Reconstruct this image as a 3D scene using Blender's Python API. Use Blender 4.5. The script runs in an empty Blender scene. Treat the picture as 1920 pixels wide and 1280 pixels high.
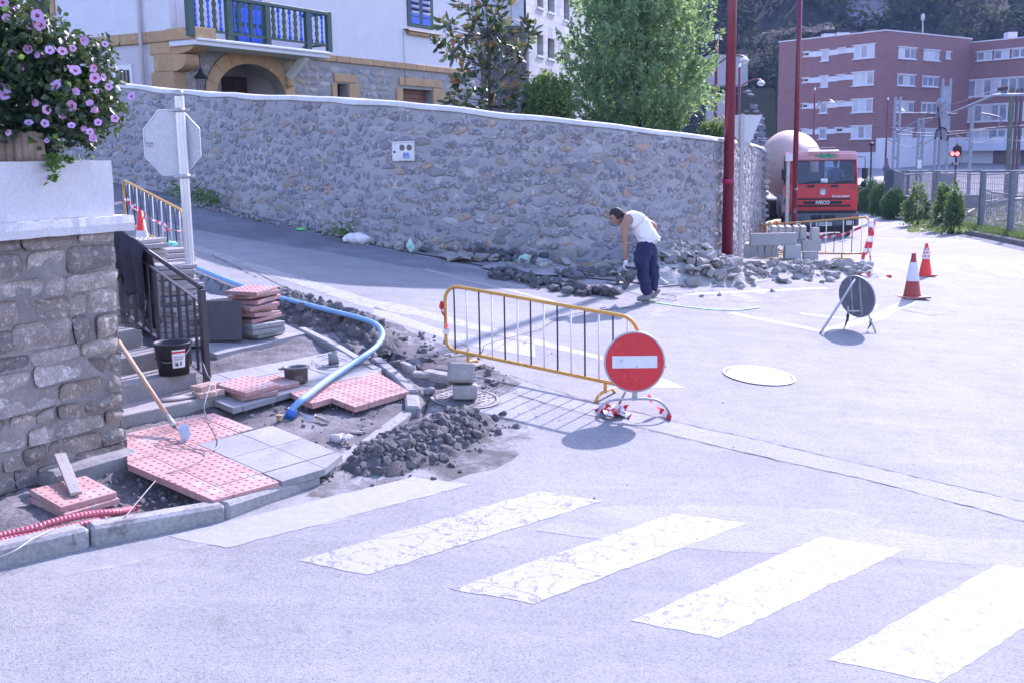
import bpy, math, random
import numpy as np
from mathutils import Vector, Matrix, noise
pi = math.pi
random.seed(7); rng = np.random.default_rng(7)
sc = bpy.context.scene; COL = sc.collection
# ---------------------------------------------------------------- camera, sky, sun, exposure
CAMH, FPX, ROLL = 3.05, 2050.0, 0.016
PITCH = math.atan(350 / FPX)
_R, _U, _F = Vector((1, 0, 0)), Vector((0, math.sin(PITCH), math.cos(PITCH))), Vector((0, math.cos(PITCH), -math.sin(PITCH)))
_cx = _R * math.cos(ROLL) - _U * math.sin(ROLL); _cy = _R * math.sin(ROLL) + _U * math.cos(ROLL)
cd = bpy.data.cameras.new('camera'); cam = bpy.data.objects.new('camera', cd); COL.objects.link(cam); sc.camera = cam
cd.sensor_fit = 'HORIZONTAL'; cd.sensor_width = 36; cd.lens = FPX / 1920 * 36; cd.clip_start = .1; cd.clip_end = 3000
cam.matrix_world = Matrix(((_cx.x, _cy.x, -_F.x, 0), (_cx.y, _cy.y, -_F.y, 0), (_cx.z, _cy.z, -_F.z, CAMH), (0, 0, 0, 1)))
SUN_AZ, SUN_EL = math.radians(60), math.radians(35)      # direction TO the sun: angle from +X, elevation
sv = Vector((math.cos(SUN_AZ) * math.cos(SUN_EL), math.sin(SUN_AZ) * math.cos(SUN_EL), math.sin(SUN_EL)))
world = bpy.data.worlds.new('World'); sc.world = world; world.use_nodes = True
nt = world.node_tree; bg = nt.nodes['Background']; sky = nt.nodes.new('ShaderNodeTexSky')
sky.sky_type = 'NISHITA'; sky.sun_disc = False; sky.sun_elevation = SUN_EL; sky.sun_rotation = pi / 2 - SUN_AZ
sky.air_density = 1.3; sky.dust_density = 1.2; sky.ozone_density = 2.0
nt.links.new(sky.outputs[0], bg.inputs[0]); bg.inputs[1].default_value = .15
sl = bpy.data.lights.new('sun', 'SUN'); sl.energy = 3.0; sl.angle = math.radians(.8); sl.color = (1, .955, .89)
so = bpy.data.objects.new('sun', sl); COL.objects.link(so); so.rotation_euler = sv.to_track_quat('Z', 'Y').to_euler(); so.location = (20, 30, 60)
vs = sc.view_settings; vs.view_transform = 'Standard'; vs.look = 'None'; vs.gamma = 1; vs.use_curve_mapping = False; vs.exposure = 1.66
try:
    vs.use_white_balance = True; vs.white_balance_temperature = 5820; vs.white_balance_tint = 34
except Exception:
    pass
sc.render.engine = 'CYCLES'; cy = sc.cycles
cy.use_denoising = True; cy.max_bounces = 5; cy.diffuse_bounces = 3; cy.glossy_bounces = 2; cy.transmission_bounces = 4; cy.transparent_max_bounces = 8
cy.volume_bounces = 0; cy.caustics_reflective = False; cy.caustics_refractive = False; cy.sample_clamp_indirect = 6
# ---------------------------------------------------------------- geometry of the site
GK, GA = .108, math.radians(48)
def sp(t, w=2.0):
    return w * np.log1p(np.exp(np.clip(np.asarray(t, float) / w, -40, 40)))
def gz(X, Y):
    X = np.asarray(X, float); Y = np.asarray(Y, float)
    w = np.clip((X + 1) / 6, 0, 1); w = w * w * (3 - 2 * w)
    b = np.clip((Y - 18) / 8, 0, 1); b = w * b * b * (3 - 2 * b)
    left = GK * (-math.sin(GA) * X + math.cos(GA) * Y) - sp(Y - 60, 6) * GK * math.cos(GA)
    right = .75 - .035 * (sp(Y - 21) - sp(Y - 46, 4)) + .03 * np.clip(X - 9, -20, 12)
    return left * (1 - b) + right * b
def gzf(x, y): return float(gz(x, y))
def ray(px, py):
    x, y = px - 960, 640 - py
    d = _cx * x + _cy * y + _F * FPX
    return d / d.y
EYE = Vector((0, 0, CAMH))
def W(px, py, Y):                     # point seen at a pixel, at distance Y
    return EYE + ray(px, py) * Y
def G(px, py, dz=0.0):                # point seen at a pixel, on the ground (raised by dz)
    d = ray(px, py); a = 1.0; fa = CAMH + d.z * a - gzf(d.x * a, a) - dz; t = a
    while t < 400:
        t2 = t * 1.03 + .05; f2 = CAMH + d.z * t2 - gzf(d.x * t2, t2) - dz
        if f2 <= 0: break
        t = t2
    lo, hi = t, t2
    for _ in range(40):
        m = (lo + hi) / 2
        if CAMH + d.z * m - gzf(d.x * m, m) - dz > 0: lo = m
        else: hi = m
    return EYE + d * lo
def PXL(p):
    v = Vector(p) - EYE; z = v.dot(_F); return (960 + FPX * v.dot(_cx) / z, 640 - FPX * v.dot(_cy) / z)
AU, AV = math.radians(50), math.radians(140)
U = Vector((math.cos(AU), math.sin(AU), 0)); V = Vector((math.cos(AV), math.sin(AV), 0)); Z = Vector((0, 0, 1))
# ---------------------------------------------------------------- object helpers
ORG = {}
def tag(o, label=None, cat=None, group=None, kind=None):
    if label: o['label'] = label
    if cat: o['category'] = cat
    if group: o['group'] = group
    if kind: o['kind'] = kind
    return o
def empty(name, loc, label=None, cat=None, group=None, kind=None, rz=0.0):
    o = bpy.data.objects.new(name, None); COL.objects.link(o); o.location = loc; o.rotation_euler = (0, 0, rz); o.empty_display_size = .2
    ORG[o.name] = Vector(loc); return tag(o, label, cat, group, kind)
def frame(loc, rz):
    return Matrix.Translation(Vector(loc)) @ Matrix.Rotation(rz, 4, 'Z')
class MB:
    def __init__(s, T=None): s.v = []; s.f = []; s.sm = []; s.mi = []; s.T = T or Matrix.Identity(4)
    def add(s, vs_, fs, smooth=False, mi=0):
        b = len(s.v); s.v += [s.T @ Vector(p) for p in vs_]
        for f in fs: s.f.append([i + b for i in f]); s.sm.append(smooth); s.mi.append(mi)
        return s
    def hull(s, vs_, fs, smooth=False, mi=0):          # faces turned outward (convex shape)
        vs_ = [Vector(p) for p in vs_]; c = sum(vs_, Vector()) / len(vs_); out = []
        for f in fs:
            n = Vector((0, 0, 0)); P = [vs_[i] for i in f]
            for i in range(len(P)): n += (P[i] - c).cross(P[(i + 1) % len(P)] - c)
            m = sum(P, Vector()) / len(P)
            out.append(list(f) if n.dot(m - c) > 0 else list(f)[::-1])
        return s.add(vs_, out, smooth, mi)
    def box(s, c, d, R=None, b=0.0, mi=0):
        c = Vector(c); h = [x / 2 for x in d]; R = R or Matrix.Identity(3)
        if b <= 0:
            vs_ = [c + R @ Vector((sx * h[0], sy * h[1], sz * h[2])) for sx in (-1, 1) for sy in (-1, 1) for sz in (-1, 1)]
            return s.hull(vs_, [(0, 1, 3, 2), (4, 5, 7, 6), (0, 1, 5, 4), (2, 3, 7, 6), (0, 2, 6, 4), (1, 3, 7, 5)], False, mi)
        b = min(b, *(x * .9 for x in h)); vs_ = []; ix = {}
        for sx in (-1, 1):
            for sy in (-1, 1):
                for sz in (-1, 1):
                    for a in range(3):
                        p = [sx * (h[0] - b), sy * (h[1] - b), sz * (h[2] - b)]; p[a] = (sx, sy, sz)[a] * h[a]
                        ix[(sx, sy, sz, a)] = len(vs_); vs_.append(c + R @ Vector(p))
        fs = []
        for a in range(3):
            o1, o2 = [k for k in range(3) if k != a]
            for sa in (-1, 1):
                q = []
                for p1, p2 in ((-1, -1), (-1, 1), (1, 1), (1, -1)):
                    k = [0, 0, 0]; k[a] = sa; k[o1] = p1; k[o2] = p2; q.append(ix[(*k, a)])
                fs.append(q)
            for p1 in (-1, 1):
                for p2 in (-1, 1):
                    q = []
                    for sa, ax in ((-1, o1), (1, o1), (1, o2), (-1, o2)):
                        k = [0, 0, 0]; k[a] = sa; k[o1] = p1; k[o2] = p2; q.append(ix[(*k, ax)])
                    fs.append(q)
        for sx in (-1, 1):
            for sy in (-1, 1):
                for sz in (-1, 1): fs.append([ix[(sx, sy, sz, a)] for a in range(3)])
        return s.hull(vs_, fs, False, mi)
    def cyl(s, p0, p1, r0, r1=None, n=12, cap=True, smooth=True, mi=0):
        return s.tube([p0, p1], [r0, r0 if r1 is None else r1], n, cap, smooth, mi)
    def tube(s, pts, r, n=8, cap=True, smooth=True, mi=0, closed=False):
        pts = [Vector(p) for p in pts]; m = len(pts); rs = r if isinstance(r, (list, tuple)) else [r] * m
        vs_ = []; fs = []; up = None
        for i, p in enumerate(pts):
            if closed: t = pts[(i + 1) % m] - pts[i - 1]
            else: t = pts[min(i + 1, m - 1)] - pts[max(i - 1, 0)]
            t = t.normalized() if t.length > 1e-9 else Vector((0, 0, 1))
            if up is None: up = Vector((0, 0, 1)) if abs(t.z) < .9 else Vector((1, 0, 0))
            a = up - t * up.dot(t)
            if a.length < 1e-6: a = t.orthogonal()
            a.normalize(); b = t.cross(a); up = a
            for k in range(n):
                w = 2 * pi * k / n; vs_.append(p + (a * math.cos(w) + b * math.sin(w)) * rs[i])
        for i in range(m if closed else m - 1):
            for k in range(n):
                j = (i + 1) % m
                fs.append((i * n + k, i * n + (k + 1) % n, j * n + (k + 1) % n, j * n + k))
        s.add(vs_, fs, smooth, mi)
        if cap and not closed:
            o = len(s.v) - m * n
            s.f.append([o + k for k in range(n)][::-1]); s.sm.append(False); s.mi.append(mi)
            s.f.append([o + (m - 1) * n + k for k in range(n)]); s.sm.append(False); s.mi.append(mi)
        return s
    def lathe(s, prof, c=(0, 0, 0), n=24, R=None, smooth=True, mi=0, sx=1, sy=1, cap=True):    # prof: (radius, z)
        c = Vector(c); R = R or Matrix.Identity(3); vs_ = []; fs = []
        for r, z in prof:
            for k in range(n):
                w = 2 * pi * k / n; vs_.append(c + R @ Vector((r * sx * math.cos(w), r * sy * math.sin(w), z)))
        for i in range(len(prof) - 1):
            for k in range(n): fs.append((i * n + k, i * n + (k + 1) % n, (i + 1) * n + (k + 1) % n, (i + 1) * n + k))
        if cap and prof[0][0] > 1e-6: fs.append(list(range(n))[::-1])
        if cap and prof[-1][0] > 1e-6: fs.append([(len(prof) - 1) * n + k for k in range(n)])
        return s.add(vs_, fs, smooth, mi)
    def prism(s, top, th, mi=0, dirn=None):           # polygon of 3D points (seen from +dirn), extruded by th against dirn
        d = dirn or Z; top = [Vector(p) for p in top]; n = len(top); a = Vector()
        for i in range(n): a += top[i].cross(top[(i + 1) % n])
        if a.dot(d) < 0: top = top[::-1]
        bot = [p - d * th for p in top]
        return s.add(top + bot, [list(range(n)), list(range(n, 2 * n))[::-1]] + [(i, n + i, n + (i + 1) % n, (i + 1) % n) for i in range(n)], False, mi)
    def quad(s, *p, mi=0): return s.add(p, [tuple(range(len(p)))], False, mi)
    def build(s, name, m, parent=None, org=None, local=False, **t):
        if parent is not None and not local: o0 = ORG.get(parent.name, Vector())
        elif org is not None: o0 = Vector(org)
        else: o0 = Vector()
        me = bpy.data.meshes.new(name); me.from_pydata([tuple(p - o0) for p in s.v], [], s.f)
        me.polygons.foreach_set('use_smooth', s.sm)
        if any(s.mi): me.polygons.foreach_set('material_index', s.mi)
        return link(name, me, m, parent, o0, local, **t)
def link(name, me, m, parent=None, o0=None, local=False, **t):
    o = bpy.data.objects.new(name, me)
    for x in (m if isinstance(m, (list, tuple)) else [m]):
        if x is not None and len(me.materials) < (len(m) if isinstance(m, (list, tuple)) else 1): me.materials.append(x)
    COL.objects.link(o)
    if parent is not None: o.parent = parent; ORG[o.name] = Vector() if local else ORG.get(parent.name, Vector())
    else: o.location = o0 or (0, 0, 0); ORG[o.name] = Vector(o0 or (0, 0, 0))
    return tag(o, **t)
def npmesh(name, V_, F_, m, parent=None, smooth=False, midx=None, **t):   # numpy arrays, faces all n-gons of one size, world coordinates
    V_ = np.asarray(V_, np.float32)
    if parent is not None: V_ = V_ - np.array(ORG.get(parent.name, Vector()), np.float32)
    me = bpy.data.meshes.new(name); F_ = np.asarray(F_, np.int32); k = F_.shape[1]
    me.vertices.add(len(V_)); me.vertices.foreach_set('co', V_.ravel())
    me.loops.add(F_.size); me.loops.foreach_set('vertex_index', F_.ravel())
    me.polygons.add(len(F_)); me.polygons.foreach_set('loop_start', np.arange(0, F_.size, k, dtype=np.int32)); me.polygons.foreach_set('loop_total', np.full(len(F_), k, np.int32))
    me.polygons.foreach_set('use_smooth', np.full(len(F_), smooth))
    if midx is not None: me.polygons.foreach_set('material_index', np.asarray(midx, np.int32))
    me.update(calc_edges=True)
    return link(name, me, m, parent, None, False, **t)
def inst(name, me, mat4, parent, m=None, **t):        # one more object on shared mesh data; mat4 in world space
    o = bpy.data.objects.new(name, me); COL.objects.link(o)
    if parent is not None:
        o.parent = parent; o.matrix_local = Matrix.Translation(-ORG.get(parent.name, Vector())) @ mat4
    else: o.matrix_world = mat4
    if m is not None:
        if len(me.materials) == 0: me.materials.append(m)
        o.material_slots[0].link = 'OBJECT'; o.material_slots[0].material = m
    return tag(o, **t)
def kids(o): return [c for c in o.children]
def copy_tree(o, loc, rz, **t):
    def cp(a, parent):
        c = a.copy(); COL.objects.link(c); c.parent = parent
        for ch in list(a.children): cp(ch, c)
        return c
    r = cp(o, None); r.location = loc; r.rotation_euler = (0, 0, rz); ORG[r.name] = Vector(loc); return tag(r, **t)
# ---------------------------------------------------------------- materials
def lin(h):
    h = h.lstrip('#'); c = [int(h[i:i + 2], 16) / 255 for i in (0, 2, 4)]
    return tuple(x / 12.92 if x <= .04045 else ((x + .055) / 1.055) ** 2.4 for x in c)
class NT:
    def __init__(s, name):
        s.m = bpy.data.materials.new(name); s.m.use_nodes = True; s.t = s.m.node_tree; s.b = s.t.nodes['Principled BSDF']
        s.co = s.n('ShaderNodeTexCoord').outputs['Object']
    def n(s, ty, **k):
        x = s.t.nodes.new(ty)
        for a, b in k.items(): setattr(x, a, b)
        return x
    def l(s, a, b): s.t.links.new(a, b)
    def noise(s, scale, detail=5, rough=.6, co=None, stretch=None, dist=0):
        x = s.n('ShaderNodeTexNoise'); x.inputs['Scale'].default_value = scale; x.inputs['Detail'].default_value = detail; x.inputs['Roughness'].default_value = rough; x.inputs['Distortion'].default_value = dist
        c = co or s.co
        if stretch:
            mp = s.n('ShaderNodeMapping'); mp.inputs['Scale'].default_value = stretch; s.l(c, mp.inputs[0]); c = mp.outputs[0]
        s.l(c, x.inputs[0]); return x.outputs['Fac']
    def vor(s, scale, feature='F1', co=None, out='Distance', rnd=1.0):
        x = s.n('ShaderNodeTexVoronoi', feature=feature); x.inputs['Scale'].default_value = scale; x.inputs['Randomness'].default_value = rnd
        s.l(co or s.co, x.inputs[0]); return x.outputs[out]
    def ramp(s, f, a, b, ca=(0, 0, 0), cb=(1, 1, 1)):
        x = s.n('ShaderNodeMapRange'); x.inputs[1].default_value = a; x.inputs[2].default_value = b; s.l(f, x.inputs[0]); return x.outputs[0]
    def mix(s, f, a, b, mode='MIX'):
        x = s.n('ShaderNodeMix', data_type='RGBA', blend_type=mode)
        if isinstance(f, (int, float)): x.inputs[0].default_value = f
        else: s.l(f, x.inputs[0])
        for v, i in ((a, 6), (b, 7)):
            if isinstance(v, (tuple, list)): x.inputs[i].default_value = (*v[:3], 1)
            else: s.l(v, x.inputs[i])
        return x.outputs[2]
    def math(s, op, a, b=0.0):
        x = s.n('ShaderNodeMath', operation=op)
        for v, i in ((a, 0), (b, 1)):
            if isinstance(v, (int, float)): x.inputs[i].default_value = v
            else: s.l(v, x.inputs[i])
        return x.outputs[0]
    def rnd(s): return s.n('ShaderNodeObjectInfo').outputs['Random']
    def isl(s): return s.n('ShaderNodeNewGeometry').outputs['Random Per Island']
    def bump(s, f, st=.3, dist=.02):
        x = s.n('ShaderNodeBump'); x.inputs['Strength'].default_value = st; x.inputs['Distance'].default_value = dist; s.l(f, x.inputs['Height']); s.l(x.outputs[0], s.b.inputs['Normal'])
    def fin(s, c, rough=.8, metal=0, spec=.35):
        if isinstance(c, (tuple, list)): s.b.inputs['Base Color'].default_value = (*c[:3], 1)
        else: s.l(c, s.b.inputs['Base Color'])
        if isinstance(rough, (int, float)): s.b.inputs['Roughness'].default_value = rough
        else: s.l(rough, s.b.inputs['Roughness'])
        s.b.inputs['Metallic'].default_value = metal; s.b.inputs['Specular IOR Level'].default_value = spec
        return s.m
MATS = {}
def mt(name, c1, c2=None, scale=6, rough=.75, metal=0, spec=.35, bump=0, bs=60, wear=None, ws=9, wt=.62, rv=.15, fine=.25):
    """worn surface: two tones by noise, fine grain, optional wear colour in patches, small per-object difference"""
    if name in MATS: return MATS[name]
    k = NT(name); c2 = c2 or tuple(x * .72 for x in c1)
    c = k.mix(k.ramp(k.noise(scale), .3, .7), c2, c1)
    if fine: c = k.mix(fine, c, k.mix(k.ramp(k.noise(scale * 14, 3), .25, .75), (.25, .25, .25), (.78, .78, .78)), 'OVERLAY')
    if wear: c = k.mix(k.ramp(k.noise(ws, 8, .7), wt, wt + .06), c, wear)
    if rv: c = k.mix(1, c, k.mix(k.rnd(), (1 - rv,) * 3, (1.0,) * 3), 'MULTIPLY')
    if bump: k.bump(k.noise(bs, 4), bump, .01)
    MATS[name] = k.fin(c, rough, metal, spec); return MATS[name]
def leafmat(name, c1, c2, c3=None, scale=1.3, rough=.5, trans=.25, spec=.3):
    k = NT(name); c = k.mix(k.isl(), c1, c2); c = k.mix(k.ramp(k.noise(scale, 3), .35, .65), c, c3 or c1)
    k.fin(c, rough, 0, spec); tr = k.n('ShaderNodeBsdfTranslucent'); k.l(k.mix(.5, c, (.35, .5, .1), 'MIX'), tr.inputs[0])
    mx = k.n('ShaderNodeMixShader'); mx.inputs[0].default_value = trans; k.l(k.b.outputs[0], mx.inputs[1]); k.l(tr.outputs[0], mx.inputs[2])
    k.l(mx.outputs[0], k.t.nodes['Material Output'].inputs[0]); return k.m
def asphalt(name, base, dust, scale=1.0, patches=True):
    k = NT(name)
    big = k.noise(.35 * scale, 4, .55); mid = k.noise(2.2, 6, .65, stretch=(1, 1, 1))
    c = k.mix(k.ramp(big, .35, .65), base, dust)
    c = k.mix(k.math('MULTIPLY', k.ramp(mid, .4, .75), .6), c, tuple(x * .78 for x in base))
    g = k.vor(95, out='Color'); gg = k.n('ShaderNodeSeparateColor'); k.l(g, gg.inputs[0])
    c = k.mix(k.math('MULTIPLY', k.ramp(gg.outputs[0], .6, 1), .55), c, tuple(x * .45 for x in base))
    c = k.mix(k.math('MULTIPLY', k.ramp(gg.outputs[1], .8, 1), .3), c, (.4, .4, .4))
    sm = k.noise(28, 5, .7); c = k.mix(k.math('MULTIPLY', k.ramp(sm, .58, .75), .35), c, tuple(x * .6 for x in base))
    st = k.noise(1.1, 6, .65, stretch=(1, 5, 1)); c = k.mix(k.math('MULTIPLY', k.ramp(st, .5, .75), .28), c, tuple(min(1, x * 1.3) for x in dust))
    mp = k.n('ShaderNodeMapping'); mp.inputs['Rotation'].default_value = (0, 0, .85); mp.inputs['Scale'].default_value = (.35, 3.2, 1); k.l(k.co, mp.inputs[0])
    tk = k.noise(1.0, 4, .6, co=mp.outputs[0]); c = k.mix(k.math('MULTIPLY', k.ramp(tk, .52, .75), .28), c, tuple(x * .66 for x in base))
    dk = k.noise(4.5, 8, .8); c = k.mix(k.math('MULTIPLY', k.ramp(dk, .56, .68), .5), c, tuple(x * .55 for x in base))
    oi = k.vor(.55, rnd=1.0); c = k.mix(k.math('MULTIPLY', k.ramp(oi, .16, .05), k.math('MULTIPLY', k.ramp(k.noise(6, 5), .4, .6), .35)), c, tuple(x * .4 for x in base))
    k.bump(k.math('ADD', k.vor(120), k.noise(45, 4)), .4, .006)
    return k.fin(c, .88, 0, .25)
def film(name, c, lo, hi, sc_=2.5):
    k = NT(name); k.fin(c, .95, 0, .1); f = k.math('MULTIPLY', k.ramp(k.noise(sc_, 8, .72), lo, hi), .8); t = k.n('ShaderNodeBsdfTransparent'); m = k.n('ShaderNodeMixShader'); k.l(f, m.inputs[0]); k.l(t.outputs[0], m.inputs[1]); k.l(k.b.outputs[0], m.inputs[2]); k.l(m.outputs[0], k.t.nodes['Material Output'].inputs[0]); return k.m
def paint(name, white=(.72, .72, .72), under=(.2, .2, .21), crack=.012, wear=.62, cs=2.6):
    k = NT(name)
    dn = k.n('ShaderNodeTexNoise'); dn.inputs['Scale'].default_value = 5; dn.inputs['Detail'].default_value = 5; k.l(k.co, dn.inputs[0])
    va = k.n('ShaderNodeVectorMath', operation='SCALE'); k.l(dn.outputs['Color'], va.inputs[0]); va.inputs['Scale'].default_value = .28
    vb = k.n('ShaderNodeVectorMath', operation='ADD'); k.l(k.co, vb.inputs[0]); k.l(va.outputs[0], vb.inputs[1])
    e1 = k.vor(cs, 'DISTANCE_TO_EDGE', vb.outputs[0]); e2 = k.vor(cs * 3.2, 'DISTANCE_TO_EDGE', vb.outputs[0])
    c1 = k.ramp(e1, crack, crack * .3); c2 = k.math('MULTIPLY', k.ramp(e2, crack * 1.5, crack * .4), k.ramp(k.noise(1.7), .42, .6))
    w = k.ramp(k.noise(14, 8, .75), wear, wear + .05)
    f = k.math('MAXIMUM', k.math('MULTIPLY', k.math('MAXIMUM', c1, c2), .9), w)
    wc = k.mix(k.ramp(k.noise(60, 4), .3, .7), tuple(x * .86 for x in white), white)
    k.bump(f, -.3, .004)
    return k.fin(k.mix(f, wc, under), .7, 0, .3)
# ---------------------------------------------------------------- materials used widely
ASPH = asphalt('asphalt', (.23, .23, .235), (.275, .275, .28))
ASPH2 = asphalt('asphalt_old', (.275, .275, .283), (.3, .3, .308), 2.0)
CHIP = asphalt('asphalt_chips', (.27, .27, .285), (.31, .31, .325), 3.0)
PAINT = paint('road_paint', (.315, .315, .295), (.14, .14, .16), .013, .555, 2.3)
PAINTW = paint('road_paint_worn', (.31, .31, .305), (.26, .26, .27), .014, .46)
CONC = mt('concrete', (.33, .325, .325), (.24, .235, .235), 3, .9, bump=.5, bs=30, wear=(.17, .16, .16), ws=5, wt=.57, fine=.5)
CONCD = mt('concrete_dark', (.27, .26, .25), (.19, .185, .18), 3, .92, bump=.5, bs=35, wear=(.4, .39, .37), ws=7, wt=.64)
SLABG = mt('slab_grey', (.30, .30, .305), (.235, .235, .25), 2.5, .85, bump=.25, bs=90, wear=(.24, .23, .23), ws=4, wt=.58)
SLABP = mt('slab_pink', (.46, .27, .25), (.40, .225, .21), 3, .85, bump=.25, bs=90, wear=(.40, .34, .33), ws=4, wt=.56)
SLABPG = mt('slab_tactile_grey', (.40, .37, .365), (.32, .3, .3), 5, .85, bump=.25, bs=90)
TAR = mt('tar', (.1, .1, .11), None, 20, .9)
def soilmat(n_='soil', q_=1.0):
    k = NT(n_); a = k.noise(3, 6, .65); b = k.noise(40, 5, .7)
    c = k.mix(k.ramp(a, .35, .65), (.11 * q_, .102 * q_, .104 * q_), (.26 * q_, .245 * q_, .245 * q_)); c = k.mix(k.ramp(b, .45, .7), c, (.085, .08, .085)); k.bump(b, .8, .02); return k.fin(c, .95, 0, .15)
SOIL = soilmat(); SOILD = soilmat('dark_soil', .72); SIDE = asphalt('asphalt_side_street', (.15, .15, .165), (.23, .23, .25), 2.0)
CLOD = mt('clod', (.19, .18, .178), (.10, .095, .098), 9, .95, bump=.6, bs=50)
RUBBLE = mt('rubble', (.40, .38, .35), (.27, .26, .25), 8, .9, bump=.5, bs=40, rv=.35, wear=(.5, .48, .44), ws=5, wt=.6)
TARCHUNK = mt('broken_asphalt', (.17, .17, .18), (.10, .10, .105), 12, .95, bump=.7, bs=50, rv=.4, wear=(.2, .2, .2), ws=7, wt=.6)
def inpoly(X, Y, P):
    r = np.zeros(X.shape, bool); n = len(P)
    for i in range(n):
        x1, y1 = P[i]; x2, y2 = P[(i + 1) % n]
        c = ((y1 > Y) != (y2 > Y)) & (X < (x2 - x1) * (Y - y1) / ((y2 - y1) or 1e-9) + x1); r ^= c
    return r
def dpoly(X, Y, P):                    # distance to a polyline's segments
    d = np.full(X.shape, 1e9)
    for i in range(len(P) - 1):
        a = np.array(P[i]); b = np.array(P[i + 1]); ab = b - a; t = np.clip(((X - a[0]) * ab[0] + (Y - a[1]) * ab[1]) / (ab @ ab + 1e-12), 0, 1)
        d = np.minimum(d, np.hypot(X - a[0] - t * ab[0], Y - a[1] - t * ab[1]))
    return d
def g2(L, dz=0): return [tuple(G(x, y, dz)[:2]) for x, y in L]
def vnoise(X, Y, s, o=4, seed=0):     # value noise, vectorised
    out = np.zeros(np.shape(X)); amp = 1; tot = 0
    for k in range(o):
        x = X * s + 17.3 * k + seed; y = Y * s - 9.1 * k + seed * 1.7; xi = np.floor(x); yi = np.floor(y); fx = x - xi; fy = y - yi; fx = fx * fx * (3 - 2 * fx); fy = fy * fy * (3 - 2 * fy)
        h = lambda a, b: np.modf(np.abs(np.sin(a * 127.1 + b * 311.7 + k * 13.7) * 43758.5453))[0]
        out += amp * ((h(xi, yi) * (1 - fx) + h(xi + 1, yi) * fx) * (1 - fy) + (h(xi, yi + 1) * (1 - fx) + h(xi + 1, yi + 1) * fx) * fy); tot += amp; amp *= .5; s *= 2.03
    return out / tot
WORK = [(-260, 1085), (0, 1040), (170, 1005), (350, 968), (520, 925), (610, 888), (700, 835), (792, 772), (800, 745), (838, 735), (838, 716), (725, 652), (610, 600), (480, 556), (372, 514), (250, 462), (120, 440), (-60, 560), (-400, 800)]
WORKP = g2(WORK)
# ---------------------------------------------------------------- ground sheet and roads
def grid(xs, ys):
    X, Y = np.meshgrid(xs, ys); n, m = X.shape; i = np.arange(n * m).reshape(n, m)
    F_ = np.stack([i[:-1, :-1], i[:-1, 1:], i[1:, 1:], i[1:, :-1]], -1).reshape(-1, 4); return X, Y, F_
xs = np.concatenate([np.arange(-90, -10, 2.5), np.arange(-10, 4, .13), np.arange(4, 30, 1.), np.arange(30, 200, 5.)])
ys = np.concatenate([np.arange(-14, 5, .8), np.arange(5, 21, .13), np.arange(21, 60, 1.), np.arange(60, 420, 8.)])
X, Y, F_ = grid(xs, ys); Zg = gz(X, Y); ins = inpoly(X, Y, WORKP); dd = dpoly(X, Y, WORKP + WORKP[:1])
Zg = np.where(ins, Zg - np.clip(dd / .12, 0, 1) * .3, Zg)
Zg = Zg - np.where((Y > 60), 0, 0) + np.where(Y < 40, (vnoise(X, Y, .6, 3) - .5) * .003, 0)
npmesh('road', np.stack([X, Y, Zg], -1).reshape(-1, 3), F_, ASPH, smooth=True, kind='structure')
def sheet(name, poly, m, dz, step=.35, jit=0.0, parent=None, kind='structure', world_pts=False):
    """thin marking that follows the ground: polygon in pixels, edges subdivided and slightly ragged"""
    P = [Vector((*p, 0)) for p in (poly if world_pts else g2(poly))]; Q = []
    for i in range(len(P)):
        a, b = P[i], P[(i + 1) % len(P)]; n = max(1, int((b - a).length / step))
        for k in range(n):
            q = a.lerp(b, k / n)
            if jit: q += Vector((random.uniform(-jit, jit), random.uniform(-jit, jit), 0))
            Q.append(q)
    import mathutils.geometry as mg
    r = mg.tessellate_polygon([[Vector((q.x, q.y, 0)) for q in Q]])
    vs_ = [(q.x, q.y, gzf(q.x, q.y) + dz) for q in Q]; mb = MB()
    fs = []
    for t in r:
        a, b, c = (Vector(vs_[i]) for i in t); fs.append(t if (b - a).cross(c - a).z > 0 else t[::-1])
    mb.add(vs_, fs); return mb.build(name, m, parent, kind=kind)
def strip(name, pts, w, m, dz, jit=0.0, world_pts=False, kind='structure', step=.25, ret=False, **t):
    P = [Vector((*p, 0)) for p in (pts if world_pts else g2(pts))]; Q = []
    for i in range(len(P) - 1):
        n = max(1, int((P[i + 1] - P[i]).length / step))
        for k in range(n): Q.append(P[i].lerp(P[i + 1], k / n))
    Q.append(P[-1]); mb = MB(); vs_ = []; n = len(Q)
    for i, q in enumerate(Q):
        d = (Q[min(i + 1, n - 1)] - Q[max(i - 1, 0)]).normalized(); s = Vector((-d.y, d.x, 0)); q = q + s * random.uniform(-jit, jit)
        ww = w if isinstance(w, (int, float)) else w[0] + (w[1] - w[0]) * i / (n - 1)
        ww *= random.choice((.12, .5, .8, 1, 1.4)) if step < .1 else (random.uniform(.8, 1.1) if jit else 1)
        for sg in (-1, 1):
            p = q - s * sg * ww / 2; vs_.append((p.x, p.y, gzf(p.x, p.y) + dz))
    mb.add(vs_, [(2 * i, 2 * i + 1, 2 * i + 3, 2 * i + 2)[::-1] for i in range(n - 1)])
    return mb.build(name, m, kind=kind, **t)
zeb = [((316, 1005), (425, 1027), (885, 908), (775, 893)), ((560, 1050), (690, 1077), (1130, 938), (1010, 920)), ((845, 1104), (1000, 1131), (1400, 980), (1265, 962)), ((1183, 1164), (1350, 1196), (1695, 1030), (1540, 1005)), ((1553, 1236), (1760, 1280), (2050, 1092), (1872, 1056))]
sheet('patch_of_stone_chips', [(1005, 992), (1060, 955), (1200, 946), (1400, 948), (1560, 950), (1660, 972), (1640, 990), (1760, 1005), (1930, 1010), (2000, 1030), (2000, 1075), (1860, 1062), (1700, 1045), (1500, 1040), (1290, 1028), (1110, 1010)], CHIP, .0012, .2, .03)
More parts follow.
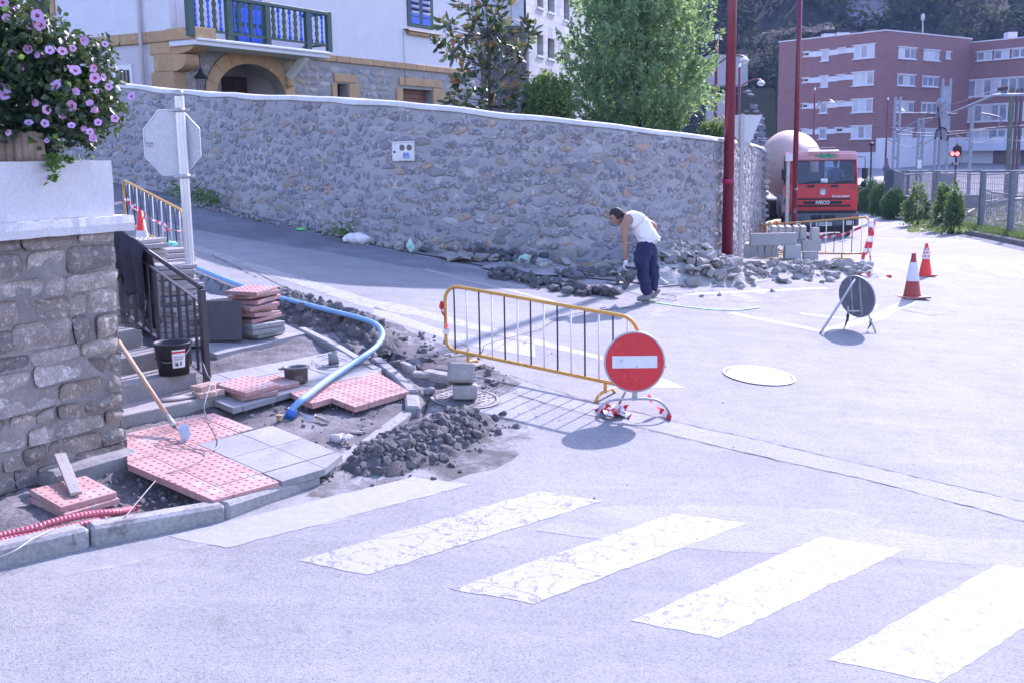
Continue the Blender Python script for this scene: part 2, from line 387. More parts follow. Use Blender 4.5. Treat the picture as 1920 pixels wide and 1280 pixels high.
sheet('smooth_patch', [(955, 708), (1100, 752), (1270, 792), (1440, 830), (1560, 858), (1920, 940), (2000, 960), (2000, 995), (1840, 955), (1640, 902), (1440, 858), (1195, 799), (1100, 775), (960, 735), (900, 740), (880, 765), (900, 812), (935, 830), (1010, 800)], ASPH2, .0012, .3, .01)
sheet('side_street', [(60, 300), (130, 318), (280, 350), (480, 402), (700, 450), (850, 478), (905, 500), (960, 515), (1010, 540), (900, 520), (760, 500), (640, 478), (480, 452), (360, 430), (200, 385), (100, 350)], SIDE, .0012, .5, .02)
for i, z in enumerate(zeb): sheet('crossing_stripe', z, PAINTW if i == 0 else PAINT, .002, .07, .009)
for z in [((1583, 474), (1600, 473), (1705, 503), (1688, 503)), ((1638, 477), (1668, 476), (1805, 511), (1767, 509)), ((1736, 483), (1770, 481), (1917, 519), (1880, 518)), ((1803, 486), (1838, 485), (1985, 521), (1945, 520)), ((1895, 491), (1925, 491), (2060, 522), (2030, 522))]: sheet('far_crossing_stripe', z, PAINT, .002, .3, .01)
sheet('edge_line', [(300, 440), (480, 495), (700, 563), (735, 568), (960, 624), (1130, 668), (1132, 676), (955, 634), (770, 590), (900, 640), (1004, 646), (1003, 672), (900, 648), (800, 620), (690, 578), (480, 508), (300, 449)][:9] + [(770, 592), (690, 578), (480, 508), (300, 449)], PAINT, .002, .3, .01)
sheet('edge_line', [(702, 575), (840, 622), (1004, 646), (1003, 670), (900, 652), (830, 634), (700, 590)], PAINTW, .002, .3, .01)
sheet('give_way_triangle', [(1225, 700), (1286, 727), (1140, 728)], PAINTW, .002, .2, .008)
strip('edge_line', [(300, 368), (357, 382), (420, 398), (481, 412), (560, 430), (640, 450), (692, 461), (792, 480), (905, 506), (960, 521)], .1, PAINTW, .002, .01)
strip('hatch_line', [(795, 505), (880, 527), (960, 546), (1040, 566)], .14, PAINTW, .002, .02)
for a, w in (([(1370, 587), (1545, 622)], .16), ([(1545, 622), (1640, 596), (1712, 563)], .2), ([(1280, 553), (1400, 547), (1550, 540)], .12), ([(1500, 588), (1590, 598), (1640, 572)], .14), ([(1700, 568), (1790, 590)], .02)): strip('hatch_line', a, w, PAINTW, .002, .01)
strip('stop_line', [(1612, 447), (1720, 449), (1835, 453)], .35, PAINTW, .002, .01); strip('lane_line', [(1618, 440), (1690, 420)], .12, PAINTW, .002, .01)
GREEN = mt('spray_paint', (.12, .55, .13), (.3, .6, .3), 8, .8, wear=(.3, .3, .31), ws=12, wt=.48)
strip('spray_mark', [(1216, 566), (1262, 573), (1330, 581), (1382, 583), (1426, 577)], .05, GREEN, .010, .008)
for a, w in (([(880, 680), (960, 705), (1100, 750), (1270, 791), (1440, 828), (1560, 857), (1700, 889), (1960, 950)], .011), ([(960, 736), (1040, 762), (1110, 778), (1195, 800), (1330, 833), (1440, 858), (1640, 902), (1840, 955), (1960, 990)], .01), ([(480, 512), (560, 552), (640, 596), (700, 640)], .02), ([(390, 475), (480, 520)], .02), ([(1665, 577), (1748, 592)], .016), ([(1745, 592), (1793, 588)], .01), ([(1690, 574), (1795, 586)], .008)):
    strip('road_crack', a, w, TAR, .0042, .014, step=.07)
DUST = film('dirt_film', (.12, .11, .108), .42, .62); DUSTP = film('pale_dust_film', (.4, .39, .39), .45, .62, 1.2)
sheet('dirt_film', [(560, 925), (640, 890), (700, 790), (790, 730), (850, 760), (980, 790), (1010, 830), (930, 880), (800, 915), (690, 935)], DUST, .0012, .2, .05)
sheet('dirt_film', [(560, 560), (700, 590), (860, 660), (980, 720), (900, 770), (800, 700), (720, 650)], DUST, .0012, .2, .05)
sheet('dust_film', [(150, 1015), (420, 955), (620, 905), (800, 920), (760, 960), (560, 985), (300, 1040), (-60, 1110), (-100, 1070)], DUSTP, .0012, .2, .05)
sheet('dust_film', [(900, 520), (1160, 560), (1250, 545), (1330, 545), (1600, 525), (1640, 535), (1400, 590), (1180, 600), (960, 560)], DUSTP, .0012, .3, .05)
# ---------------------------------------------------------------- manholes
IRON = mt('cast_iron', (.2, .19, .19), (.13, .125, .125), 6, .6, .5, bump=.5, bs=60, wear=(.4, .37, .35), ws=7, wt=.55)
BRIGHTIRON = mt('polished_lid', (.55, .55, .54), (.42, .42, .42), 6, .35, .2, spec=.6, bump=.2, bs=80)
def manhole(px, py, r, m, label):
    c = G(px, py); n = Vector((GK * math.sin(GA), -GK * math.cos(GA), 1)).normalized(); R_ = Vector((0, 0, 1)).rotation_difference(n).to_matrix()
    e = empty('manhole', c, label, 'manhole')
    mb = MB(); mb.lathe([(r + .0, -.02), (r, .012), (r - .035, .014), (r - .04, .004)], c, 48, R_, smooth=False, cap=False); mb.build('ring', IRON, e)
    mb = MB(); mb.lathe([(r - .05, -.02), (r - .05, .012), (.0, .013)], c, 48, R_, smooth=False)
    for k in range(-7, 8):
        for j in range(-7, 8):
            if math.hypot(k, j) * .045 < r - .09 and (k + j) % 2 == 0: mb.box(c + R_ @ Vector((k * .045, j * .045, .014)), (.03, .012, .006), R_)
    mb.build('lid', m, e); return e
manhole(872, 747, .335, IRON, 'round cast iron manhole with two concrete blocks standing on it')
manhole(1423, 704, .395, BRIGHTIRON, 'bright worn round manhole cover alone in the open road')
# ---------------------------------------------------------------- kerbs of the corner
def kerbstone(name, p0, p1, w, h, side, m, parent, b=.018, drop=0):
    """stone whose front top edge runs p0 -> p1; side is the horizontal direction inward"""
    x = (p1 - p0); L = x.length; x.normalize(); y = (side - x * side.dot(x)).normalized(); z = x.cross(y)
    if z.z < 0: z = -z
    R_ = Matrix((x, y, z)).transposed(); mb = MB(); mb.box((p0 + p1) / 2 + y * w / 2 - z * h / 2, (L - .012, w, h), R_, b); return mb.build(name, m, parent)
KS = empty('kerb', G(170, 985), kind='structure')
kp = [(-330, 1095, .13), (-120, 1052, .13), (170, 987, .13), (425, 944, .11), (604, 886, .075)]
for i in range(len(kp) - 1):
    a, b = G(*kp[i][:2], kp[i][2]), G(*kp[i + 1][:2], kp[i + 1][2]); n = max(1, round((b - a).length / 1.0))
    for k in range(n): kerbstone('kerb_stone', a.lerp(b, k / n), a.lerp(b, (k + 1) / n), .15, .25, V, CONC, KS, .022)
for a, b, dz, w in (((612, 882), (690, 833), .05, .13), ((690, 833), (777, 768), .06, .12), ((788, 762), (785, 738), .1, .13), ((786, 731), (752, 697), .09, .12), ((752, 697), (716, 668), .1, .13), ((716, 690), (640, 645), .13, .11), ((640, 645), (573, 612), .13, .11)):
    kerbstone('kerb_stone', G(*a, dz), G(*b, dz), w, .2, V if a[0] < 780 and b[0] > 600 and a[1] > b[1] and a[0] < b[0] else -U, CONC, KS)
KS2 = [(905, 735)]
# ---------------------------------------------------------------- paving: tiles clipped to the laid areas
def clip(S, C):
    out = S
    for i in range(len(C)):
        a, b = C[i], C[(i + 1) % len(C)]; inp = out; out = []
        if not inp: break
        ins_ = lambda p: (b[0] - a[0]) * (p[1] - a[1]) - (b[1] - a[1]) * (p[0] - a[0]) >= -1e-9
        for j in range(len(inp)):
            p, q = inp[j - 1], inp[j]; ip, iq = ins_(p), ins_(q)
            if ip != iq:
                d1 = (b[0] - a[0]) * (p[1] - a[1]) - (b[1] - a[1]) * (p[0] - a[0]); d2 = (b[0] - a[0]) * (q[1] - a[1]) - (b[1] - a[1]) * (q[0] - a[0]); t = d1 / (d1 - d2)
                out.append((p[0] + (q[0] - p[0]) * t, p[1] + (q[1] - p[1]) * t))
            if iq: out.append(q)
    return out
def area(P): return sum(P[i - 1][0] * P[i][1] - P[i][0] * P[i - 1][1] for i in range(len(P))) / 2
OR = G(370, 832, .12)
def uv(p): d = Vector((p[0] - OR.x, p[1] - OR.y, 0)); return (d.dot(U), d.dot(V))
def uvp(u, v, dz): q = OR + U * u + V * v; return Vector((q.x, q.y, gzf(q.x, q.y) + dz))
def inp1(u, v, P, mrg=0):
    r = False; n = len(P)
    for i in range(n):
        (x1, y1), (x2, y2) = P[i], P[(i + 1) % n]
        if (y1 > v) != (y2 > v) and u < (x2 - x1) * (v - y1) / (y2 - y1) + x1: r = not r
    return r
PV = empty('pavement', G(440, 860), kind='structure')
def dome(mb, c, r=.0165, h=.0045, Rm=None, mi=0):
    n = 6; x, y, z = (Rm.col[0], Rm.col[1], Rm.col[2]) if Rm else (U, V, Z)
    lo = [c + x * r * math.cos(2 * pi * k / n) + y * r * math.sin(2 * pi * k / n) for k in range(n)]; hi = [c + (p - c) * .7 + z * h for p in lo]
    mb.add(lo + hi, [(k, (k + 1) % n, n + (k + 1) % n, n + k) for k in range(n)] + [list(range(n, 2 * n))])
def pave(poly, m, bumps, dz=.12, th=.05, ou=0.0, ov=0.0, s=.4, name='paving_tile'):
    P = [uv(q) for q in g2(poly, dz)]
    if area(P) < 0: P = P[::-1]
    us = [p[0] for p in P]; vs_ = [p[1] for p in P]
    for i in range(math.floor((min(us) - ou) / s), math.ceil((max(us) - ou) / s)):
        for j in range(math.floor((min(vs_) - ov) / s), math.ceil((max(vs_) - ov) / s)):
            g_ = .0035; c = [(ou + i * s + g_, ov + j * s + g_), (ou + (i + 1) * s - g_, ov + j * s + g_), (ou + (i + 1) * s - g_, ov + (j + 1) * s - g_), (ou + i * s + g_, ov + (j + 1) * s - g_)]
            Q = clip(P, c)
            if len(Q) < 3 or abs(area(Q)) < .004: continue
            lift = random.uniform(-.0025, .0025); mb = MB(); mb.prism([uvp(u, v, dz + lift) for u, v in Q], th)
            if bumps:
                for a in range(6):
                    for b in range(6):
                        u, v = ou + i * s + (a + .5) * s / 6, ov + j * s + (b + .5) * s / 6
                        if inp1(u, v, Q): dome(mb, uvp(u, v, dz + lift))
            mb.build(name, m, PV)
pave([(238, 812), (400, 773), (476, 803), (370, 832), (523, 903), (400, 937), (239, 868)], SLABP, True, name='tactile_tile')
pave([(370, 832), (510, 797), (642, 851), (608, 878), (523, 903)], SLABG, False)
pave([(545, 735), (708, 697), (767, 733), (665, 762), (622, 745), (580, 757)], SLABP, True, ou=.15, ov=.1, name='tactile_tile')
pave([(398, 702), (470, 689), (633, 657), (715, 690), (708, 697), (545, 735), (437, 765), (385, 742)], SLABG, False, ou=.05)
pave([(392, 640), (470, 612), (520, 600), (572, 625), (400, 666), (385, 655)], SLABG, False, ou=.05)
pave([(250, 560), (380, 545), (470, 590), (392, 640), (300, 640)], SLABG, False, ou=.05)
# ---------------------------------------------------------------- bare soil, trenches and heaps
def bump2(X, Y, c, r, h, pw=1.0):
    return h * np.exp(-(((X - c[0]) / r) ** 2 + ((Y - c[1]) / r) ** 2) ** pw)
xs = np.arange(-9.5, 1.6, .045); ys = np.arange(5.6, 19.5, .05); X, Y, F_ = grid(xs, ys); ins = inpoly(X, Y, WORKP); dd = dpoly(X, Y, WORKP + WORKP[:1])
h = np.full(X.shape, .045)
pit = lambda L, d, w: d * np.exp(-(dpoly(X, Y, g2(L)) / w) ** 2)
h += pit([(200, 925), (300, 935), (380, 965)], -.10, .3) + pit([(372, 520), (440, 545), (520, 580)], -.34, .35) + pit([(735, 665), (790, 690), (830, 715)], -.26, .22)
h += pit([(550, 590), (620, 620), (690, 640)], .03, .42) + pit([(500, 575), (540, 590)], .02, .25) + pit([(60, 975), (170, 950)], .03, .2) + pit([(430, 790), (620, 765)], -.03, .3) + pit([(420, 670), (600, 650)], .035, .3)
h += (vnoise(X, Y, 3, 4) - .5) * .07 + (vnoise(X, Y, 18, 3, 5) - .5) * .035
h = np.where(dd < .07, np.minimum(h, .02), h)
h = np.where(ins, h, -.012); Zd = gz(X, Y) + h; keep = ins.ravel()[F_].any(1) & (X.ravel()[F_[:, 0]] < 1.5)
npmesh('bare_soil', np.stack([X, Y, Zd], -1).reshape(-1, 3), F_[keep], SOIL, smooth=True, kind='structure')
def heap(name, line, rad, ht, m, label, cat, nclod, cl=(.02, .09), seed=0, cm=CLOD, step=.028, amp=.8, bias=1.0):
    L = g2(line); xs_ = [p[0] for p in L]; ys_ = [p[1] for p in L]
    X, Y, F_ = grid(np.arange(min(xs_) - rad * 1.6, max(xs_) + rad * 1.6, step), np.arange(min(ys_) - rad * 1.6, max(ys_) + rad * 1.6, step))
    d = dpoly(X, Y, L) / rad; n1 = vnoise(X, Y, 2.6, 4, seed); n2 = vnoise(X, Y, 15, 4, seed + 3)
    h = ht * np.clip(1 - (d + (n1 - .5) * .9) ** 2, -1, 1) * (.6 + .8 * n1) + (n2 - .5) * ht * amp
    keep = (h.ravel()[F_].max(1) > -.005); h = np.maximum(h, -.02); Zh = gz(X, Y) + h
    c = Vector((float(np.mean(xs_)), float(np.mean(ys_)), 0)); c.z = gzf(c.x, c.y)
    e = empty(name, c, label, cat)
    npmesh('loose_soil', np.stack([X, Y, Zh], -1).reshape(-1, 3), F_[keep], m, e, smooth=True, kind='stuff')
    k = 0; pts = []
    while k < nclod:
        a = random.randrange(len(L) - 1) if len(L) > 1 else 0; t = random.random(); q = [L[a][i] + (L[min(a + 1, len(L) - 1)][i] - L[a][i]) * t for i in (0, 1)]
        w = random.gauss(0, rad * .62); an = random.uniform(0, 2 * pi); x, y = q[0] + w * math.cos(an), q[1] + w * math.sin(an)
        ix = int((x - X[0, 0]) / step); iy = int((y - Y[0, 0]) / step)
        if not (0 <= ix < X.shape[1] and 0 <= iy < X.shape[0]): continue
        r = cl[0] + (cl[1] * 1.35 - cl[0]) * random.random() ** 4.5; pts.append((x, y, gzf(x, y) + max(0, h[iy, ix]) + r * .15, r)); k += 1
    return e, pts
def chunkmesh(n, seed, sq=(1, 1, 1), npt=16, boxy=False):
    import bmesh
    rr = random.Random(seed); bm = bmesh.new()
    for _ in range(npt):
        v = Vector([rr.gauss(0, 1) for _ in range(3)]).normalized() * rr.uniform(.8, 1.05) if not boxy else Vector([rr.choice((-1, 1)) * rr.uniform(.5, .9) for _ in range(3)]); bm.verts.new((v.x * sq[0], v.y * sq[1], v.z * sq[2]))
    bmesh.ops.convex_hull(bm, input=bm.verts[:]); bmesh.ops.delete(bm, geom=[v for v in bm.verts if not v.link_faces], context='VERTS')
    me = bpy.data.meshes.new(n); bm.to_mesh(me); bm.free(); return me
CH = [chunkmesh('chunk', i, (1, random.uniform(.6, .95), random.uniform(.5, .85)), 16 if i % 2 else 13, i % 2 == 0) for i in range(12)]
CHF = [chunkmesh('slab_chunk', 40 + i, (1, random.uniform(.5, .9), random.uniform(.16, .3)), 13, True) for i in range(8)]
def scatter(pts, parent, m, name, meshes=CH, nmax=300, tilt=pi, minr=0.0):
    pts = sorted(pts, key=lambda p: -p[3]); rest = pts[nmax:] + [p for p in pts[:nmax] if p[3] < minr]; big = [p for p in pts[:nmax] if p[3] >= minr]
    def mat_(p): return Matrix.Translation(p[:3]) @ Matrix.Rotation(random.uniform(0, 2 * pi), 4, 'Z') @ Matrix.Rotation(random.uniform(-tilt, tilt), 4, 'X') @ Matrix.Rotation(random.uniform(-tilt, tilt) * .5, 4, 'Y') @ Matrix.Diagonal((p[3], p[3], p[3], 1))
    for p in big: inst(name, random.choice(meshes), mat_(p), parent, m)
    if rest:
        vs_, fs = [], []; b = 0
        for p in rest:
            me = random.choice(meshes); M4 = mat_(p)
            vs_ += [tuple(M4 @ v.co) for v in me.vertices]; fs += [[i + b for i in f.vertices] for f in me.polygons]; b += len(me.vertices)
        o0 = ORG.get(parent.name, Vector()) if parent else Vector(); me = bpy.data.meshes.new(name); me.from_pydata([tuple(Vector(v) - o0) for v in vs_], [], fs); link('fine_' + name + 's', me, m, parent, kind='stuff')
e, pts = heap('soil_heap', [(712, 868), (765, 845), (825, 815), (875, 797)], .31, .10, SOILD, 'heap of dark soil and clods spilling over the kerb onto the road', 'soil heap', 2200, (.006, .055), 1)
scatter(pts, e, CLOD, 'clod', CH[1::2], nmax=230)
e, pts = heap('soil_heap', [(535, 580), (560, 592), (620, 615), (690, 640)], .4, .2, SOILD, 'long soil heap beside the paving edge, under the bend of the blue pipe', 'soil heap', 1500, (.008, .075), 2)
scatter(pts, e, CLOD, 'clod', CH[1::2], nmax=150)
def sprinkle(name, area_, n, cl, m, par, dz=0.0, meshes=CH, **k):
    P = g2(area_); a = np.array(P); out = []
    while len(out) < n:
        x = random.uniform(a[:, 0].min(), a[:, 0].max()); y = random.uniform(a[:, 1].min(), a[:, 1].max())
        if inp1(x, y, P): r = cl[0] + (cl[1] - cl[0]) * random.random() ** 3; out.append((x, y, gzf(x, y) + dz + r * .3, r))
    scatter(out, par, m, name, meshes, **k)
lg = empty('scattered_clods', G(600, 800)); tag(lg, 'loose dark clods scattered round the excavated corner', 'debris', kind='stuff')
sprinkle('clod', [(-40, 1045), (180, 985), (420, 930), (600, 880), (640, 900), (300, 975), (0, 1060)], 160, (.006, .03), CLOD, lg, .02, nmax=0)
sprinkle('clod', [(640, 900), (700, 790), (900, 770), (960, 800), (900, 850), (760, 900)], 260, (.004, .02), CLOD, lg, 0, nmax=0)
sprinkle('clod', [(700, 640), (800, 620), (960, 700), (920, 760), (830, 720)], 160, (.006, .045), CLOD, lg, 0, nmax=0)
sprinkle('clod', [(430, 545), (520, 560), (700, 620), (760, 700), (700, 690), (540, 600)], 260, (.008, .06), CLOD, lg, .05, nmax=0)
sprinkle('clod', [(420, 800), (560, 740), (760, 760), (640, 860)], 140, (.005, .025), CLOD, lg, .05, nmax=0)
sprinkle('clod', [(190, 900), (250, 880), (400, 940), (300, 960), (150, 960)], 120, (.006, .03), CLOD, lg, .03, nmax=0)
sprinkle('clod', [(960, 620), (1400, 640), (1500, 800), (1000, 1000), (900, 900)], 60, (.004, .012), CLOD, lg, 0, nmax=0)
# ---------------------------------------------------------------- masonry
MORT = mt('mortar', (.36, .35, .365), (.27, .26, .28), 1.1, .95, bump=.7, bs=25, wear=(.43, .42, .43), ws=3, wt=.58)
MORTD = mt('old_mortar', (.29, .265, .25), (.18, .165, .16), 2.5, .95, bump=.8, bs=22, wear=(.36, .33, .29), ws=4, wt=.6)
ST = [mt('stone_%d' % i, c, tuple(x * .6 for x in c), 7, .9, bump=.8, bs=30, rv=.3, wear=w_, ws=16, wt=.5, fine=.6) for i, (c, w_) in enumerate((((.31, .305, .335), (.43, .42, .45)), ((.26, .265, .305), (.40, .4, .43)), ((.33, .32, .36), (.5, .49, .51)), ((.40, .34, .32), (.48, .43, .41)), ((.44, .34, .27), (.52, .45, .4)), ((.30, .26, .27), (.44, .41, .42)), ((.44, .42, .43), (.54, .52, .53)), ((.5, .33, .25), (.55, .42, .35))))]
STW = [.30, .22, .2, .07, .045, .09, .06, .015]
PST = [mt('block_stone_%d' % i, c, d, 6, .92, bump=.9, bs=26, rv=.25, fine=.8, wear=w_, ws=22, wt=.55) for i, (c, d, w_) in enumerate((((.28, .24, .21), (.16, .14, .13), (.44, .39, .34)), ((.36, .315, .27), (.2, .175, .16), (.52, .48, .43)), ((.23, .2, .185), (.14, .125, .12), (.37, .33, .3)), ((.40, .36, .33), (.25, .22, .2), (.54, .51, .48))))]
WHITE = mt('white_render', (.62, .61, .62), (.55, .54, .56), 3, .9, bump=.35, bs=45, wear=(.6, .6, .6), ws=5, wt=.66)
def rubstone(name, seed):
    rr = random.Random(seed); n = rr.choice((8, 9, 10, 11)); vs_ = []; ph = rr.uniform(0, 6)
    for ring, (q, z) in enumerate(((1.04, -.3), (.93, .35), (.62, .8))):
        for k in range(n):
            a = ph + 2 * pi * k / n; r = q * (1 + .16 * math.sin(2 * a + seed) + .13 * math.sin(3 * a + 2 * seed)) * (rr.uniform(.8, 1.12) if ring != 0 else 1)
            vs_.append((r * math.cos(a) * .5, r * math.sin(a) * .5, z * rr.uniform(.75, 1.15) if ring else z))
    vs_.append((rr.uniform(-.08, .08), rr.uniform(-.08, .08), .95)); fs = []
    for ring in (0, 1):
        for k in range(n): fs.append((ring * n + k, ring * n + (k + 1) % n, (ring + 1) * n + (k + 1) % n, (ring + 1) * n + k))
    for k in range(n): fs.append((2 * n + k, 2 * n + (k + 1) % n, 3 * n))
    me = bpy.data.meshes.new(name); me.from_pydata(vs_, [], fs); return me
RS = [rubstone('stone', i) for i in range(16)]
def masonry(parent, surf, S0, S1, hfun, du, dv, skip=None, nmax=300, prot=.035, name='stone', fill=.84, mats=ST, wts=STW, jit=.5, flat=1.0, rank=None, seed=1):
    """rounded stones set in a mortar face; surf(s, h) -> point, right, normal"""
    rr = random.Random(seed); it = []; row = 0; h = dv * .5; top = max(hfun(S0 + (S1 - S0) * i / 40) for i in range(41))
    while h < top:
        s = S0 + du * (rr.random() * .8); row += 1
        while s < S1:
            w = du * rr.uniform(.55, 1.3) * (flat(s) if callable(flat) else 1); hh = h + rr.uniform(-.5, .5) * dv * jit
            if hh < hfun(s) - dv * .42 and hh > dv * .3 and not (skip and skip(s + w / 2, hh)):
                it.append((s + w / 2, hh, w * fill, dv * rr.uniform(.62, 1.0) * fill * (1 if not callable(flat) else 1 / flat(s) ** .5)))
            s += w
        h += dv
    it.sort(key=lambda t: -(t[2] * t[3] * (rank(t[0]) if rank else 1))); rest = it[nmax:]
    def mat_(t):
        p, r, n = surf(t[0], t[1]); a = rr.uniform(-.25, .25); r2 = (r * math.cos(a) + Z * math.sin(a)).normalized(); u2 = n.cross(r2)
        if rr.random() < .5: r2, u2 = -r2, -u2
        return Matrix.Translation(p) @ Matrix(((r2.x, u2.x, n.x, 0), (r2.y, u2.y, n.y, 0), (r2.z, u2.z, n.z, 0), (0, 0, 0, 1))) @ Matrix.Diagonal((t[2], t[3], prot * rr.uniform(.6, 1.35), 1))
    for t in it[:nmax]: inst(name, rr.choice(RS), mat_(t), parent, rr.choices(mats, wts)[0])
    if rest:
        vs_, fs, mi = [], [], []; b = 0
        for t in rest:
            me = rr.choice(RS); M4 = mat_(t); k = rr.choices(range(len(mats)), wts)[0]
            vs_ += [M4 @ v.co for v in me.vertices]; fs += [[i + b for i in f.vertices] for f in me.polygons]; mi += [k] * len(me.polygons); b += len(me.vertices)
        o0 = ORG[parent.name]; me = bpy.data.meshes.new('small_stones'); me.from_pydata([tuple(v - o0) for v in vs_], [], fs); me.polygons.foreach_set('material_index', mi); link('small_stones', me, mats, parent, kind='stuff')
# ---------------------------------------------------------------- the long curved boundary wall
wb = [(60, 318, 130), (130, 327, 142), (210, 342, 155), (280, 356, 164), (350, 371, 171), (480, 405, 180), (600, 431, 184), (700, 455, 190), (850, 477, 203), (960, 486, 215), (1100, 491, 230), (1240, 492, 247), (1360, 487, 262), (1410, 479, 271), (1434, 474, 283)]
WP, WT = [], []
for x, y, t in wb:
    p = G(x, y); WP.append(p); WT.append(W(x, t, p.y).z)
def cat(P, t):
    n = len(P) - 1; i = min(int(t), n - 1); f = t - i; a, b, c, d = P[max(i - 1, 0)], P[i], P[i + 1], P[min(i + 2, n)]
    return ((b * 2) + (c - a) * f + (a * 2 - b * 5 + c * 4 - d) * f * f + (b * 3 - a - c * 3 + d) * f ** 3) * .5
WPt = [cat(WP, i * (len(WP) - 1) / 240) for i in range(241)]; WTt = [cat([Vector((t, 0, 0)) for t in WT], i * (len(WP) - 1) / 240).x for i in range(241)]
WS = [0.0]
for i in range(240): WS.append(WS[-1] + (WPt[i + 1] - WPt[i]).xy.length)
def wall_at(s):
    i = min(max(int(np.searchsorted(WS, s)) - 1, 0), 239); f = min(max((s - WS[i]) / (WS[i + 1] - WS[i]), 0), 1)
    p = WPt[i].lerp(WPt[i + 1], f); r = (WPt[min(i + 4, 240)] - WPt[max(i - 3, 0)]); r.z = 0; r.normalize(); return p, r, Vector((r.y, -r.x, 0)), WTt[i] + (WTt[i + 1] - WTt[i]) * f
def wsurf(s, h):
    p, r, n, t = wall_at(s); return Vector((p.x, p.y, gzf(p.x, p.y) + h)), r, n
wh = lambda s: wall_at(min(max(s, 0), WS[-1]))[3] - gzf(*wall_at(min(max(s, 0), WS[-1]))[0].xy)
BW = empty('boundary_wall', WPt[150], 'long curved rubble stone wall with a pale mortar cap along the side street', 'wall')
NS, NH = 230, 26; vs_, fs = [], []
for i in range(NS + 1):
    s = WS[-1] * i / NS; p, r, n, t = wall_at(s); g = gzf(p.x, p.y); H_ = t - g
    for j in range(NH + 1):
        h = -.3 + (H_ + .26) * j / NH; q = Vector((p.x, p.y, g + h)); o_ = (noise.fractal(q * 1.8, 1, 2, 4) * .016 + noise.noise(q * 7) * .007) * (0 if j == NH else 1); vs_.append(q + n * o_)
k = NH + 1
for i in range(NS):
    for j in range(NH): fs.append((i * k + j, (i + 1) * k + j, (i + 1) * k + j + 1, i * k + j + 1))
b = len(vs_)                                     # top and back
for i in range(NS + 1):
    p, r, n, t = wall_at(WS[-1] * i / NS); vs_ += [Vector((p.x, p.y, t - .04)) - n * .38, Vector((p.x, p.y, gzf(p.x, p.y) - .3)) - n * .38]
for i in range(NS): fs += [(i * k + NH, (i + 1) * k + NH, b + 2 * i + 2, b + 2 * i), (b + 2 * i, b + 2 * i + 2, b + 2 * i + 3, b + 2 * i + 1)]
fs += [[NS * k + j for j in range(k)] + [b + 2 * NS, b + 2 * NS + 1]]
mb = MB(); mb.add(vs_, fs, True); mb.sm[-1] = False; mb.build('mortar_core', MORT, BW)
CAP = mt('mortar_cap', (.62, .6, .58), (.5, .49, .47), 3, .9, bump=.5, bs=20)
vs_, fs = [], []
for i in range(NS + 1):
    p, r, n, t = wall_at(WS[-1] * i / NS); w1 = .03 + .03 * noise.noise(Vector((i * .31, 2, 0))); z1 = .02 * noise.noise(Vector((i * .13, 7, 0)))
    for a, z in ((w1, -.06 + z1 * 1.6), (w1 * .9, .0 + z1), (-.1, .035 + z1), (-.28, .03), (-.42, -.02), (-.42, -.07)): vs_.append(Vector((p.x, p.y, t + z)) + n * a)
for i in range(NS):
    for j in range(5): fs.append((i * 6 + j, (i + 1) * 6 + j, (i + 1) * 6 + j + 1, i * 6 + j + 1))
mb = MB(); mb.add(vs_, fs + [[j + NS * 6 for j in range(6)]], True); mb.build('coping', CAP, BW)
_px = [PXL(wall_at(WS[-1] * i / 60)[0])[0] for i in range(61)]
flatf = lambda s: 1.35 if np.interp(s, [WS[-1] * i / 60 for i in range(61)], _px) < 400 else 1.0
masonry(BW, wsurf, .05, WS[-1] - .05, lambda s: wh(s) - .02, .235, .175, nmax=300, prot=.023, flat=flatf, rank=lambda s: 1.0 if _px[int(s / WS[-1] * 60)] > 150 else .2, jit=.75, fill=1.0)
masonry(BW, wsurf, .05, WS[-1] - .05, lambda s: wh(s) - .03, .34, .21, nmax=0, prot=.02, seed=77, jit=1.0, fill=.33)
pe, re_, ne, te = wall_at(WS[-1] - .01)
masonry(BW, lambda s, h: (pe - ne * s + re_ * .01 + Z * (h + gzf(pe.x, pe.y) - pe.z), -ne, re_), .02, .36, lambda s: te - gzf(pe.x, pe.y) - .03, .18, .17, nmax=40, seed=4, prot=.04)
# meter box let into the wall
mp = W(764, 284, wall_at(WS[-1] * .5)[0].y); best = min((abs(PXL(wall_at(WS[-1] * i / 400)[0])[0] - 764), i) for i in range(400))[1]; p, r, n, t = wall_at(WS[-1] * best / 400); mz = W(764, 284, p.y).z
MBX = empty('meter_box', Vector((p.x, p.y, mz)), 'white utility meter box with two round windows set in the stone wall', 'meter box')
RM = Matrix((r, -n, Z)).transposed(); bc = Vector((p.x, p.y, mz)) + n * .02; sc_ = 2050 / p.y; bw, bh = 47 / sc_, 36 / sc_
BOXW = mt('box_plastic', (.72, .72, .71), (.66, .66, .66), 4, .5, spec=.4); DARKG = mt('dark_glass', (.06, .07, .09), None, 5, .15, spec=.6); BLACK = mt('black_plastic', (.02, .02, .022), None, 8, .5)
mb = MB(); mb.box(bc, (bw, .06, bh), RM, .006); mb.box(bc + n * .032 + Z * (bh / 2 - .015), (bw + .012, .03, .018), RM, .004); mb.box(bc + n * .03, (bw - .03, .012, bh - .05), RM, .004); mb.build('housing', BOXW, MBX)
for k, dx in enumerate((-.02, .31)):
    mb = MB(); mb.cyl(bc + n * .03 + r * bw * dx + Z * bh * .18, bc + n * .041 + r * bw * dx + Z * bh * .18, bh * .155, n=20); mb.build('window', DARKG, MBX)
mb = MB(); mb.cyl(bc + n * .03 - r * bw * .37 - Z * .01, bc + n * .042 - r * bw * .37 - Z * .01, .022, n=10); mb.build('lock', BLACK, MBX)
BLUEP = mt('blue_print', (.03, .1, .6), None, 8, .6, rv=0); WHITEP = mt('white_print', (.8, .8, .8), None, 8, .6, rv=0)
mb = MB()
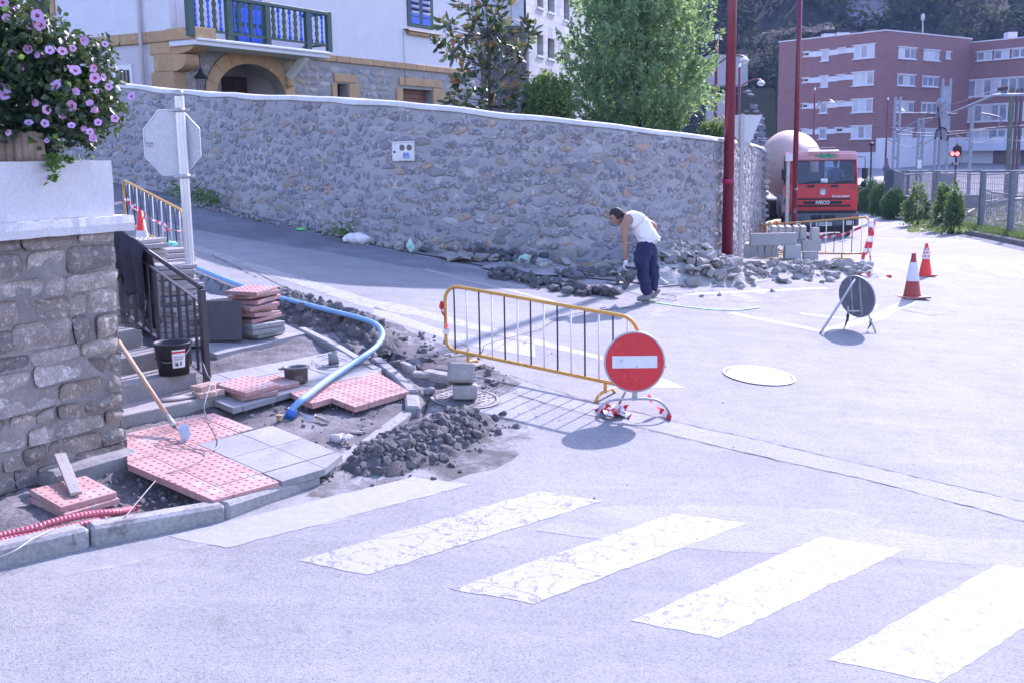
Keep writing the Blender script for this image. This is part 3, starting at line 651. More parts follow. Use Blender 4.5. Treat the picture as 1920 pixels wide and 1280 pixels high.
for k in range(4): mb.box(bc + n * .037 + r * bw * .13 + Z * (-.09 - k * .04) * bh / .36, (bw * .62, .003, .004), RM)
mb.build('rib', CONC, MBX)
mb = MB(); mb.box(bc + n * .038 + r * bw * .16 - Z * bh * .21, (bw * .28, .006, bh * .27), RM); lab = mb.build('label_plate', BLUEP, MBX)
rr = random.Random(3); mb = MB()
for a in range(6):
    for q in range(3):
        mb.box(bc + n * .0425 + r * bw * (.16 + (a - 2.5) * .045) - Z * bh * (.21 + (q - 1) * .085), (bw * rr.uniform(.012, .03), .003, bh * rr.uniform(.03, .06)), RM)
mb.build('print', WHITEP, lab)
# ---------------------------------------------------------------- garden behind the wall
GRASSG = mt('garden_ground', (.07, .09, .045), (.05, .06, .035), 2, .95)
mb = MB(); vs_ = []; fs = []
for i in range(0, 241, 6):
    q = WPt[i]; _, _, n, t = wall_at(WS[i]); vs_ += [Vector((q.x, q.y, t - .55)) - n * .3, Vector((q.x * 1.25 - 1.5, q.y + 16, t + .1 - .0)), Vector((q.x * 1.9 - 1, q.y + 34, t + .2))]
for i in range(len(vs_) // 3 - 1):
    for j in (0, 1): fs.append((i * 3 + j, i * 3 + 3 + j, i * 3 + 4 + j, i * 3 + 1 + j))
mb.add(vs_, fs); mb.build('garden', GRASSG, kind='structure')
# ---------------------------------------------------------------- near wall with planter (front left)
B0, B1 = G(0, 945), G(240, 868); dN = (B1 - B0); dN.z = 0; dN.normalize(); nN = Vector((dN.y, -dN.x, 0)); B00 = B1 - dN * 3.0
zl = W(228, 434, B1.y).z; zl2 = W(228, 405, B1.y).z; zp = W(208, 301, B1.y).z
NW = empty('garden_wall', B1, 'old stone block wall carrying a white rendered planter, at the foot of the steps', 'wall')
zb = min(gzf(B1.x, B1.y), gzf(B00.x, B00.y)) - .25; thick = 1.5
def nwp(s, z, o=0.0): return Vector((B1.x, B1.y, z)) - dN * (s - .032 * (z - gzf(B1.x, B1.y))) + nN * o      # s runs left from the corner
mb = MB(); vs_, fs = [], []; n1, n2 = 60, 34
for i in range(n1 + 1):
    for j in range(n2 + 1):
        q = nwp(3.0 * i / n1, zb + (zl - zb) * j / n2, 0); vs_.append(q - nN * (.035 + .012 * noise.fractal(q * 3, 1, 2, 3)))
for i in range(n1):
    for j in range(n2): a = i * (n2 + 1) + j; fs.append((a, a + 1, a + n2 + 2, a + n2 + 1))
mb.add(vs_, fs, True); sb = V * thick
mb.quad(nwp(.02, zb, -.03), nwp(.02, zb, -.03) + sb, nwp(.02, zl, -.03) + sb, nwp(.02, zl, -.03)); mb.build('mortar_core', MORTD, NW)
def blockstone(s0, s1, h0, h1, o, m, name='stone', seed=0, base=zb):
    """face stone between s0..s1 and h0..h1 with rounded irregular outline and rough front"""
    rr = random.Random(seed); nx = max(4, int((s1 - s0) / .035)); ny = max(4, int((h1 - h0) / .035)); vs_, fs = [], []
    cj = [(rr.uniform(-.02, .02), rr.uniform(-.018, .018)) for _ in range(4)]; tx = rr.uniform(-.03, .03); ty = rr.uniform(-.03, .03)
    for i in range(nx + 1):
        for j in range(ny + 1):
            a, b = i / nx, j / ny; e = min(a * (s1 - s0), (1 - a) * (s1 - s0), b * (h1 - h0), (1 - b) * (h1 - h0))
            jx = cj[0][0] * (1 - a) * (1 - b) + cj[1][0] * a * (1 - b) + cj[2][0] * a * b + cj[3][0] * (1 - a) * b; jy = cj[0][1] * (1 - a) * (1 - b) + cj[1][1] * a * (1 - b) + cj[2][1] * a * b + cj[3][1] * (1 - a) * b
            ca, cb = (a - .5) * 2, (b - .5) * 2; rd = max(0, abs(ca) ** 7 * abs(cb) ** 7) * .09
            s = s0 + (s1 - s0) * (.5 + ca / 2 * (1 - rd)) + jx; h = h0 + (h1 - h0) * (.5 + cb / 2 * (1 - rd)) + jy
            q = nwp(s, base + h); dpt = o * min(1, (e / .016) ** .7) + tx * ca * .5 + ty * cb * .5 + .016 * noise.fractal(q * 9 + Vector((seed, 0, 0)), 1, 2, 4) * (1 if e > .01 else .4)
            vs_.append(q + nN * (dpt - .03))
    for i in range(nx):
        for j in range(ny): k_ = i * (ny + 1) + j; fs.append((k_, k_ + 1, k_ + ny + 2, k_ + ny + 1))
    nr = [i * (ny + 1) for i in range(nx + 1)] + [nx * (ny + 1) + j for j in range(1, ny + 1)] + [i * (ny + 1) + ny for i in range(nx - 1, -1, -1)] + [j for j in range(ny - 1, 0, -1)]
    bk = len(vs_)
    for q in nr: vs_.append(vs_[q] - nN * .09)
    for q in range(len(nr)): a, b = nr[q], nr[(q + 1) % len(nr)]; fs.append((b, a, bk + q, bk + (q + 1) % len(nr)))
    mb = MB(); mb.add(vs_, fs, True); return mb.build(name, m, NW)
rr = random.Random(11); h = 0.03; row = 0; top = zl - zb
while h < top - .05:
    hh = min(rr.uniform(.1, .2), top - h); 
    if top - h - hh < .08: hh = top - h
    s = -.012
    while s < 2.4:
        w = rr.uniform(.14, .48); blockstone(s + .006, s + w - .008, h + .006, h + hh - .008, rr.choice((.0, .006, .012, .02)) if s > 0 else .03, rr.choice(PST), seed=row * 31 + int(s * 40)); s += w
    h += hh; row += 1
mb = MB(); R_ = Matrix((dN, -nN, Z)).transposed()
PLT = empty('planter', nwp(.5, zl), 'white rendered planter trough with a projecting ledge on top of the block wall', 'planter')
def slabm(s0, s1, o0, o1, z0, z1, jag=.006, m=WHITE, name='ledge', nx=60):
    vs_, fs = [], []
    prof = [(o0, z0), (o1, z0), (o1 + .002, (z0 + z1) / 2), (o1 - .006, z1), (o0, z1)]
    for i in range(nx + 1):
        s = s0 + (s1 - s0) * i / nx
        for k_, (o, z) in enumerate(prof):
            q = nwp(s, z, o); vs_.append(q + Vector((noise.noise(q * 14), noise.noise(q * 14 + Vector((5, 5, 5))), noise.noise(q * 11 + Vector((9, 0, 0))))) * jag * (1 if k_ else 0))
    m5 = len(prof)
    for i in range(nx):
        for k_ in range(m5): fs.append((i * m5 + k_, i * m5 + (k_ + 1) % m5, (i + 1) * m5 + (k_ + 1) % m5, (i + 1) * m5 + k_)[::-1])
    fs += [list(range(m5)), [nx * m5 + k_ for k_ in range(m5)][::-1]]
    mb = MB(); mb.add(vs_, fs, False); return mb.build(name, m, PLT)
slabm(-.12, 3.0, -1.3, .055, zl, zl2); slabm(.01, 3.0, -1.25, 0.0, zl2, zp, .004, name='trough', nx=50)
FOOT = mt('footing', (.3, .29, .28), (.2, .19, .19), 4, .95, bump=.8, bs=18, wear=(.42, .4, .38), ws=5, wt=.55)
fb = gzf(B1.x, B1.y); mb = MB(); mb.box(nwp(.36, fb + .02, .03), (.74, .2, .22), R_, .03); mb.build('footing', FOOT, NW)
# ---------------------------------------------------------------- steps up to the left
SA, SB = G(237, 812), G(425, 768); z0 = (SA.z + SB.z) / 2; RISE, RUN = .152, .41; SWID = (SB - SA).xy.length; SU = (SB - SA); SU.z = 0; SU.normalize(); SV = Vector((-SU.y, SU.x, 0)); SA0 = SA - SU * .25
STR = empty('steps', SB, 'concrete steps with worn treads climbing behind the stone wall', 'steps')
STEPM = mt('step_concrete', (.31, .29, .28), (.24, .225, .22), 3, .9, bump=.4, bs=60, wear=(.4, .38, .37), ws=6, wt=.6)
def stp(i, u, v, z=0): q = SA + SU * u + SV * (RUN * i + v); return Vector((q.x, q.y, z0 + RISE * (i + 1) + z))
for i in range(9):
    zt = z0 + RISE * (i + 1); c = SA0 + SU * (SWID + .25 - (.0 if i else 0)) / 2 + SV * (RUN * i + RUN * .6); R_ = Matrix((SU, SV, Z)).transposed(); mb = MB(); mb.box((c.x, c.y, zt - RISE * .65), (SWID + .25, RUN * 1.2, RISE * 1.3), R_, .008); mb.build('step', STEPM, STR)
# railing
RAILD = mt('rail_paint', (.035, .032, .045), (.05, .045, .055), 20, .35, spec=.5, wear=(.2, .15, .13), ws=30, wt=.74)
RL = empty('stair_railing', stp(0, SWID - .1, .2), 'dark painted metal railing beside the concrete steps', 'railing'); SL = SV * RUN + Z * RISE; ur = SWID - .155
RB = EYE + ray(389, 724) * ((z0 + RISE - CAMH) / ray(389, 724).z)
def rp(t, z): q = RB + SV * (RUN * t); return Vector((q.x, q.y, z0 + RISE * (1 + t) + z))
ph = .89
R_ = Matrix((SU, SV, Z)).transposed()
Rs = Matrix((SU, SL.normalized(), SU.cross(SL.normalized()))).transposed()
def slope_bar(t0, t1, z, w, h_): a, b = rp(t0, z), rp(t1, z); mb = MB(); mb.box((a + b) / 2, (w, (b - a).length, h_), Rs, .002); return mb
for t in (0, 3.1, 6.2): mb = MB(); mb.box(rp(t, ph / 2 - .01), (.055, .055, ph), R_, .003); mb.build('post', RAILD, RL)
mb = MB(); mb.tube([rp(-.0, ph + .0), rp(8.5, ph)], .02, 10); mb.build('handrail', RAILD, RL)
slope_bar(0, 8.5, ph - .13, .04, .012).build('upper_rail', RAILD, RL); slope_bar(0, 8.5, .1, .04, .012).build('lower_rail', RAILD, RL)
for k in range(1, 40):
    t = k * .29
    if any(abs(t - q) < .08 for q in (0, 3.1, 6.2)): continue
    mb = MB(); mb.box(rp(t, .1 + (ph - .23) / 2), (.012 if k % 3 else .016, .034 if k % 3 else .05, ph - .23), R_, .001); mb.build('bar', RAILD, RL)
# jacket hung over the rail
CLOTH = mt('dark_cloth', (.022, .02, .03), (.035, .032, .045), 9, .85, bump=.3, bs=120)
jk = empty('jacket', rp(3.6, ph), 'dark work jacket draped over the stair railing under the planter ledge', 'jacket')
def drape(name, t0, t1, L0, L1, off, seed):
    vs_, fs = [], []; n_, m_ = 16, 14
    for i in range(n_ + 1):
        t = t0 + (t1 - t0) * i / n_
        for j in range(m_ + 1):
            a = j / m_; L = L0 + (L1 - L0) * (i / n_) + .05 * math.sin(i * .9 + seed); d = -a * L + .03; q = rp(t, ph + d); o = off * (1 - math.exp(-j / 1.5)) + .035 * math.sin(i * 1.1 + seed + a * 2) * a + .02 * noise.noise(q * 8); vs_.append(q + SU * o)
    for i in range(n_):
        for j in range(m_): k_ = i * (m_ + 1) + j; fs.append((k_, k_ + 1, k_ + m_ + 2, k_ + m_ + 1))
    mb = MB(); mb.add(vs_, fs, True); o = mb.build(name, CLOTH, jk); md = o.modifiers.new('s', 'SOLIDIFY'); md.thickness = .02; return o
drape('back_panel', 1.95, 3.6, .5, .45, .05, 1); drape('front_panel', 2.0, 3.4, .55, .42, -.05, 2); drape('sleeve', 1.9, 2.35, .72, .78, .07, 4); drape('sleeve', 3.0, 3.4, .6, .55, .07, 6)
# ---------------------------------------------------------------- loose paving slabs and stacks
def tilemesh(name, bumps=True, s=.4, th=.042, seed=0, chip=False):
    mb = MB(); rr = random.Random(seed)
    if chip:
        P = [(-s / 2, -s / 2), (s * .1, -s / 2), (s * .28, -s * .3), (s / 2, -s * .34), (s / 2, s / 2), (-s / 2, s / 2)]; mb.prism([(x, y, th) for x, y in P], th)
    else: mb.box((0, 0, th / 2), (s, s, th), None, .004)
    if bumps:
        for a in range(6):
            for b in range(6):
                x, y = (a - 2.5) * s / 6, (b - 2.5) * s / 6
                if chip and x > 0 and y < -s * .28: continue
                n = 6; lo = [Vector((x + .0165 * math.cos(2 * pi * k / n), y + .0165 * math.sin(2 * pi * k / n), th)) for k in range(n)]; c = Vector((x, y, th)); hi = [c + (p - c) * .7 + Z * .0045 for p in lo]; mb.add(lo + hi, [(k, (k + 1) % n, n + (k + 1) % n, n + k) for k in range(n)] + [list(range(n, 2 * n))])
    me = bpy.data.meshes.new(name); me.from_pydata([tuple(v) for v in mb.v], [], mb.f); return me
TB, TF, TC = tilemesh('tile'), tilemesh('tile_flat', False), tilemesh('tile_chipped', chip=True)
TFB = tilemesh('slab_plain', False, .42, .05); THALF = tilemesh('tile_half', True, .4)
def pl(p, rz=0.0, rx=0.0, ry=0.0, s=(1, 1, 1)): return Matrix.Translation(p) @ Matrix.Rotation(rz, 4, 'Z') @ Matrix.Rotation(rx, 4, 'X') @ Matrix.Rotation(ry, 4, 'Y') @ Matrix.Diagonal((*s, 1))
GS = math.atan(GK)
def tile(me, p, rz, m, label, cat='paving tile', group=None, rx=None, ry=0.0, s=(1, 1, 1)):
    n = Vector((GK * math.sin(GA), -GK * math.cos(GA), 1)).normalized(); q = Z.rotation_difference(n).to_matrix().to_4x4() if rx is None else Matrix.Rotation(rx, 4, 'X')
    return inst('loose_tile', me, Matrix.Translation(p) @ q @ Matrix.Rotation(rz, 4, 'Z') @ Matrix.Rotation(ry, 4, 'Y') @ Matrix.Diagonal((*s, 1)), None, m, label=label, category=cat, **({'group': group} if group else {}))
def inst(name, me, mat4, parent, m=None, label=None, category=None, group=None, kind=None):
    o = bpy.data.objects.new(name, me); COL.objects.link(o)
    if parent is not None: o.parent = parent; o.matrix_local = Matrix.Translation(-ORG.get(parent.name, Vector())) @ mat4
    else: o.matrix_world = mat4; ORG[o.name] = mat4.translation.copy()
    if m is not None:
        if len(me.materials) == 0: me.materials.append(m)
        o.material_slots[0].link = 'OBJECT'; o.material_slots[0].material = m
    return tag(o, label, category, group, kind)
tp = G(138, 930, .10)
tile(TB, tp + Vector((.015, -.015, -.045)), AU + .06, SLABP, 'lower pink knobbed tile of the pair lying in the dirt below the block wall'); tile(TB, tp, AU, SLABP, 'upper pink knobbed tile of the pair in the dirt, a board resting on it')
WOOD = mt('grey_wood', (.36, .33, .31), (.27, .25, .24), 4, .85, bump=.4, bs=60, wear=(.2, .18, .17), ws=12, wt=.62); WOODP = mt('handle_wood', (.50, .32, .22), (.42, .27, .18), 6, .6, wear=(.3, .22, .18), ws=20, wt=.64)
a = G(143, 925, .165); wp = nwp(0, 0); sB = (Vector(wp) - a).dot(dN); bt = W(113, 853, a.y + .0)
bt = nwp(sB * 0 + (Vector((B1.x, B1.y, 0)) - Vector((a.x, a.y, 0))).dot(dN) + .0, 0, .06); 
for it_ in range(30): # board top rests on the wall face
    pass
tt = min(((abs(PXL(nwp(s * .01, W(113, 853, nwp(s * .01, 0, .05).y).z, .05))[0] - 113)), s * .01) for s in range(1, 200))[1]; b = nwp(tt, W(113, 853, nwp(tt, 0, .05).y).z, .05)
x = (b - a).normalized(); y = x.cross(Vector((0, 0, 1))).normalized(); zz = x.cross(y); mb = MB(); mb.box((a + b) / 2, ((b - a).length, .075, .022), Matrix((x, y, zz)).transposed(), .002)
mb.build('board', WOOD, org=a, label='weathered board leaning on the block wall with its foot on the pink tile', cat='board')
tile(TB, G(463, 727, .17), AU + .1, SLABP, 'pink knobbed tile lying over the post end of the steps, on another tile'); tile(TF, G(468, 736, .125), AU - .12, SLABP, 'plain pink tile under the knobbed one beside the railing post', s=(.9, .9, 1)); tile(TB, G(512, 722, .125), AU + .02, SLABP, 'single pink knobbed tile on the grey paving left of the oval iron frame', s=(.85, .85, 1))
for k, (pxx, py, dz_, rz) in enumerate(((392, 741, .0, -.15), (388, 728, .043, .1))):
    q = stp(0, 0, 0); Yq = 9.85; c = W(pxx, py, Yq); c.z = z0 + RISE + dz_ + .001; t_ = (c.z - CAMH) / ray(pxx, py).z; c = EYE + ray(pxx, py) * t_; inst('broken_tile', TC, pl(c, AU + rz, 0, 0, (.62, .36, 1)), None, mt('tile_body', (.5, .36, .31), (.4, .28, .24), 9, .9, bump=.5), label=('lower' if k == 0 else 'upper') + ' broken pink tile piece on the lowest step beside the post', category='broken tile')
def onz(px, py, z): d = ray(px, py); return EYE + d * ((z - CAMH) / d.z)
c = onz(337, 747, z0 + RISE + .004); mb = MB(); R_ = Matrix.Rotation(AU - .2, 3, 'Z'); mb.lathe([(.14, 0), (.15, .008), (.145, .018), (0, .02)], c, 24, R_, sx=1.15, sy=.42); mb.build('plastering_float', mt('float_wood', (.45, .42, .4), (.3, .28, .27), 9, .8), org=c, label='oval plasterer float lying on the lowest step', cat='float')
# stacks
def stack(px, py, dz, n, seed, m, label, mtop=None, spread=.05, th=.046, me=TFB, mix=None, s=1.0, rz0=AU, tilt=.02, ref=None):
    rr = random.Random(seed); b = G(px, py, dz) if ref is None else ref; e = empty('slab_stack', b, label, 'slab stack')
    for k in range(n):
        last = k == n - 1; mm = (mtop or m) if last else (rr.choice(mix) if mix else m); g_ = TB if (last and mtop) else me
        inst('slab', g_, pl(b + Vector((rr.uniform(-spread, spread), rr.uniform(-spread, spread), k * th * s)), rz0 + rr.uniform(-.35, .35) * (spread / .05), rr.uniform(-tilt, tilt), rr.uniform(-tilt, tilt), (s, s, s)), e, mm)
    return e
stack(330, 628, .1, 14, 1, SLABG, 'tall stack of grey slabs behind the stair railing topped by a knobbed one', SLABPG, th=.055, mix=[SLABG, SLABPG, CONC])
stack(268, 610, .1, 17, 2, SLABG, 'tallest stack of grey slabs, next to the far barrier', SLABPG, th=.056, mix=[SLABG, SLABPG, CONC])
stack(318, 560, .15, 11, 21, SLABG, 'slab stack at the foot of the far barrier carrying a turquoise rag', SLABPG, th=.055, mix=[SLABG, SLABPG, CONC])
stack(395, 612, .12, 6, 3, SLABG, 'short stack of grey slabs just behind the railing post', SLABG, th=.055)
b_ = G(478, 628, .12)
stack(0, 0, 0, 3, 5, CONC, 'low stack of grey slabs under the pink tiles', None, .05, .05, TFB, ref=b_)
stack(0, 0, 0, 7, 6, SLABP, 'leaning pile of pink knobbed tiles on top of grey slabs', SLABP, .05, .05, TB, ref=b_ + Vector((-.02, .02, .16)), tilt=.09)
q = G(418, 640, .12); nS = Vector((.12, -.95, .3)).normalized(); x = Vector((1, .12, 0)).normalized(); y = nS.cross(x).normalized(); inst('standing_slab', TFB, Matrix.Translation(q + y * .21) @ Matrix(((x.x, y.x, nS.x, 0), (x.y, y.y, nS.y, 0), (x.z, y.z, nS.z, 0), (0, 0, 0, 1))) @ Matrix.Diagonal((.95, 1.0, 1.2, 1)), None, mt('rubber_slab', (.12, .115, .12), (.09, .088, .092), 30, .95, bump=.5), label='dark slab stood on edge beside the railing post, leaning on the stacks', category='slab')
# turquoise rag
RAG = mt('turquoise_rag', (.15, .55, .45), (.3, .7, .6), 9, .7)
def crumple(name, c, r, m, label, cat, seed=0, sq=(1, 1, .6), org=None, sub=2, amp=.45):
    import bmesh
    bm = bmesh.new(); bmesh.ops.create_icosphere(bm, subdivisions=sub, radius=1); 
    for v in bm.verts:
        n_ = noise.noise(v.co * 1.6 + Vector((seed * 3.1, 0, 0))) * amp + noise.noise(v.co * 3.7 + Vector((seed, 5, 0))) * amp * .5; q_ = v.co * (1 + n_); v.co = Vector((q_.x * sq[0], q_.y * sq[1], q_.z * sq[2])) * r
    me = bpy.data.meshes.new(name); bm.to_mesh(me); bm.free(); o = bpy.data.objects.new(name, me); me.materials.append(m); COL.objects.link(o); o.location = c; ORG[o.name] = Vector(c); return tag(o, label, cat)
crumple('rag', G(322, 458, .62), .07, RAG, 'turquoise rag lying on the slabs at the foot of the far barrier', 'rag', 3)
# ---------------------------------------------------------------- bucket, hoe, pipes and small tools
c = onz(327, 700, z0 + 2 * RISE + .002); BK = empty('bucket', c, 'black mortar bucket with a paper label standing on the second step', 'bucket'); BKM = mt('bucket_plastic', (.03, .03, .035), (.05, .05, .055), 12, .55, wear=(.3, .3, .3), ws=22, wt=.7)
mb = MB(); mb.lathe([(.0, .01), (.125, .01), (.13, 0), (.158, .27), (.17, .272), (.17, .285), (.157, .285), (.15, .27), (.12, .02), (0, .02)], c, 36); mb.build('body', BKM, BK)
pr = [c + Vector((.172 * math.cos(a), .172 * math.sin(a), .24 - .12 * math.sin((a - 3.3) / (5.6 - 3.3) * pi) * 0)) for a in (3.3,)]
mb = MB(); hp = []
for k in range(13):
    a = pi * k / 12; hp.append(c + Vector((-.165 * math.cos(a) * .98, -.165 * math.sin(a) * .35 - .12 * math.sin(a), .25 - .12 * math.sin(a))))
mb.tube(hp, .0028, 5); mb.build('handle', mt('wire', (.5, .48, .47), None, 8, .5, .6), BK); mb = MB(); m0 = len(hp) // 3; mb.tube([hp[3], hp[4], hp[5]], .011, 8); mb.build('grip', BLACK, BK)
LBL = mt('label_paper', (.75, .74, .74), (.62, .6, .62), 40, .7, rv=0); LBR = mt('label_red', (.6, .03, .05), None, 9, .7, rv=0); INK = mt('ink', (.12, .1, .12), None, 9, .7, rv=0)
def patch(a0, a1, z0_, z1_, off, m, name, par):
    vs_, fs = [], []; n = 8
    for i in range(n + 1):
        a = a0 + (a1 - a0) * i / n
        for z in (z0_, z1_): r = .13 + (.158 - .13) * z / .27 + off; vs_.append(c + Vector((r * math.cos(a), r * math.sin(a), z)))
    for i in range(n): fs.append((2 * i, 2 * i + 2, 2 * i + 3, 2 * i + 1))
    mb = MB(); mb.add(vs_, fs, True); return mb.build(name, m, par)
lb = patch(4.95, 5.75, .075, .235, .002, LBL, 'label', BK); patch(4.95, 5.75, .205, .222, .0035, LBR, 'stripe', lb); patch(5.05, 5.5, .17, .175, .0035, INK, 'print', lb); patch(5.05, 5.6, .15, .155, .0035, INK, 'print', lb); patch(5.1, 5.3, .09, .12, .0035, INK, 'print', lb); patch(5.4, 5.5, .09, .13, .0035, INK, 'print', lb)
STEEL = mt('steel', (.45, .45, .46), (.36, .35, .35), 12, .4, .8, wear=(.3, .25, .22), ws=14, wt=.6); GALV = mt('galvanised', (.42, .43, .44), (.36, .37, .38), 9, .45, .55, spec=.5)
hb = G(340, 818, .14); ht = W(222, 640, hb.y + .75); hd = (ht - hb).normalized(); HO = empty('hoe', hb, 'long wooden handled hoe propped against the stone wall, steel blade on the pink tiles', 'hoe')
f0 = hb + hd * .12; mb = MB(); mb.cyl(f0, ht, .017, .019, 12); mb.build('handle', WOODP, HO); mb = MB(); mb.cyl(f0 - hd * .0, f0 + hd * .13, .022, .02, 12); mb.tube([f0, hb + Z * .03 + hd * .03, hb + Vector((.03, -.02, .0)), hb + Vector((.07, 0, .04))], [.012, .009, .009, .008], 8); mb.build('ferrule', STEEL, HO)
bl = [W(333, 803, hb.y - .02), W(342, 793, hb.y), W(352, 796, hb.y + .0), W(358, 812, hb.y - .03), W(352, 824, hb.y - .06), W(343, 832, hb.y - .06)]; mb = MB(); mb.prism(bl, .006, dirn=Vector((.2, -.9, .4)).normalized()); mb.build('blade', mt('blade_steel', (.55, .56, .6), (.45, .46, .5), 12, .4, .5), HO)
BLUE = mt('blue_pipe', (.19, .37, .60), (.16, .33, .56), 4, .45, spec=.5, rv=0, wear=(.3, .42, .58), ws=9, wt=.66)
def spline(pts, n=10):
    P = [Vector(p) for p in pts]; return [cat(P, i / n) for i in range((len(P) - 1) * n + 1)]
pp = [(544, 778, .06), (550, 764, .13), (572, 744, .2), (620, 707, .19), (668, 676, .19), (703, 652, .2), (717, 630, .26), (709, 612, .3), (682, 599, .3), (600, 578, .26), (520, 557, .2), (445, 533, .17), (380, 507, .2), (340, 490, .2), (290, 470, .2)]
BP = empty('water_pipe', G(545, 785), 'light blue plastic water pipe arching over the paving to a brass fitting', 'water pipe')
mb = MB(); mb.tube(spline([G(*p) for p in pp], 9), .029, 16); mb.build('pipe', BLUE, BP); e0 = G(544, 778, .06)
BRASS = mt('brass', (.45, .36, .22), (.3, .25, .18), 12, .5, .7); mb = MB(); d0 = (G(550, 764, .13) - e0).normalized(); mb.cyl(e0 + d0 * .06, e0 - d0 * .03, .044, .047, 14); mb.build('sleeve', mt('blue_tape', (.04, .16, .55), None, 9, .4), BP)
mb = MB(); mb.cyl(e0 - d0 * .03, e0 - d0 * .09, .035, .03, 8); mb.cyl(e0 - d0 * .09, e0 - d0 * .14 - Z * .02, .04, .04, 6); mb.cyl(e0 - d0 * .1 - U * .05, e0 - d0 * .1 + U * .05, .018, .018, 8); mb.build('fitting', BRASS, BP)
vb = G(524, 792, .05); mb = MB(); mb.cyl(vb, vb + Z * .06, .022, .022, 8); mb.cyl(vb + Z * .055, vb + Z * .07, .03, .03, 6); mb.build('stopcock', BRASS, org=vb, label='small brass stopcock in the soil beside the blue pipe end', cat='stopcock')
def oval(px, py, dz):
    c = G(px, py, dz); e = empty('surface_box', c, 'dirty oval cast iron valve box frame standing open on the paving', 'valve box'); R_ = Matrix.Rotation(.35, 3, 'Z'); mb = MB()
    mb.lathe([(.1, 0), (.105, .13), (.125, .135), (.125, .15), (.1, .152), (.088, .145), (.085, .01)], c, 28, R_, sx=1.05, sy=.85); mb.build('body', IRON, e); mb = MB(); mb.box(c + R_ @ Vector((-.13, .0, .137)), (.06, .05, .015), R_, .004); mb.build('lug', IRON, e)
oval(556, 716, .12)
c2 = G(626, 684, .12); PS = empty('pipe_stub', c2, 'short grey pipe end on a plate with wire coiled round it', 'pipe end'); mb = MB(); mb.lathe([(.052, 0), (.052, .115), (.045, .115), (.045, .02), (0, .02)], c2 + Vector((.0, .0, .012)), 20); mb.build('pipe', mt('grey_pipe', (.2, .2, .21), (.27, .27, .27), 9, .8), PS); mb = MB(); mb.box(c2 + Vector((-.03, -.03, .006)), (.15, .13, .012), Matrix.Rotation(.4, 3, 'Z'), .002); mb.build('plate', STEEL, PS)
WIREM = mt('grey_wire', (.3, .29, .3), None, 9, .6, rv=0); WIREL = mt('pale_wire', (.55, .54, .55), None, 9, .6, rv=0); WIRED = mt('black_cable', (.03, .03, .035), None, 9, .6, rv=0)
def cable(name, pts, r, m, label, cat='cable', n=8, group=None):
    P = [G(*(p if len(p) > 2 else (*p, .02))) for p in pts]; mb = MB(); mb.tube(spline(P, n), r, 5); return mb.build(name, m, org=P[0], label=label, cat=cat, group=group)
cable('wire', [(0, 1043, .12), (30, 1030, .14), (60, 1010, .14), (100, 990, .14)], .0035, WIREL, 'pale wire lying across the corner kerb stones'); 
cable('wire', [(235, 968, .13), (262, 935, .1), (300, 893, .1), (330, 882, .135), (375, 862, .135), (386, 850, .135), (370, 842, .135), (330, 840, .135), (300, 833, .135), (296, 826, .135), (325, 822, .14), (360, 838, .135), (398, 844, .135), (410, 826, .135), (402, 802, .135), (385, 776, .14), (384, 755, .2), (395, 715, .25), (388, 700, .3), (378, 672, .35)], .0042, WIREM, 'grey wire looping over the pink and grey tiles from the railing')
wl = [(628 + 46 * math.cos(a) * (1 - a * .03), 672 + 13 * math.sin(a) + a, .13 + .01 * math.sin(a * 3)) for a in np.arange(0, 12, .7)]
cable('wire', wl, .003, WIREM, 'thin grey wire coiled round the short pipe end', n=6); cable('wire', [(640, 690, .13), (690, 682, .14), (740, 678, .14), (790, 668, .1), (840, 660, .06), (880, 656, .04), (862, 646, .1), (830, 662, .1), (850, 668, .05), (900, 662, .1), (912, 645, .16), (960, 632, .03), (1010, 618, .03), (1040, 600, .02), (1080, 588, .02), (1140, 580, .02), (1190, 575, .02), (1240, 562, .02)], .0045, WIRED, 'black power cable running under the barrier to the man with the breaker')
cable('wire', [(500, 706, .13), (540, 716, .13), (580, 722, .13), (620, 716, .13), (680, 705, .13)], .003, WIREM, 'thin wire trailing past the oval iron frame')
cable('wire', [(1170, 545, .05), (1195, 552), (1230, 558), (1262, 563), (1268, 556), (1240, 551), (1290, 549), (1300, 543), (1270, 540), (1235, 538), (1300, 532), (1400, 530), (1440, 525)], .006, WIREM, 'grey air hose lying in loops beside the rubble pile')
# corrugated conduit
CONDM = mt('red_conduit', (.48, .12, .15), (.40, .10, .13), 9, .45, spec=.4, rv=0, wear=(.6, .4, .38), ws=8, wt=.62)
def conduit(pts, r, label):
    P = [G(*p) for p in pts]; Q = spline(P, 12); L = [0]
    for i in range(len(Q) - 1): L.append(L[-1] + (Q[i + 1] - Q[i]).length)
    n = int(L[-1] / .0065); T_ = []; rs = []
    for i in range(n):
        s = L[-1] * i / n; j = min(int(np.searchsorted(L, s)), len(Q) - 1); j = max(j, 1); f = (s - L[j - 1]) / max(L[j] - L[j - 1], 1e-9); T_.append(Q[j - 1].lerp(Q[j], f)); rs.append(r if i % 4 < 2 else r * .86)
    mb = MB(); mb.tube(T_, rs, 12, smooth=False); mb.build('conduit', CONDM, org=P[0], label=label, cat='conduit')
conduit([(-120, 1030, .12), (0, 1004, .1), (60, 990, .11), (110, 975, .12), (170, 963, .11), (225, 958, .07), (260, 950, -.03)], .025, 'upper, thicker red corrugated conduit lying behind the corner kerb')
conduit([(-120, 1045, .12), (0, 1013, .1), (60, 1002, .1), (120, 989, .1), (170, 978, .09), (205, 970, .02), (235, 962, -.03)], .019, 'lower, thinner red corrugated conduit against the kerb stones')
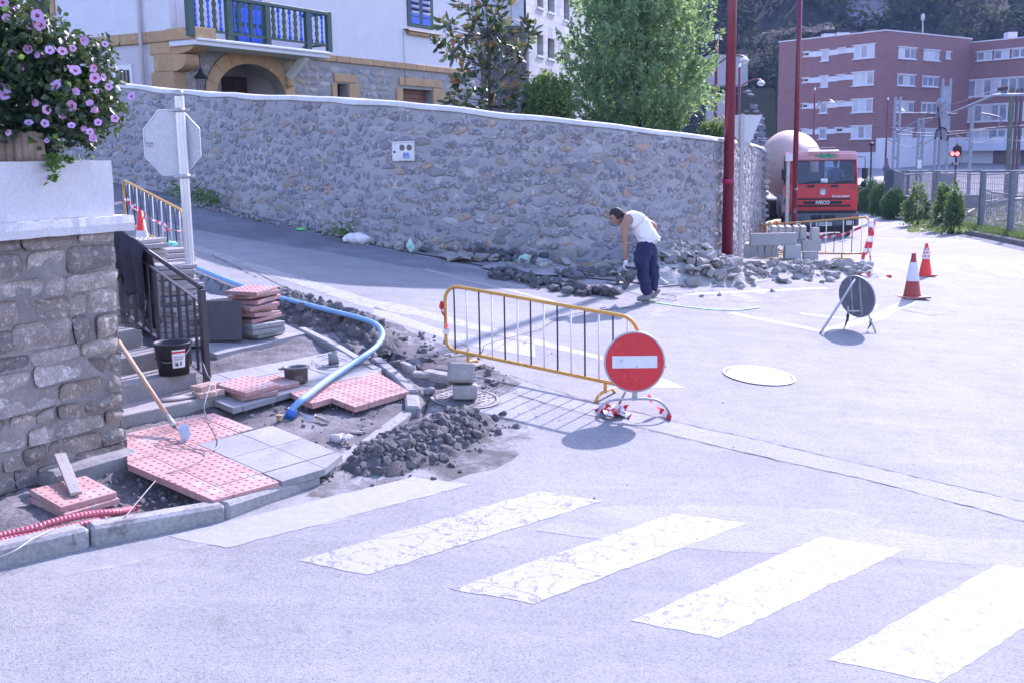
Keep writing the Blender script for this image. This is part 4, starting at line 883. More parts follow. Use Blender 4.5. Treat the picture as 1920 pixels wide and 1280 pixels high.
# trowel, glove, concrete offcuts
t0, t1 = G(560, 771, .09), G(586, 789, .05); TW = empty('trowel', t0, 'mason trowel dropped in the soil beside the blue pipe', 'trowel'); d = (t1 - t0).normalized(); sd = Vector((-d.y, d.x, .45)).normalized()
mb = MB(); mb.prism([t0, t1 - sd * .045 - d * .03, t1, t1 + sd * .045 - d * .03][::1], .004, dirn=d.cross(sd).normalized() * (-1)); mb.build('blade', STEEL, TW); h0, h1 = G(592, 780, .07), G(617, 790, .07); mb = MB(); mb.tube([t1 - d * .02, h0 + Z * .02, h0], .005, 6); mb.build('tang', STEEL, TW); mb = MB(); mb.tube([h0, h0.lerp(h1, .4), h1], [.013, .017, .014], 10); mb.build('handle', WOOD, TW)
GLV = mt('white_glove', (.62, .58, .6), (.5, .44, .46), 25, .9, wear=(.5, .3, .3), ws=14, wt=.64)
GV = empty('work_glove', G(632, 822, .07), 'crumpled white work glove in the soil inside the kerb', 'glove'); g0 = G(632, 822, .08)
mb = MB(); mb.tube([g0 + Vector((-.05, .03, 0)), g0, g0 + Vector((.04, -.01, .01))], [.03, .042, .036], 10); mb.build('palm', GLV, GV)
for k in range(4): a = -.9 + k * .42; mb = MB(); q = g0 + Vector((.05 + .0 * k, -.03 + .02 * k, .01)); dd_ = Vector((math.cos(a), math.sin(a), -.1)); mb.tube([q, q + dd_ * .04 + Z * .012, q + dd_ * (.075 if k else .06)], [.014, .013, .009], 7); mb.build('finger', GLV, GV)
mb = MB(); mb.tube([g0 + Vector((.0, .03, .01)), g0 + Vector((.03, .07, .02)), g0 + Vector((.06, .08, 0))], [.014, .013, .01], 7); mb.build('thumb', GLV, GV)
crumple('paper_scrap', G(668, 810, .06), .04, mt('scrap', (.55, .42, .4), (.4, .32, .3), 15, .9), 'small crumpled pinkish scrap beside the white glove', 'scrap', 5, (1.4, .6, .4))
BLK = mt('concrete_block', (.37, .34, .32), (.29, .27, .26), 6, .92, bump=.6, bs=45, wear=(.46, .44, .42), ws=5, wt=.6)
def block(c, d, rz, rx, ry, label, m=BLK, name='concrete_block', cat='block', b=.012): mb = MB(); R_ = (Matrix.Rotation(rz, 4, 'Z') @ Matrix.Rotation(rx, 4, 'X') @ Matrix.Rotation(ry, 4, 'Y')).to_3x3(); mb.box(c, d, R_, b); return mb.build(name, m, org=c, label=label, cat=cat)
q = G(872, 747, .015); block(q + Vector((.0, .02, .07)), (.23, .2, .13), .05, -.03, .02, 'lower grey concrete block on the manhole beside the barrier'); block(q + Vector((-.035, .06, .235)), (.25, .21, .19), .12, -.32, .08, 'upper tilted concrete block with pale top balanced on the lower one', b=.02)
for k, (px_, py_, dz_, d_, rz, lb_) in enumerate(((822, 706, .04, (.34, .13, .1), -.62, 'largest broken kerb piece in the trench by the manhole'), (792, 702, .04, (.2, .12, .06), -.1, 'flat kerb piece between the trench and the curved kerb'), (764, 690, .05, (.26, .07, .1), -1.0, 'wedge shaped kerb piece lying across the trench end'), (805, 732, .05, (.12, .06, .06), .9, 'small pale brick piece beside the short upright kerb block'), (893, 684, .03, (.1, .2, .025), -.9, 'thin offcut of stone by the foot of the barrier'))):
    block(G(px_, py_, dz_), d_, rz, .05, .04, lb_, SLABG if k == 3 else BLK, 'kerb_piece', 'stone piece')
# ---------------------------------------------------------------- steel barriers
YEL = mt('barrier_yellow', (.60, .34, .06), (.50, .26, .05), 5, .55, spec=.4, rv=.1, wear=(.22, .12, .07), ws=18, wt=.58); BARW = mt('bar_white', (.74, .72, .72), (.6, .58, .58), 20, .5, rv=0); BARB = mt('bar_black', (.02, .02, .03), None, 20, .4, rv=0)
def barrier(A, B, s0, s1, nb, label, hb=.16, ht=.84, group=None, feet=True, lean=0.0):
    e = empty('barrier', A, label, 'barrier', group); D = B - A; side = Vector((-D.y, D.x, 0)).normalized(); L = D.length
    def P(s, h): return A + D * s + Z * h + side * lean * h
    r = .17 / L; f = []; n = 5
    def arc(cs, ch, a0, a1, rs, rh): return [P(cs + rs * math.cos(a0 + (a1 - a0) * k / n), ch + rh * math.sin(a0 + (a1 - a0) * k / n)) for k in range(n + 1)]
    f += arc(s1 - r, ht - .17, 0, pi / 2, r, .17) + arc(s0 + r, ht - .17, pi / 2, pi, r, .17) + arc(s0 + r * .6, hb + .1, pi, 1.5 * pi, r * .6, .1) + arc(s1 - r * .6, hb + .1, 1.5 * pi, 2 * pi, r * .6, .1)
    mb = MB(); mb.tube(f, .0185, 10, closed=True); mb.build('frame', YEL, e)
    for k in range(nb):
        s = s0 + (s1 - s0) * (k + .75) / (nb + .5); a, b = P(s, hb), P(s, ht if r < s - s0 and r < s1 - s else ht - .03); mb = MB(); mb.cyl(a, b, .0085, n=6); mb.build('bar', BARB if k % 2 == 0 else BARW, e)
    if feet:
        for s in (0, 1):
            mb = MB(); mb.cyl(P(s, hb), P(s, .05), .017, n=8); q = P(s, .07); mb.tube([P(s, .0) + side * .24, P(s, .06) + side * .16, q, P(s, .06) - side * .16, P(s, .0) - side * .24], .015, 8); mb.build('foot', YEL, e)
    return e, P
FB, FP = barrier(G(878, 690), G(1135, 745), -.17, 1.22, 14, 'yellow framed barrier with black and white bars across the side street mouth')
up = lambda px, py, h=.84: G(px, py, h) - Z * h
BLa, BPl = barrier(up(243, 344), up(318, 383), -.2, 1.28, 14, 'yellow barrier on the steep pavement behind the stop sign post, tied with tape')
BR, BPr = barrier(G(1450, 487), G(1578, 491), -.25, 1.3, 14, 'yellow barrier beyond the kerb stones in front of the cement truck')
for k in range(3):
    a = G(1436 + k * 9, 482); barrier(a, a + Vector((.5 - k * .05, 1.3, gzf(a.x + .5, a.y + 1.3) - a.z)), -.1, 1.3, 10, ['first', 'second', 'third'][k] + ' of three barriers stored edge-on past the end of the stone wall', group='barriers stored past the wall end')
mb = MB(); q = FP(-.17, .66); mb.box(q - Vector((.05, 0, 0)), (.1, .01, .09), None); 
TAPER, TAPEW = mt('tape_red', (.68, .03, .06), None, 9, .4, rv=0), mt('tape_white', (.8, .78, .8), None, 9, .4, rv=0)
def tape(name, pts, w, label, n=8, seg=.12, tw=0.0, wd=None, group=None, seed=0):
    """twisted strip of red and white warning tape along points"""
    Q = spline(pts, n); vs_, fs, mi = [], [], []; L = 0; rr = random.Random(seed); ph_ = rr.uniform(0, 6)
    for i, p in enumerate(Q):
        t = (Q[min(i + 1, len(Q) - 1)] - Q[max(i - 1, 0)]).normalized(); a = t.cross(Z); a = a.normalized() if a.length > .05 else Vector((1, 0, 0)); b = t.cross(a); an = ph_ + tw * i; s = (a * math.cos(an) + b * math.sin(an)) * w / 2
        if i: L += (p - Q[i - 1]).length; mi.append(int(L / seg) % 2); fs.append((2 * i - 2, 2 * i - 1, 2 * i + 1, 2 * i))
        vs_ += [p - s, p + s]
    mb = MB(); mb.add(vs_, fs, True); mb.mi = mi; return mb.build(name, [TAPER, TAPEW], org=Q[0], label=label, cat='warning tape', group=group)
q = FP(-.175, .62); tape('warning_tape', [q + Vector((-.02, 0, .04)), q + Vector((-.03, -.03, -.04)), q + Vector((.0, -.03, -.14)), q + Vector((.02, -.02, -.24)), q + Vector((.0, -.03, -.3))], .07, 'scrap of warning tape hanging from the left end of the nearest barrier', tw=.12, seg=.3, seed=4)
a, b = BPl(-.2, .72), BPl(.6, .5); tape('warning_tape', [W(205, 385, a.y), W(232, 378, a.y), a + Vector((.03, -.03, -.2)), W(262, 396, a.y - .3)], .07, 'tape stretched from the planter to the far barrier', tw=.1)
tape('warning_tape', [BPl(0, .45) + Vector((0, -.05, 0)), BPl(.3, .47) + Vector((0, -.04, 0)), BPl(.6, .46) + Vector((0, -.05, 0)), BPl(.95, .5) + Vector((0, -.04, 0))], .05, 'tape woven through the bars of the far barrier', tw=.3, seed=8)
tape('warning_tape', [BPl(1.27, .55), BPl(1.1, .5) - Vector((0, .05, 0)), BPl(.9, .44) - Vector((.03, .08, 0))], .07, 'short tape end tied to the right side of the far barrier', tw=.12, seed=2)
tape('warning_tape', [BPr(.02, .8) + Vector((0, -.05, .1)), BPr(.1, .82) + Vector((0, -.04, 0)), BPr(.35, .65) - Vector((0, .05, 0)), BPr(.7, .5) - Vector((0, .05, 0)), BPr(1.0, .55) - Vector((0, .05, 0)), BPr(1.28, .7)], .05, 'tape sagging along the barrier in front of the truck', n=12, tw=.02, seg=.25, seed=5)
q = BPr(1.3, .66); tape('warning_tape', [q + Vector((.05, -.05, .12)), q, q + Vector((-.02, -.06, -.2)), q + Vector((-.1, -.06, -.5)), q + Vector((-.16, -.1, -.72)), q + Vector((-.3, -.25, -.84))], .065, 'bundle of tape hanging down from the right end of the barrier by the truck', tw=.05, seg=.11, seed=1)
tape('warning_tape', [q + Vector((.06, -.08, .1)), q + Vector((.03, -.08, -.2)), q + Vector((.0, -.1, -.5)), q + Vector((.06, -.12, -.8))], .06, 'second tape tail beside the hanging bundle', tw=.06, seg=.1, seed=3)
crumple('tape_knot', q + Vector((.01, -.06, .05)), .075, TAPEW, 'knotted ball of white tape on the barrier end by the truck', 'tape knot', 2, (.9, .7, 1)); crumple('tape_knot', q + Vector((.0, -.1, -.08)), .06, TAPER, 'knotted ball of red tape below the white knot', 'tape knot', 6, (.8, .8, 1.2))
tape('warning_tape', [G(1600, 508, .03), G(1620, 515, .06), G(1640, 517, .02), G(1672, 519, .02)], .06, 'tape lying on the road by the end of the rubble', tw=.25, seed=6)
hs = [G(1128 + 9 * i, 762 + (i * 7 % 5) * 3.5, .02 + .03 * (i % 3)) for i in range(6)]; tape('warning_tape', hs + [G(1140, 778, .03), G(1170, 772, .05), G(1120, 766, .03), G(1150, 760, .06), G(1182, 781, .02)], .07, 'heap of red and white tape behind the no entry sign stand', tw=.5, seg=.08, seed=7)
tape('warning_tape', [W(1216, 738, G(1225, 780).y), W(1224, 757, G(1225, 780).y - .02), G(1240, 770, .04), G(1258, 785, .02)], .06, 'tape strip hanging from the stand of the no entry sign', tw=.08, seg=.09, seed=9)
# ---------------------------------------------------------------- signs
REDS = mt('sign_red', (.60, .012, .02), (.50, .012, .02), 2, .4, spec=.5, rv=0, wear=(.6, .4, .4), ws=24, wt=.64); WHS = mt('sign_white', (.66, .66, .68), (.6, .6, .62), 7, .4, rv=0, wear=(.25, .23, .25), ws=18, wt=.62); GREYB = mt('sign_back', (.52, .53, .55), (.46, .47, .49), 3, .5, .2, rv=0, wear=(.4, .4, .42), ws=10, wt=.66)
f0, f1 = G(1119, 782), G(1258, 782); ym = (f0.y + f1.y) / 2; ctr = W(1190, 678, ym + .02); SG = empty('no_entry_sign', (f0 + f1) / 2, 'round red no entry sign with a white bar on a low tubular stand', 'road sign')
n_ = Vector((-.03, -1, .06)).normalized(); xr = Vector((1, -.03, 0)).normalized(); ur_ = n_.cross(xr) * -1; ur_ = xr.cross(-n_) ; Rz = Matrix((xr, ur_, n_)).transposed(); rad = 58 / (2050 / ym)
mb = MB(); mb.lathe([(rad, -.012), (rad + .004, -.002), (rad, .006), (rad - .012, .006)], ctr, 56, Rz, cap=False); mb.build('rim', GALV, SG); mb = MB(); mb.lathe([(rad - .006, -.008), (rad - .008, .0035), (0, .0035)], ctr, 56, Rz, smooth=False); mb.build('disc', REDS, SG)
mb = MB(); mb.box(ctr + n_ * .0055 - ur_ * .0 , (rad * 1.48, rad * .4, .003), Rz); mb.build('white_bar', WHS, SG)
tb = W(1190, 747, ym); mb = MB(); mb.tube([f0 + Z * .01, W(1130, 758, ym - .0), W(1148, 749, ym), W(1190, 747, ym), W(1230, 749, ym), W(1248, 760, ym), f1 + Z * .01][:1] + spline([f0 + Z * .01, W(1127, 764, ym), W(1146, 750, ym), W(1190, 747, ym), W(1230, 749, ym), W(1249, 763, ym), f1 + Z * .01], 6)[1:], .013, 10); mb.build('stand', GALV, SG)
mb = MB(); mb.box((W(1190, 741, ym + .01)), (.05, .012, .09), None, .002); mb.cyl(W(1172, 735, ym + .04), G(1163, 752), .011, n=8); mb.build('bracket', GALV, SG)
# sign seen from behind
l0, l1, l2 = G(1538, 626), G(1586, 610), G(1642, 625); ys_ = (l1.y + l2.y) / 2; c3 = W(1607, 556, ys_ + .02); SB_ = empty('temporary_sign', l1, 'round temporary road sign seen from its grey dirty back, alone in the road', 'road sign')
xr = (l2 - l1); xr.z = 0; xr.normalize(); nf = Vector((-xr.y, xr.x, .16)).normalized(); ub = nf.cross(xr); ub = ub if ub.z > 0 else -ub; Rb = Matrix((xr, ub, nf)).transposed(); rad2 = 41 / (2050 / ys_)
DIRT = mt('dirty_metal', (.32, .33, .36), (.22, .23, .27), 4, .6, .3, rv=0, wear=(.06, .06, .08), ws=10, wt=.6)
mb = MB(); mb.lathe([(rad2 - .01, -.012), (rad2, -.012), (rad2, .006), (0, .008)], c3, 48, Rb, smooth=False); mb.lathe([(rad2 - .01, -.012), (rad2 - .012, -.001), (0, -.001)], c3, 48, Rb, smooth=False); mb.build('disc', DIRT, SB_)
for dx in (-.07, .07): mb = MB(); mb.box(c3 + xr * dx - nf * .012, (.03, rad2 * 1.75, .02), Rb, .003); mb.build('rib', DIRT, SB_)
top_ = W(1604, 524, ys_ - .05); mb = MB(); mb.tube([top_ + Vector((.06, .1, -.01)), top_, l0 + Z * .01], .016, 10); mb.build('strut', GALV, SB_)
for l_, p_ in ((l1, W(1590, 588, ys_)), (l2, W(1628, 592, ys_))): mb = MB(); mb.tube([l_ + Z * .01, p_ + Z * .02, p_ + Z * .1], .013, 8); mb.build('leg', GALV, SB_)
for px_, py_ in ((1590, 592), (1633, 600)): mb = MB(); q = W(px_, py_, ys_ - .03); mb.tube([q + Z * .02, q, q + Vector((-.01, -.02, -.06)), q + Vector((-.05, -.03, -.12))], [.02, .022, .014, .005], 7); mb.build('black_tape', BLACK, SB_)
mb = MB(); mb.box(W(1609, 583, ys_), (.26, .016, .02), None); mb.build('crossbar', GALV, SB_)
# stop sign from behind
sb = G(366, 646); SS = empty('stop_sign', sb, 'octagonal sign seen from its pale grey back on a fluted aluminium post', 'road sign'); ALU = mt('aluminium', (.62, .62, .64), (.55, .55, .58), 5, .35, .5, rv=0, spec=.5)
tp_ = W(336, 181, sb.y + .0); ax = (tp_ - sb); lean_ = Vector((ax.x * .25, 0, ax.z)); pt = sb + Vector((W(336, 181, sb.y).x - sb.x, 0, tp_.z - sb.z)); pr = .048
mb = MB(); n = 24; vs_ = []; fs = []
for i, q in enumerate((sb - Z * .05, pt)):
    for k in range(n): a = 2 * pi * k / n; r = pr * (1 if k % 3 else .84); vs_.append(q + Vector((r * math.cos(a), r * math.sin(a), 0)))
for k in range(n): fs.append((k, (k + 1) % n, n + (k + 1) % n, n + k))
mb.add(vs_, fs + [list(range(n, 2 * n))]); mb.build('post', ALU, SS); o8 = W(323, 268, sb.y + .06); ro = 52 / (2050 / sb.y) / math.cos(pi / 8)
P8 = [o8 + Vector((ro * math.cos(pi / 8 + k * pi / 4), .25 * 0 * 1, ro * 1.14 * math.sin(pi / 8 + k * pi / 4))) for k in range(8)]; mb = MB(); mb.prism(P8, .012, dirn=Vector((0, -1, 0))); mb.build('plate', GREYB, SS)
mb = MB(); mb.tube([p + Vector((0, -.002, 0)) for p in P8], .007, 6, closed=True, smooth=False); mb.build('edge', ALU, SS)
for py_ in (207, 331): q = W(336 if py_ < 300 else 346, py_, sb.y); mb = MB(); mb.lathe([(pr + .003, -.02), (pr + .012, -.02), (pr + .012, .02), (pr + .003, .02)], q, 20, cap=False); mb.box(q + Vector((-.08, .01, 0)), (.07, .02, .03), None, .003); mb.box(q + Vector((.075, .01, 0)), (.05, .02, .03), None, .003); mb.build('clamp', GALV, SS)
mb = MB(); q = W(280, 269, sb.y + .045); mb.box(q, (.07, .002, .016), None); mb.build('sticker', mt('sticker_ink', (.12, .12, .15), (.5, .5, .5), 60, .6), SS); mb = MB(); mb.box(q - Z * .03, (.06, .002, .012), None); mb.build('sticker', mt('sticker_grey', (.4, .4, .42), None, 60, .6), SS)
mb = MB(); mb.lathe([(pr - .005, 0), (pr - .006, .06), (0, .062)], pt, 12); mb.build('cap', GALV, SS)
# give way sign from behind
yb = G(1387, 489); YS = empty('give_way_sign', yb, 'give way sign seen from behind on a grey post beside the thick red mast', 'road sign'); ytop = W(1392, 214, yb.y)
mb = MB(); mb.box((yb + ytop) / 2, (.072, .04, (ytop - yb).length), None, .004); mb.build('post', GALV, YS); yy = yb.y + .04
T3 = [W(1352, 216, yy - .06), W(1430, 216, yy + .12), W(1398, 289, yy)]; mb = MB(); mb.prism(T3, .015, dirn=Vector((.2, -1, 0)).normalized()); mb.build('plate', GREYB, YS); mb = MB(); mb.tube([p + Vector((0, .006, 0)) for p in T3], .011, 6, closed=True, smooth=False); mb.build('red_edge', mt('edge_red', (.35, .03, .05), None, 9, .5), YS); mb = MB(); mb.box(W(1392, 270, yy - .02), (.3, .02, .03), None); mb.build('crosspiece', GALV, YS)
# small white sign and post before the truck
q = G(1474, 458); SW = empty('small_sign', q, 'small pale square sign on a grey post in front of the truck cab', 'road sign'); tq = W(1478, 300, q.y); mb = MB(); mb.box((q + tq) / 2, (.1, .06, (tq - q).length), None, .004); mb.build('post', GALV, SW); mb = MB(); mb.box(W(1479, 296, q.y - .04), (.2, .12, .21), None, .01); mb.build('sign_box', WHS, SW)
# ---------------------------------------------------------------- red masts
MAST = mt('mast_red', (.16, .01, .024), (.13, .009, .022), 3, .35, spec=.5, rv=0, wear=(.3, .05, .06), ws=8, wt=.64)
def mast(px, py, topx, r0, r1, h, label, marks):
    b = G(px, py); e = empty('lighting_mast', b, label, 'mast'); t = b + Z * h; lean = W(topx, 0, b.y); k = (lean.x - b.x) / (lean.z - b.z); t.x += k * h
    mb = MB(); mb.cyl(b, t, r0, r1, 20); mb.build('shaft', MAST, e); mb = MB(); mb.lathe([(r0 + .035, -.02), (r0 + .03, .09), (r0 + .008, .1), (r0 + .008, .13)], b, 24, cap=False); mb.build('base_collar', BLK, e)
    for pz, s_ in marks:
        q = W(px + 2, pz, b.y); mb = MB(); rr = random.Random(pz); rz_ = r0 + (r1 - r0) * (q.z - b.z) / h + .003
        for j in range(3):
            a = -pi / 2 + rr.uniform(-.7, .7); z_ = q.z + rr.uniform(-.04, .04) * s_; cx_ = b.x + k * (z_ - b.z); L = [Vector((cx_ + rz_ * math.cos(a + d_ * .25), b.y + rz_ * math.sin(a + d_ * .25), z_ + rr.uniform(-.03, .03) * s_)) for d_ in range(4)]; mb.tube(L, .004 * s_, 4)
        mb.build('scrawl', TAPEW if s_ < 1.6 else mt('pink_band', (.4, .03, .12), None, 9, .5), e)
    return e
mast(1363, 490, 1373, .104, .066, 9.5, 'thick red mast with a pale base collar beside the stone wall', [])
b = G(1363, 490); q = W(1365, 340, b.y); mb = MB(); mb.lathe([(.103, -.045), (.104, -.045), (.104, .045), (.101, .045)], q, 20, cap=False); mb.build('pink_band', mt('pink_tape', (.42, .02, .11), None, 9, .4), bpy.data.objects['lighting_mast'])
mast(1487, 464, 1500, .078, .055, 9.5, 'thinner looking red mast with graffiti in front of the truck cab', [(345, 2), (352, 1.5), (370, 2), (395, 1.2)])
# ---------------------------------------------------------------- cones
CONO = mt('cone_orange', (.80, .05, .03), (.7, .045, .03), 6, .5, rv=0, spec=.4); COND = mt('cone_dull', (.38, .06, .045), (.3, .05, .04), 6, .6, rv=0, wear=(.2, .06, .05), ws=9, wt=.6); CONW = mt('cone_white', (.66, .64, .66), (.52, .5, .52), 9, .6, rv=0, wear=(.4, .38, .38), ws=14, wt=.6)
def cone(c, h, m, mbase, z0_, z1_, label, rz=.3, base=.36, checks=False, topw=0.0):
    e = empty('traffic_cone', c, label, 'cone'); rb, rt = h * .19, h * .045; R_ = Matrix.Rotation(rz, 3, 'Z'); rad_ = lambda z: rb + (rt - rb) * z
    mb = MB(); mb.box(c + Z * .014, (base, base, .028), R_, .006); mb.build('base', mbase, e)
    mb = MB(); mb.lathe([(rad_(0) + .01, .028), (rad_(.02), .045), (rad_(1), h), (rad_(1) - .008, h), (0, h - .02)], c, 28); mb.build('body', m, e)
    mb = MB(); mb.lathe([(rad_(z0_) + .007, h * z0_), (rad_(z1_) + .004, h * z1_)], c, 28, cap=False); sl_ = mb.build('reflective_sleeve', CONW, e)
    if checks:
        for a in range(14):
            for j in range(3):
                if (a + j) % 2: z_ = h * (z0_ + (z1_ - z0_) * (j + .5) / 3); an = 2 * pi * a / 14; r_ = rad_(z_ / h) + .004; mb = MB(); mb.box(c + Vector((r_ * math.cos(an), r_ * math.sin(an), z_)), (.003, 2 * pi * r_ / 15, h * (z1_ - z0_) / 3.2), Matrix.Rotation(an, 3, 'Z')); mb.build('check', m, e)
    return e
c1 = G(1710, 558); cone(c1, 84 / (2050 / c1.y), COND, mt('cone_base', (.45, .2, .18), (.38, .15, .13), 9, .7), .38, .8, 'dull red traffic cone with one broad white band, nearest on the right', .15, .42)
c1 = G(1735, 517); cone(c1, 61 / (2050 / c1.y), CONO, CONO, .52, .86, 'bright orange cone with a checked band standing behind the dull one', .1, .3, True)
c1 = up(263, 395, .7); cone(c1, .7, CONO, CONO, .06, .58, 'orange and white cone on the steep pavement in front of the far barrier', .4)
# ---------------------------------------------------------------- kerb stones stacked on a pallet
KBM = mt('new_concrete', (.40, .40, .39), (.34, .34, .34), 3, .85, bump=.3, bs=70, rv=.12)
bK = G(1450, 488); YK = bK.y
def kprof(w, h): return [(-w / 2, 0), (w / 2, 0), (w / 2, h * .45), (w * .3, h * .93), (w * .24, h), (-w / 2 + .01, h)]
def kst(px, py, Yd, w, h, L, ang, name='kerb_stone', flip=False, label='', group=None):
    """precast kerb stone: end face at the pixel, body running along the direction ang"""
    c = W(px, py, Yd); d = Vector((math.cos(ang), math.sin(ang), 0)); s = Vector((-d.y, d.x, 0)) * (1 if not flip else -1); P = [c + s * x + Z * z for x, z in kprof(w, h)]; vs_ = P + [p + d * L for p in P]; n = len(P)
    mb = MB(); mb.hull(vs_, [list(range(n)), list(range(n, 2 * n))] + [(i, (i + 1) % n, n + (i + 1) % n, n + i) for i in range(n)]); return mb.build(name, KBM, org=c, label=label, cat='kerb stone', group=group)
sK = 2050 / YK; grp = 'new kerb stones stacked by the wall end'
L1 = 'kerb stone lying end-on in the bottom row of the pallet, its end facing the camera'
for k in range(5): kst(1400 + k * 13.2, 482, YK - .05, .125, .26, .5, 1.35, label=['leftmost', 'second', 'third', 'fourth', 'fifth'][k] + ' stone end from the left in the bottom row on the pallet', group=grp)
kst(1470, 485, YK - .14, .13, .265, .33, .12, label='kerb stone closing the bottom row, its long side facing the road', group=grp)
kst(1406, 461, YK - .02, .13, .245, .93, .02, label='single long kerb stone laid across the bottom row', group=grp)
for k in range(3): kst(1452 + k * 13.5, 449, YK + .45, .128, .25, .6, 1.4, label=['left', 'middle', 'right'][k] + ' stone of the left trio in the top row, end facing the camera', group=grp)
for k in range(2): kst(1493 + k * 13.5, 449, YK + .45, .128, .25, .6, 1.4, label=['left', 'right'][k] + ' stone of the middle pair in the top row of the kerb stack', group=grp)
kst(1520, 450, YK + .42, .13, .25, .16, .2, label='rightmost kerb stone of the top row', group=grp)
kst(1503, 471, YK + .4, .14, .225, .38, .03, label='upper right kerb stone under the top row, side facing the camera', group=grp); kst(1505, 493, YK + .38, .14, .22, .3, .03, label='kerb stone on the ground at the right foot of the pallet', group=grp)
PW = mt('pallet_wood', (.36, .26, .17), (.28, .2, .13), 7, .85, bump=.4); PAL = empty('pallet', bK, 'low wooden pallet under the stacked kerb stones', 'pallet')
for a, b, yd in ((1398, 1488, -.1), (1489, 1506, .1)): p, q = W(a, 488, YK + yd), W(b, 492, YK + yd); mb = MB(); mb.box((p + q) / 2 - Z * .0, ((q - p).length, .1, .1), None, .004); mb.build('bearer', PW, PAL)
# ---------------------------------------------------------------- rubble and broken asphalt along the wall
def moundmesh(parent, L, rad, ht, m, seed, step=.07, name='loose_rubble'):
    xs_ = [p[0] for p in L]; ys_ = [p[1] for p in L]; X, Y, F_ = grid(np.arange(min(xs_) - rad * 1.4, max(xs_) + rad * 1.4, step), np.arange(min(ys_) - rad * 1.4, max(ys_) + rad * 1.4, step))
    d = dpoly(X, Y, L) / rad; n1 = vnoise(X, Y, 1.9, 3, seed); h = ht * np.clip(1 - d ** 1.3 - (n1 - .5) * .6, -1, 1) + (vnoise(X, Y, 9, 2, seed) - .5) * .05
    keep = h.ravel()[F_].max(1) > 0; npmesh(name, np.stack([X, Y, gz(X, Y) + np.maximum(h, -.03)], -1).reshape(-1, 3), F_[keep], m, parent, kind='stuff')
    return lambda x, y: max(0.0, float(np.interp(0, [0], [0])) + ht * min(1, max(-1, 1 - (float(dpoly(np.array([x]), np.array([y]), L)[0]) / rad) ** 1.3)))
RP = empty('rubble_pile', G(1290, 520), 'pile of pale broken concrete and stone heaped behind the bending worker', 'rubble pile')
Lr = [tuple(G(1255, 515)[:2]), tuple(G(1310, 516)[:2])]; hf = moundmesh(RP, Lr, .95, .42, RUBBLE, 4)
pts = []
for _ in range(520):
    t = random.random(); q = (Lr[0][0] + (Lr[1][0] - Lr[0][0]) * t, Lr[0][1] + (Lr[1][1] - Lr[0][1]) * t); a = random.uniform(0, 2 * pi); w = abs(random.gauss(0, .6)); x, y = q[0] + w * math.cos(a), q[1] + w * math.sin(a); r = .04 + .1 * random.random() ** 2.4
    pts.append((x, y, gzf(x, y) + hf(x, y) + r * .25, r))
scatter(pts[:300], RP, RUBBLE, 'broken_stone', CH, 200, .9); scatter([(x, y, z + .04, r * 1.15) for x, y, z, r in pts[300:420]], RP, RUBBLE, 'broken_slab', CHF, 120, .7); scatter(pts[420:], RP, RUBBLE, 'broken_stone', CH, 60, 1.2)
RT = empty('rubble_spread', G(1480, 515), 'low spread of broken concrete running from the pile to the road edge', 'rubble'); Lr = [tuple(G(x, y)[:2]) for x, y in ((1340, 512), (1440, 512), (1540, 512), (1620, 512))]; hf2 = moundmesh(RT, Lr, .5, .13, RUBBLE, 9)
pts = []
for _ in range(480):
    a = random.random() ** 1.15 * 2.99; i = int(a); f = a - i; x = Lr[i][0] + (Lr[i + 1][0] - Lr[i][0]) * f + random.gauss(0, .1); y = Lr[i][1] + (Lr[i + 1][1] - Lr[i][1]) * f + random.gauss(0, .34); r = .03 + .085 * random.random() ** 2; pts.append((x, y, gzf(x, y) + hf2(x, y) + r * .3, r))
scatter(pts[:330], RT, RUBBLE, 'broken_stone', CH, 170, 1); scatter(pts[330:], RT, RUBBLE, 'broken_slab', CHF, 130, .5)
c = G(1608, 503, .0); block(c + Z * .06, (.55, .16, .12), -.25, 0, 0, 'straight concrete kerb piece at the road end of the rubble', KBM, 'kerb_piece', 'stone piece')
TC_ = empty('broken_asphalt', G(900, 500), 'ragged row of dark broken asphalt lumps between the wall and the side street', 'asphalt rubble')
def line_sc(L, n, cl, sd, hz=0.0):
    P = g2(L); out = []; D = [math.dist(P[i], P[i + 1]) for i in range(len(P) - 1)]
    for _ in range(n):
        t = random.random() * sum(D); i = 0
        while t > D[i] and i < len(D) - 1: t -= D[i]; i += 1
        f = t / D[i]; x = P[i][0] + (P[i + 1][0] - P[i][0]) * f + random.gauss(0, sd); y = P[i][1] + (P[i + 1][1] - P[i][1]) * f + random.gauss(0, sd); r = cl[0] + (cl[1] - cl[0]) * random.random() ** 2.2; out.append((x, y, gzf(x, y) + r * .35 + random.random() * hz, r))
    return out
scatter(line_sc([(930, 512), (1000, 530), (1060, 545), (1120, 553)], 210, (.025, .12), .13, .04), TC_, TARCHUNK, 'asphalt_lump', CH, 130, 1.2)
scatter(line_sc([(1125, 550), (1150, 556)], 14, (.04, .12), .05, .05), TC_, TARCHUNK, 'asphalt_lump', CH, 14, 1.2)
scatter(line_sc([(1060, 520), (1120, 515), (1150, 516)], 90, (.03, .09), .16, .04), TC_, CLOD, 'asphalt_lump', CH, 60, 1.2)
scatter(line_sc([(800, 462), (870, 474), (930, 484), (990, 500)], 130, (.04, .15), .22, .12), TC_, TARCHUNK, 'asphalt_lump', CH, 80, 1.2)
scatter(line_sc([(835, 463), (865, 466)], 14, (.16, .3), .08, .1), TC_, TARCHUNK, 'asphalt_lump', CH, 14, 1.2); scatter(line_sc([(850, 488), (920, 492), (960, 484)], 40, (.08, .22), .12, .08), TC_, RUBBLE, 'broken_slab', CHF, 30, .4)
WR = empty('wall_foot_rubble', G(700, 462), 'line of stones and dirt along the foot of the long wall', 'rubble')
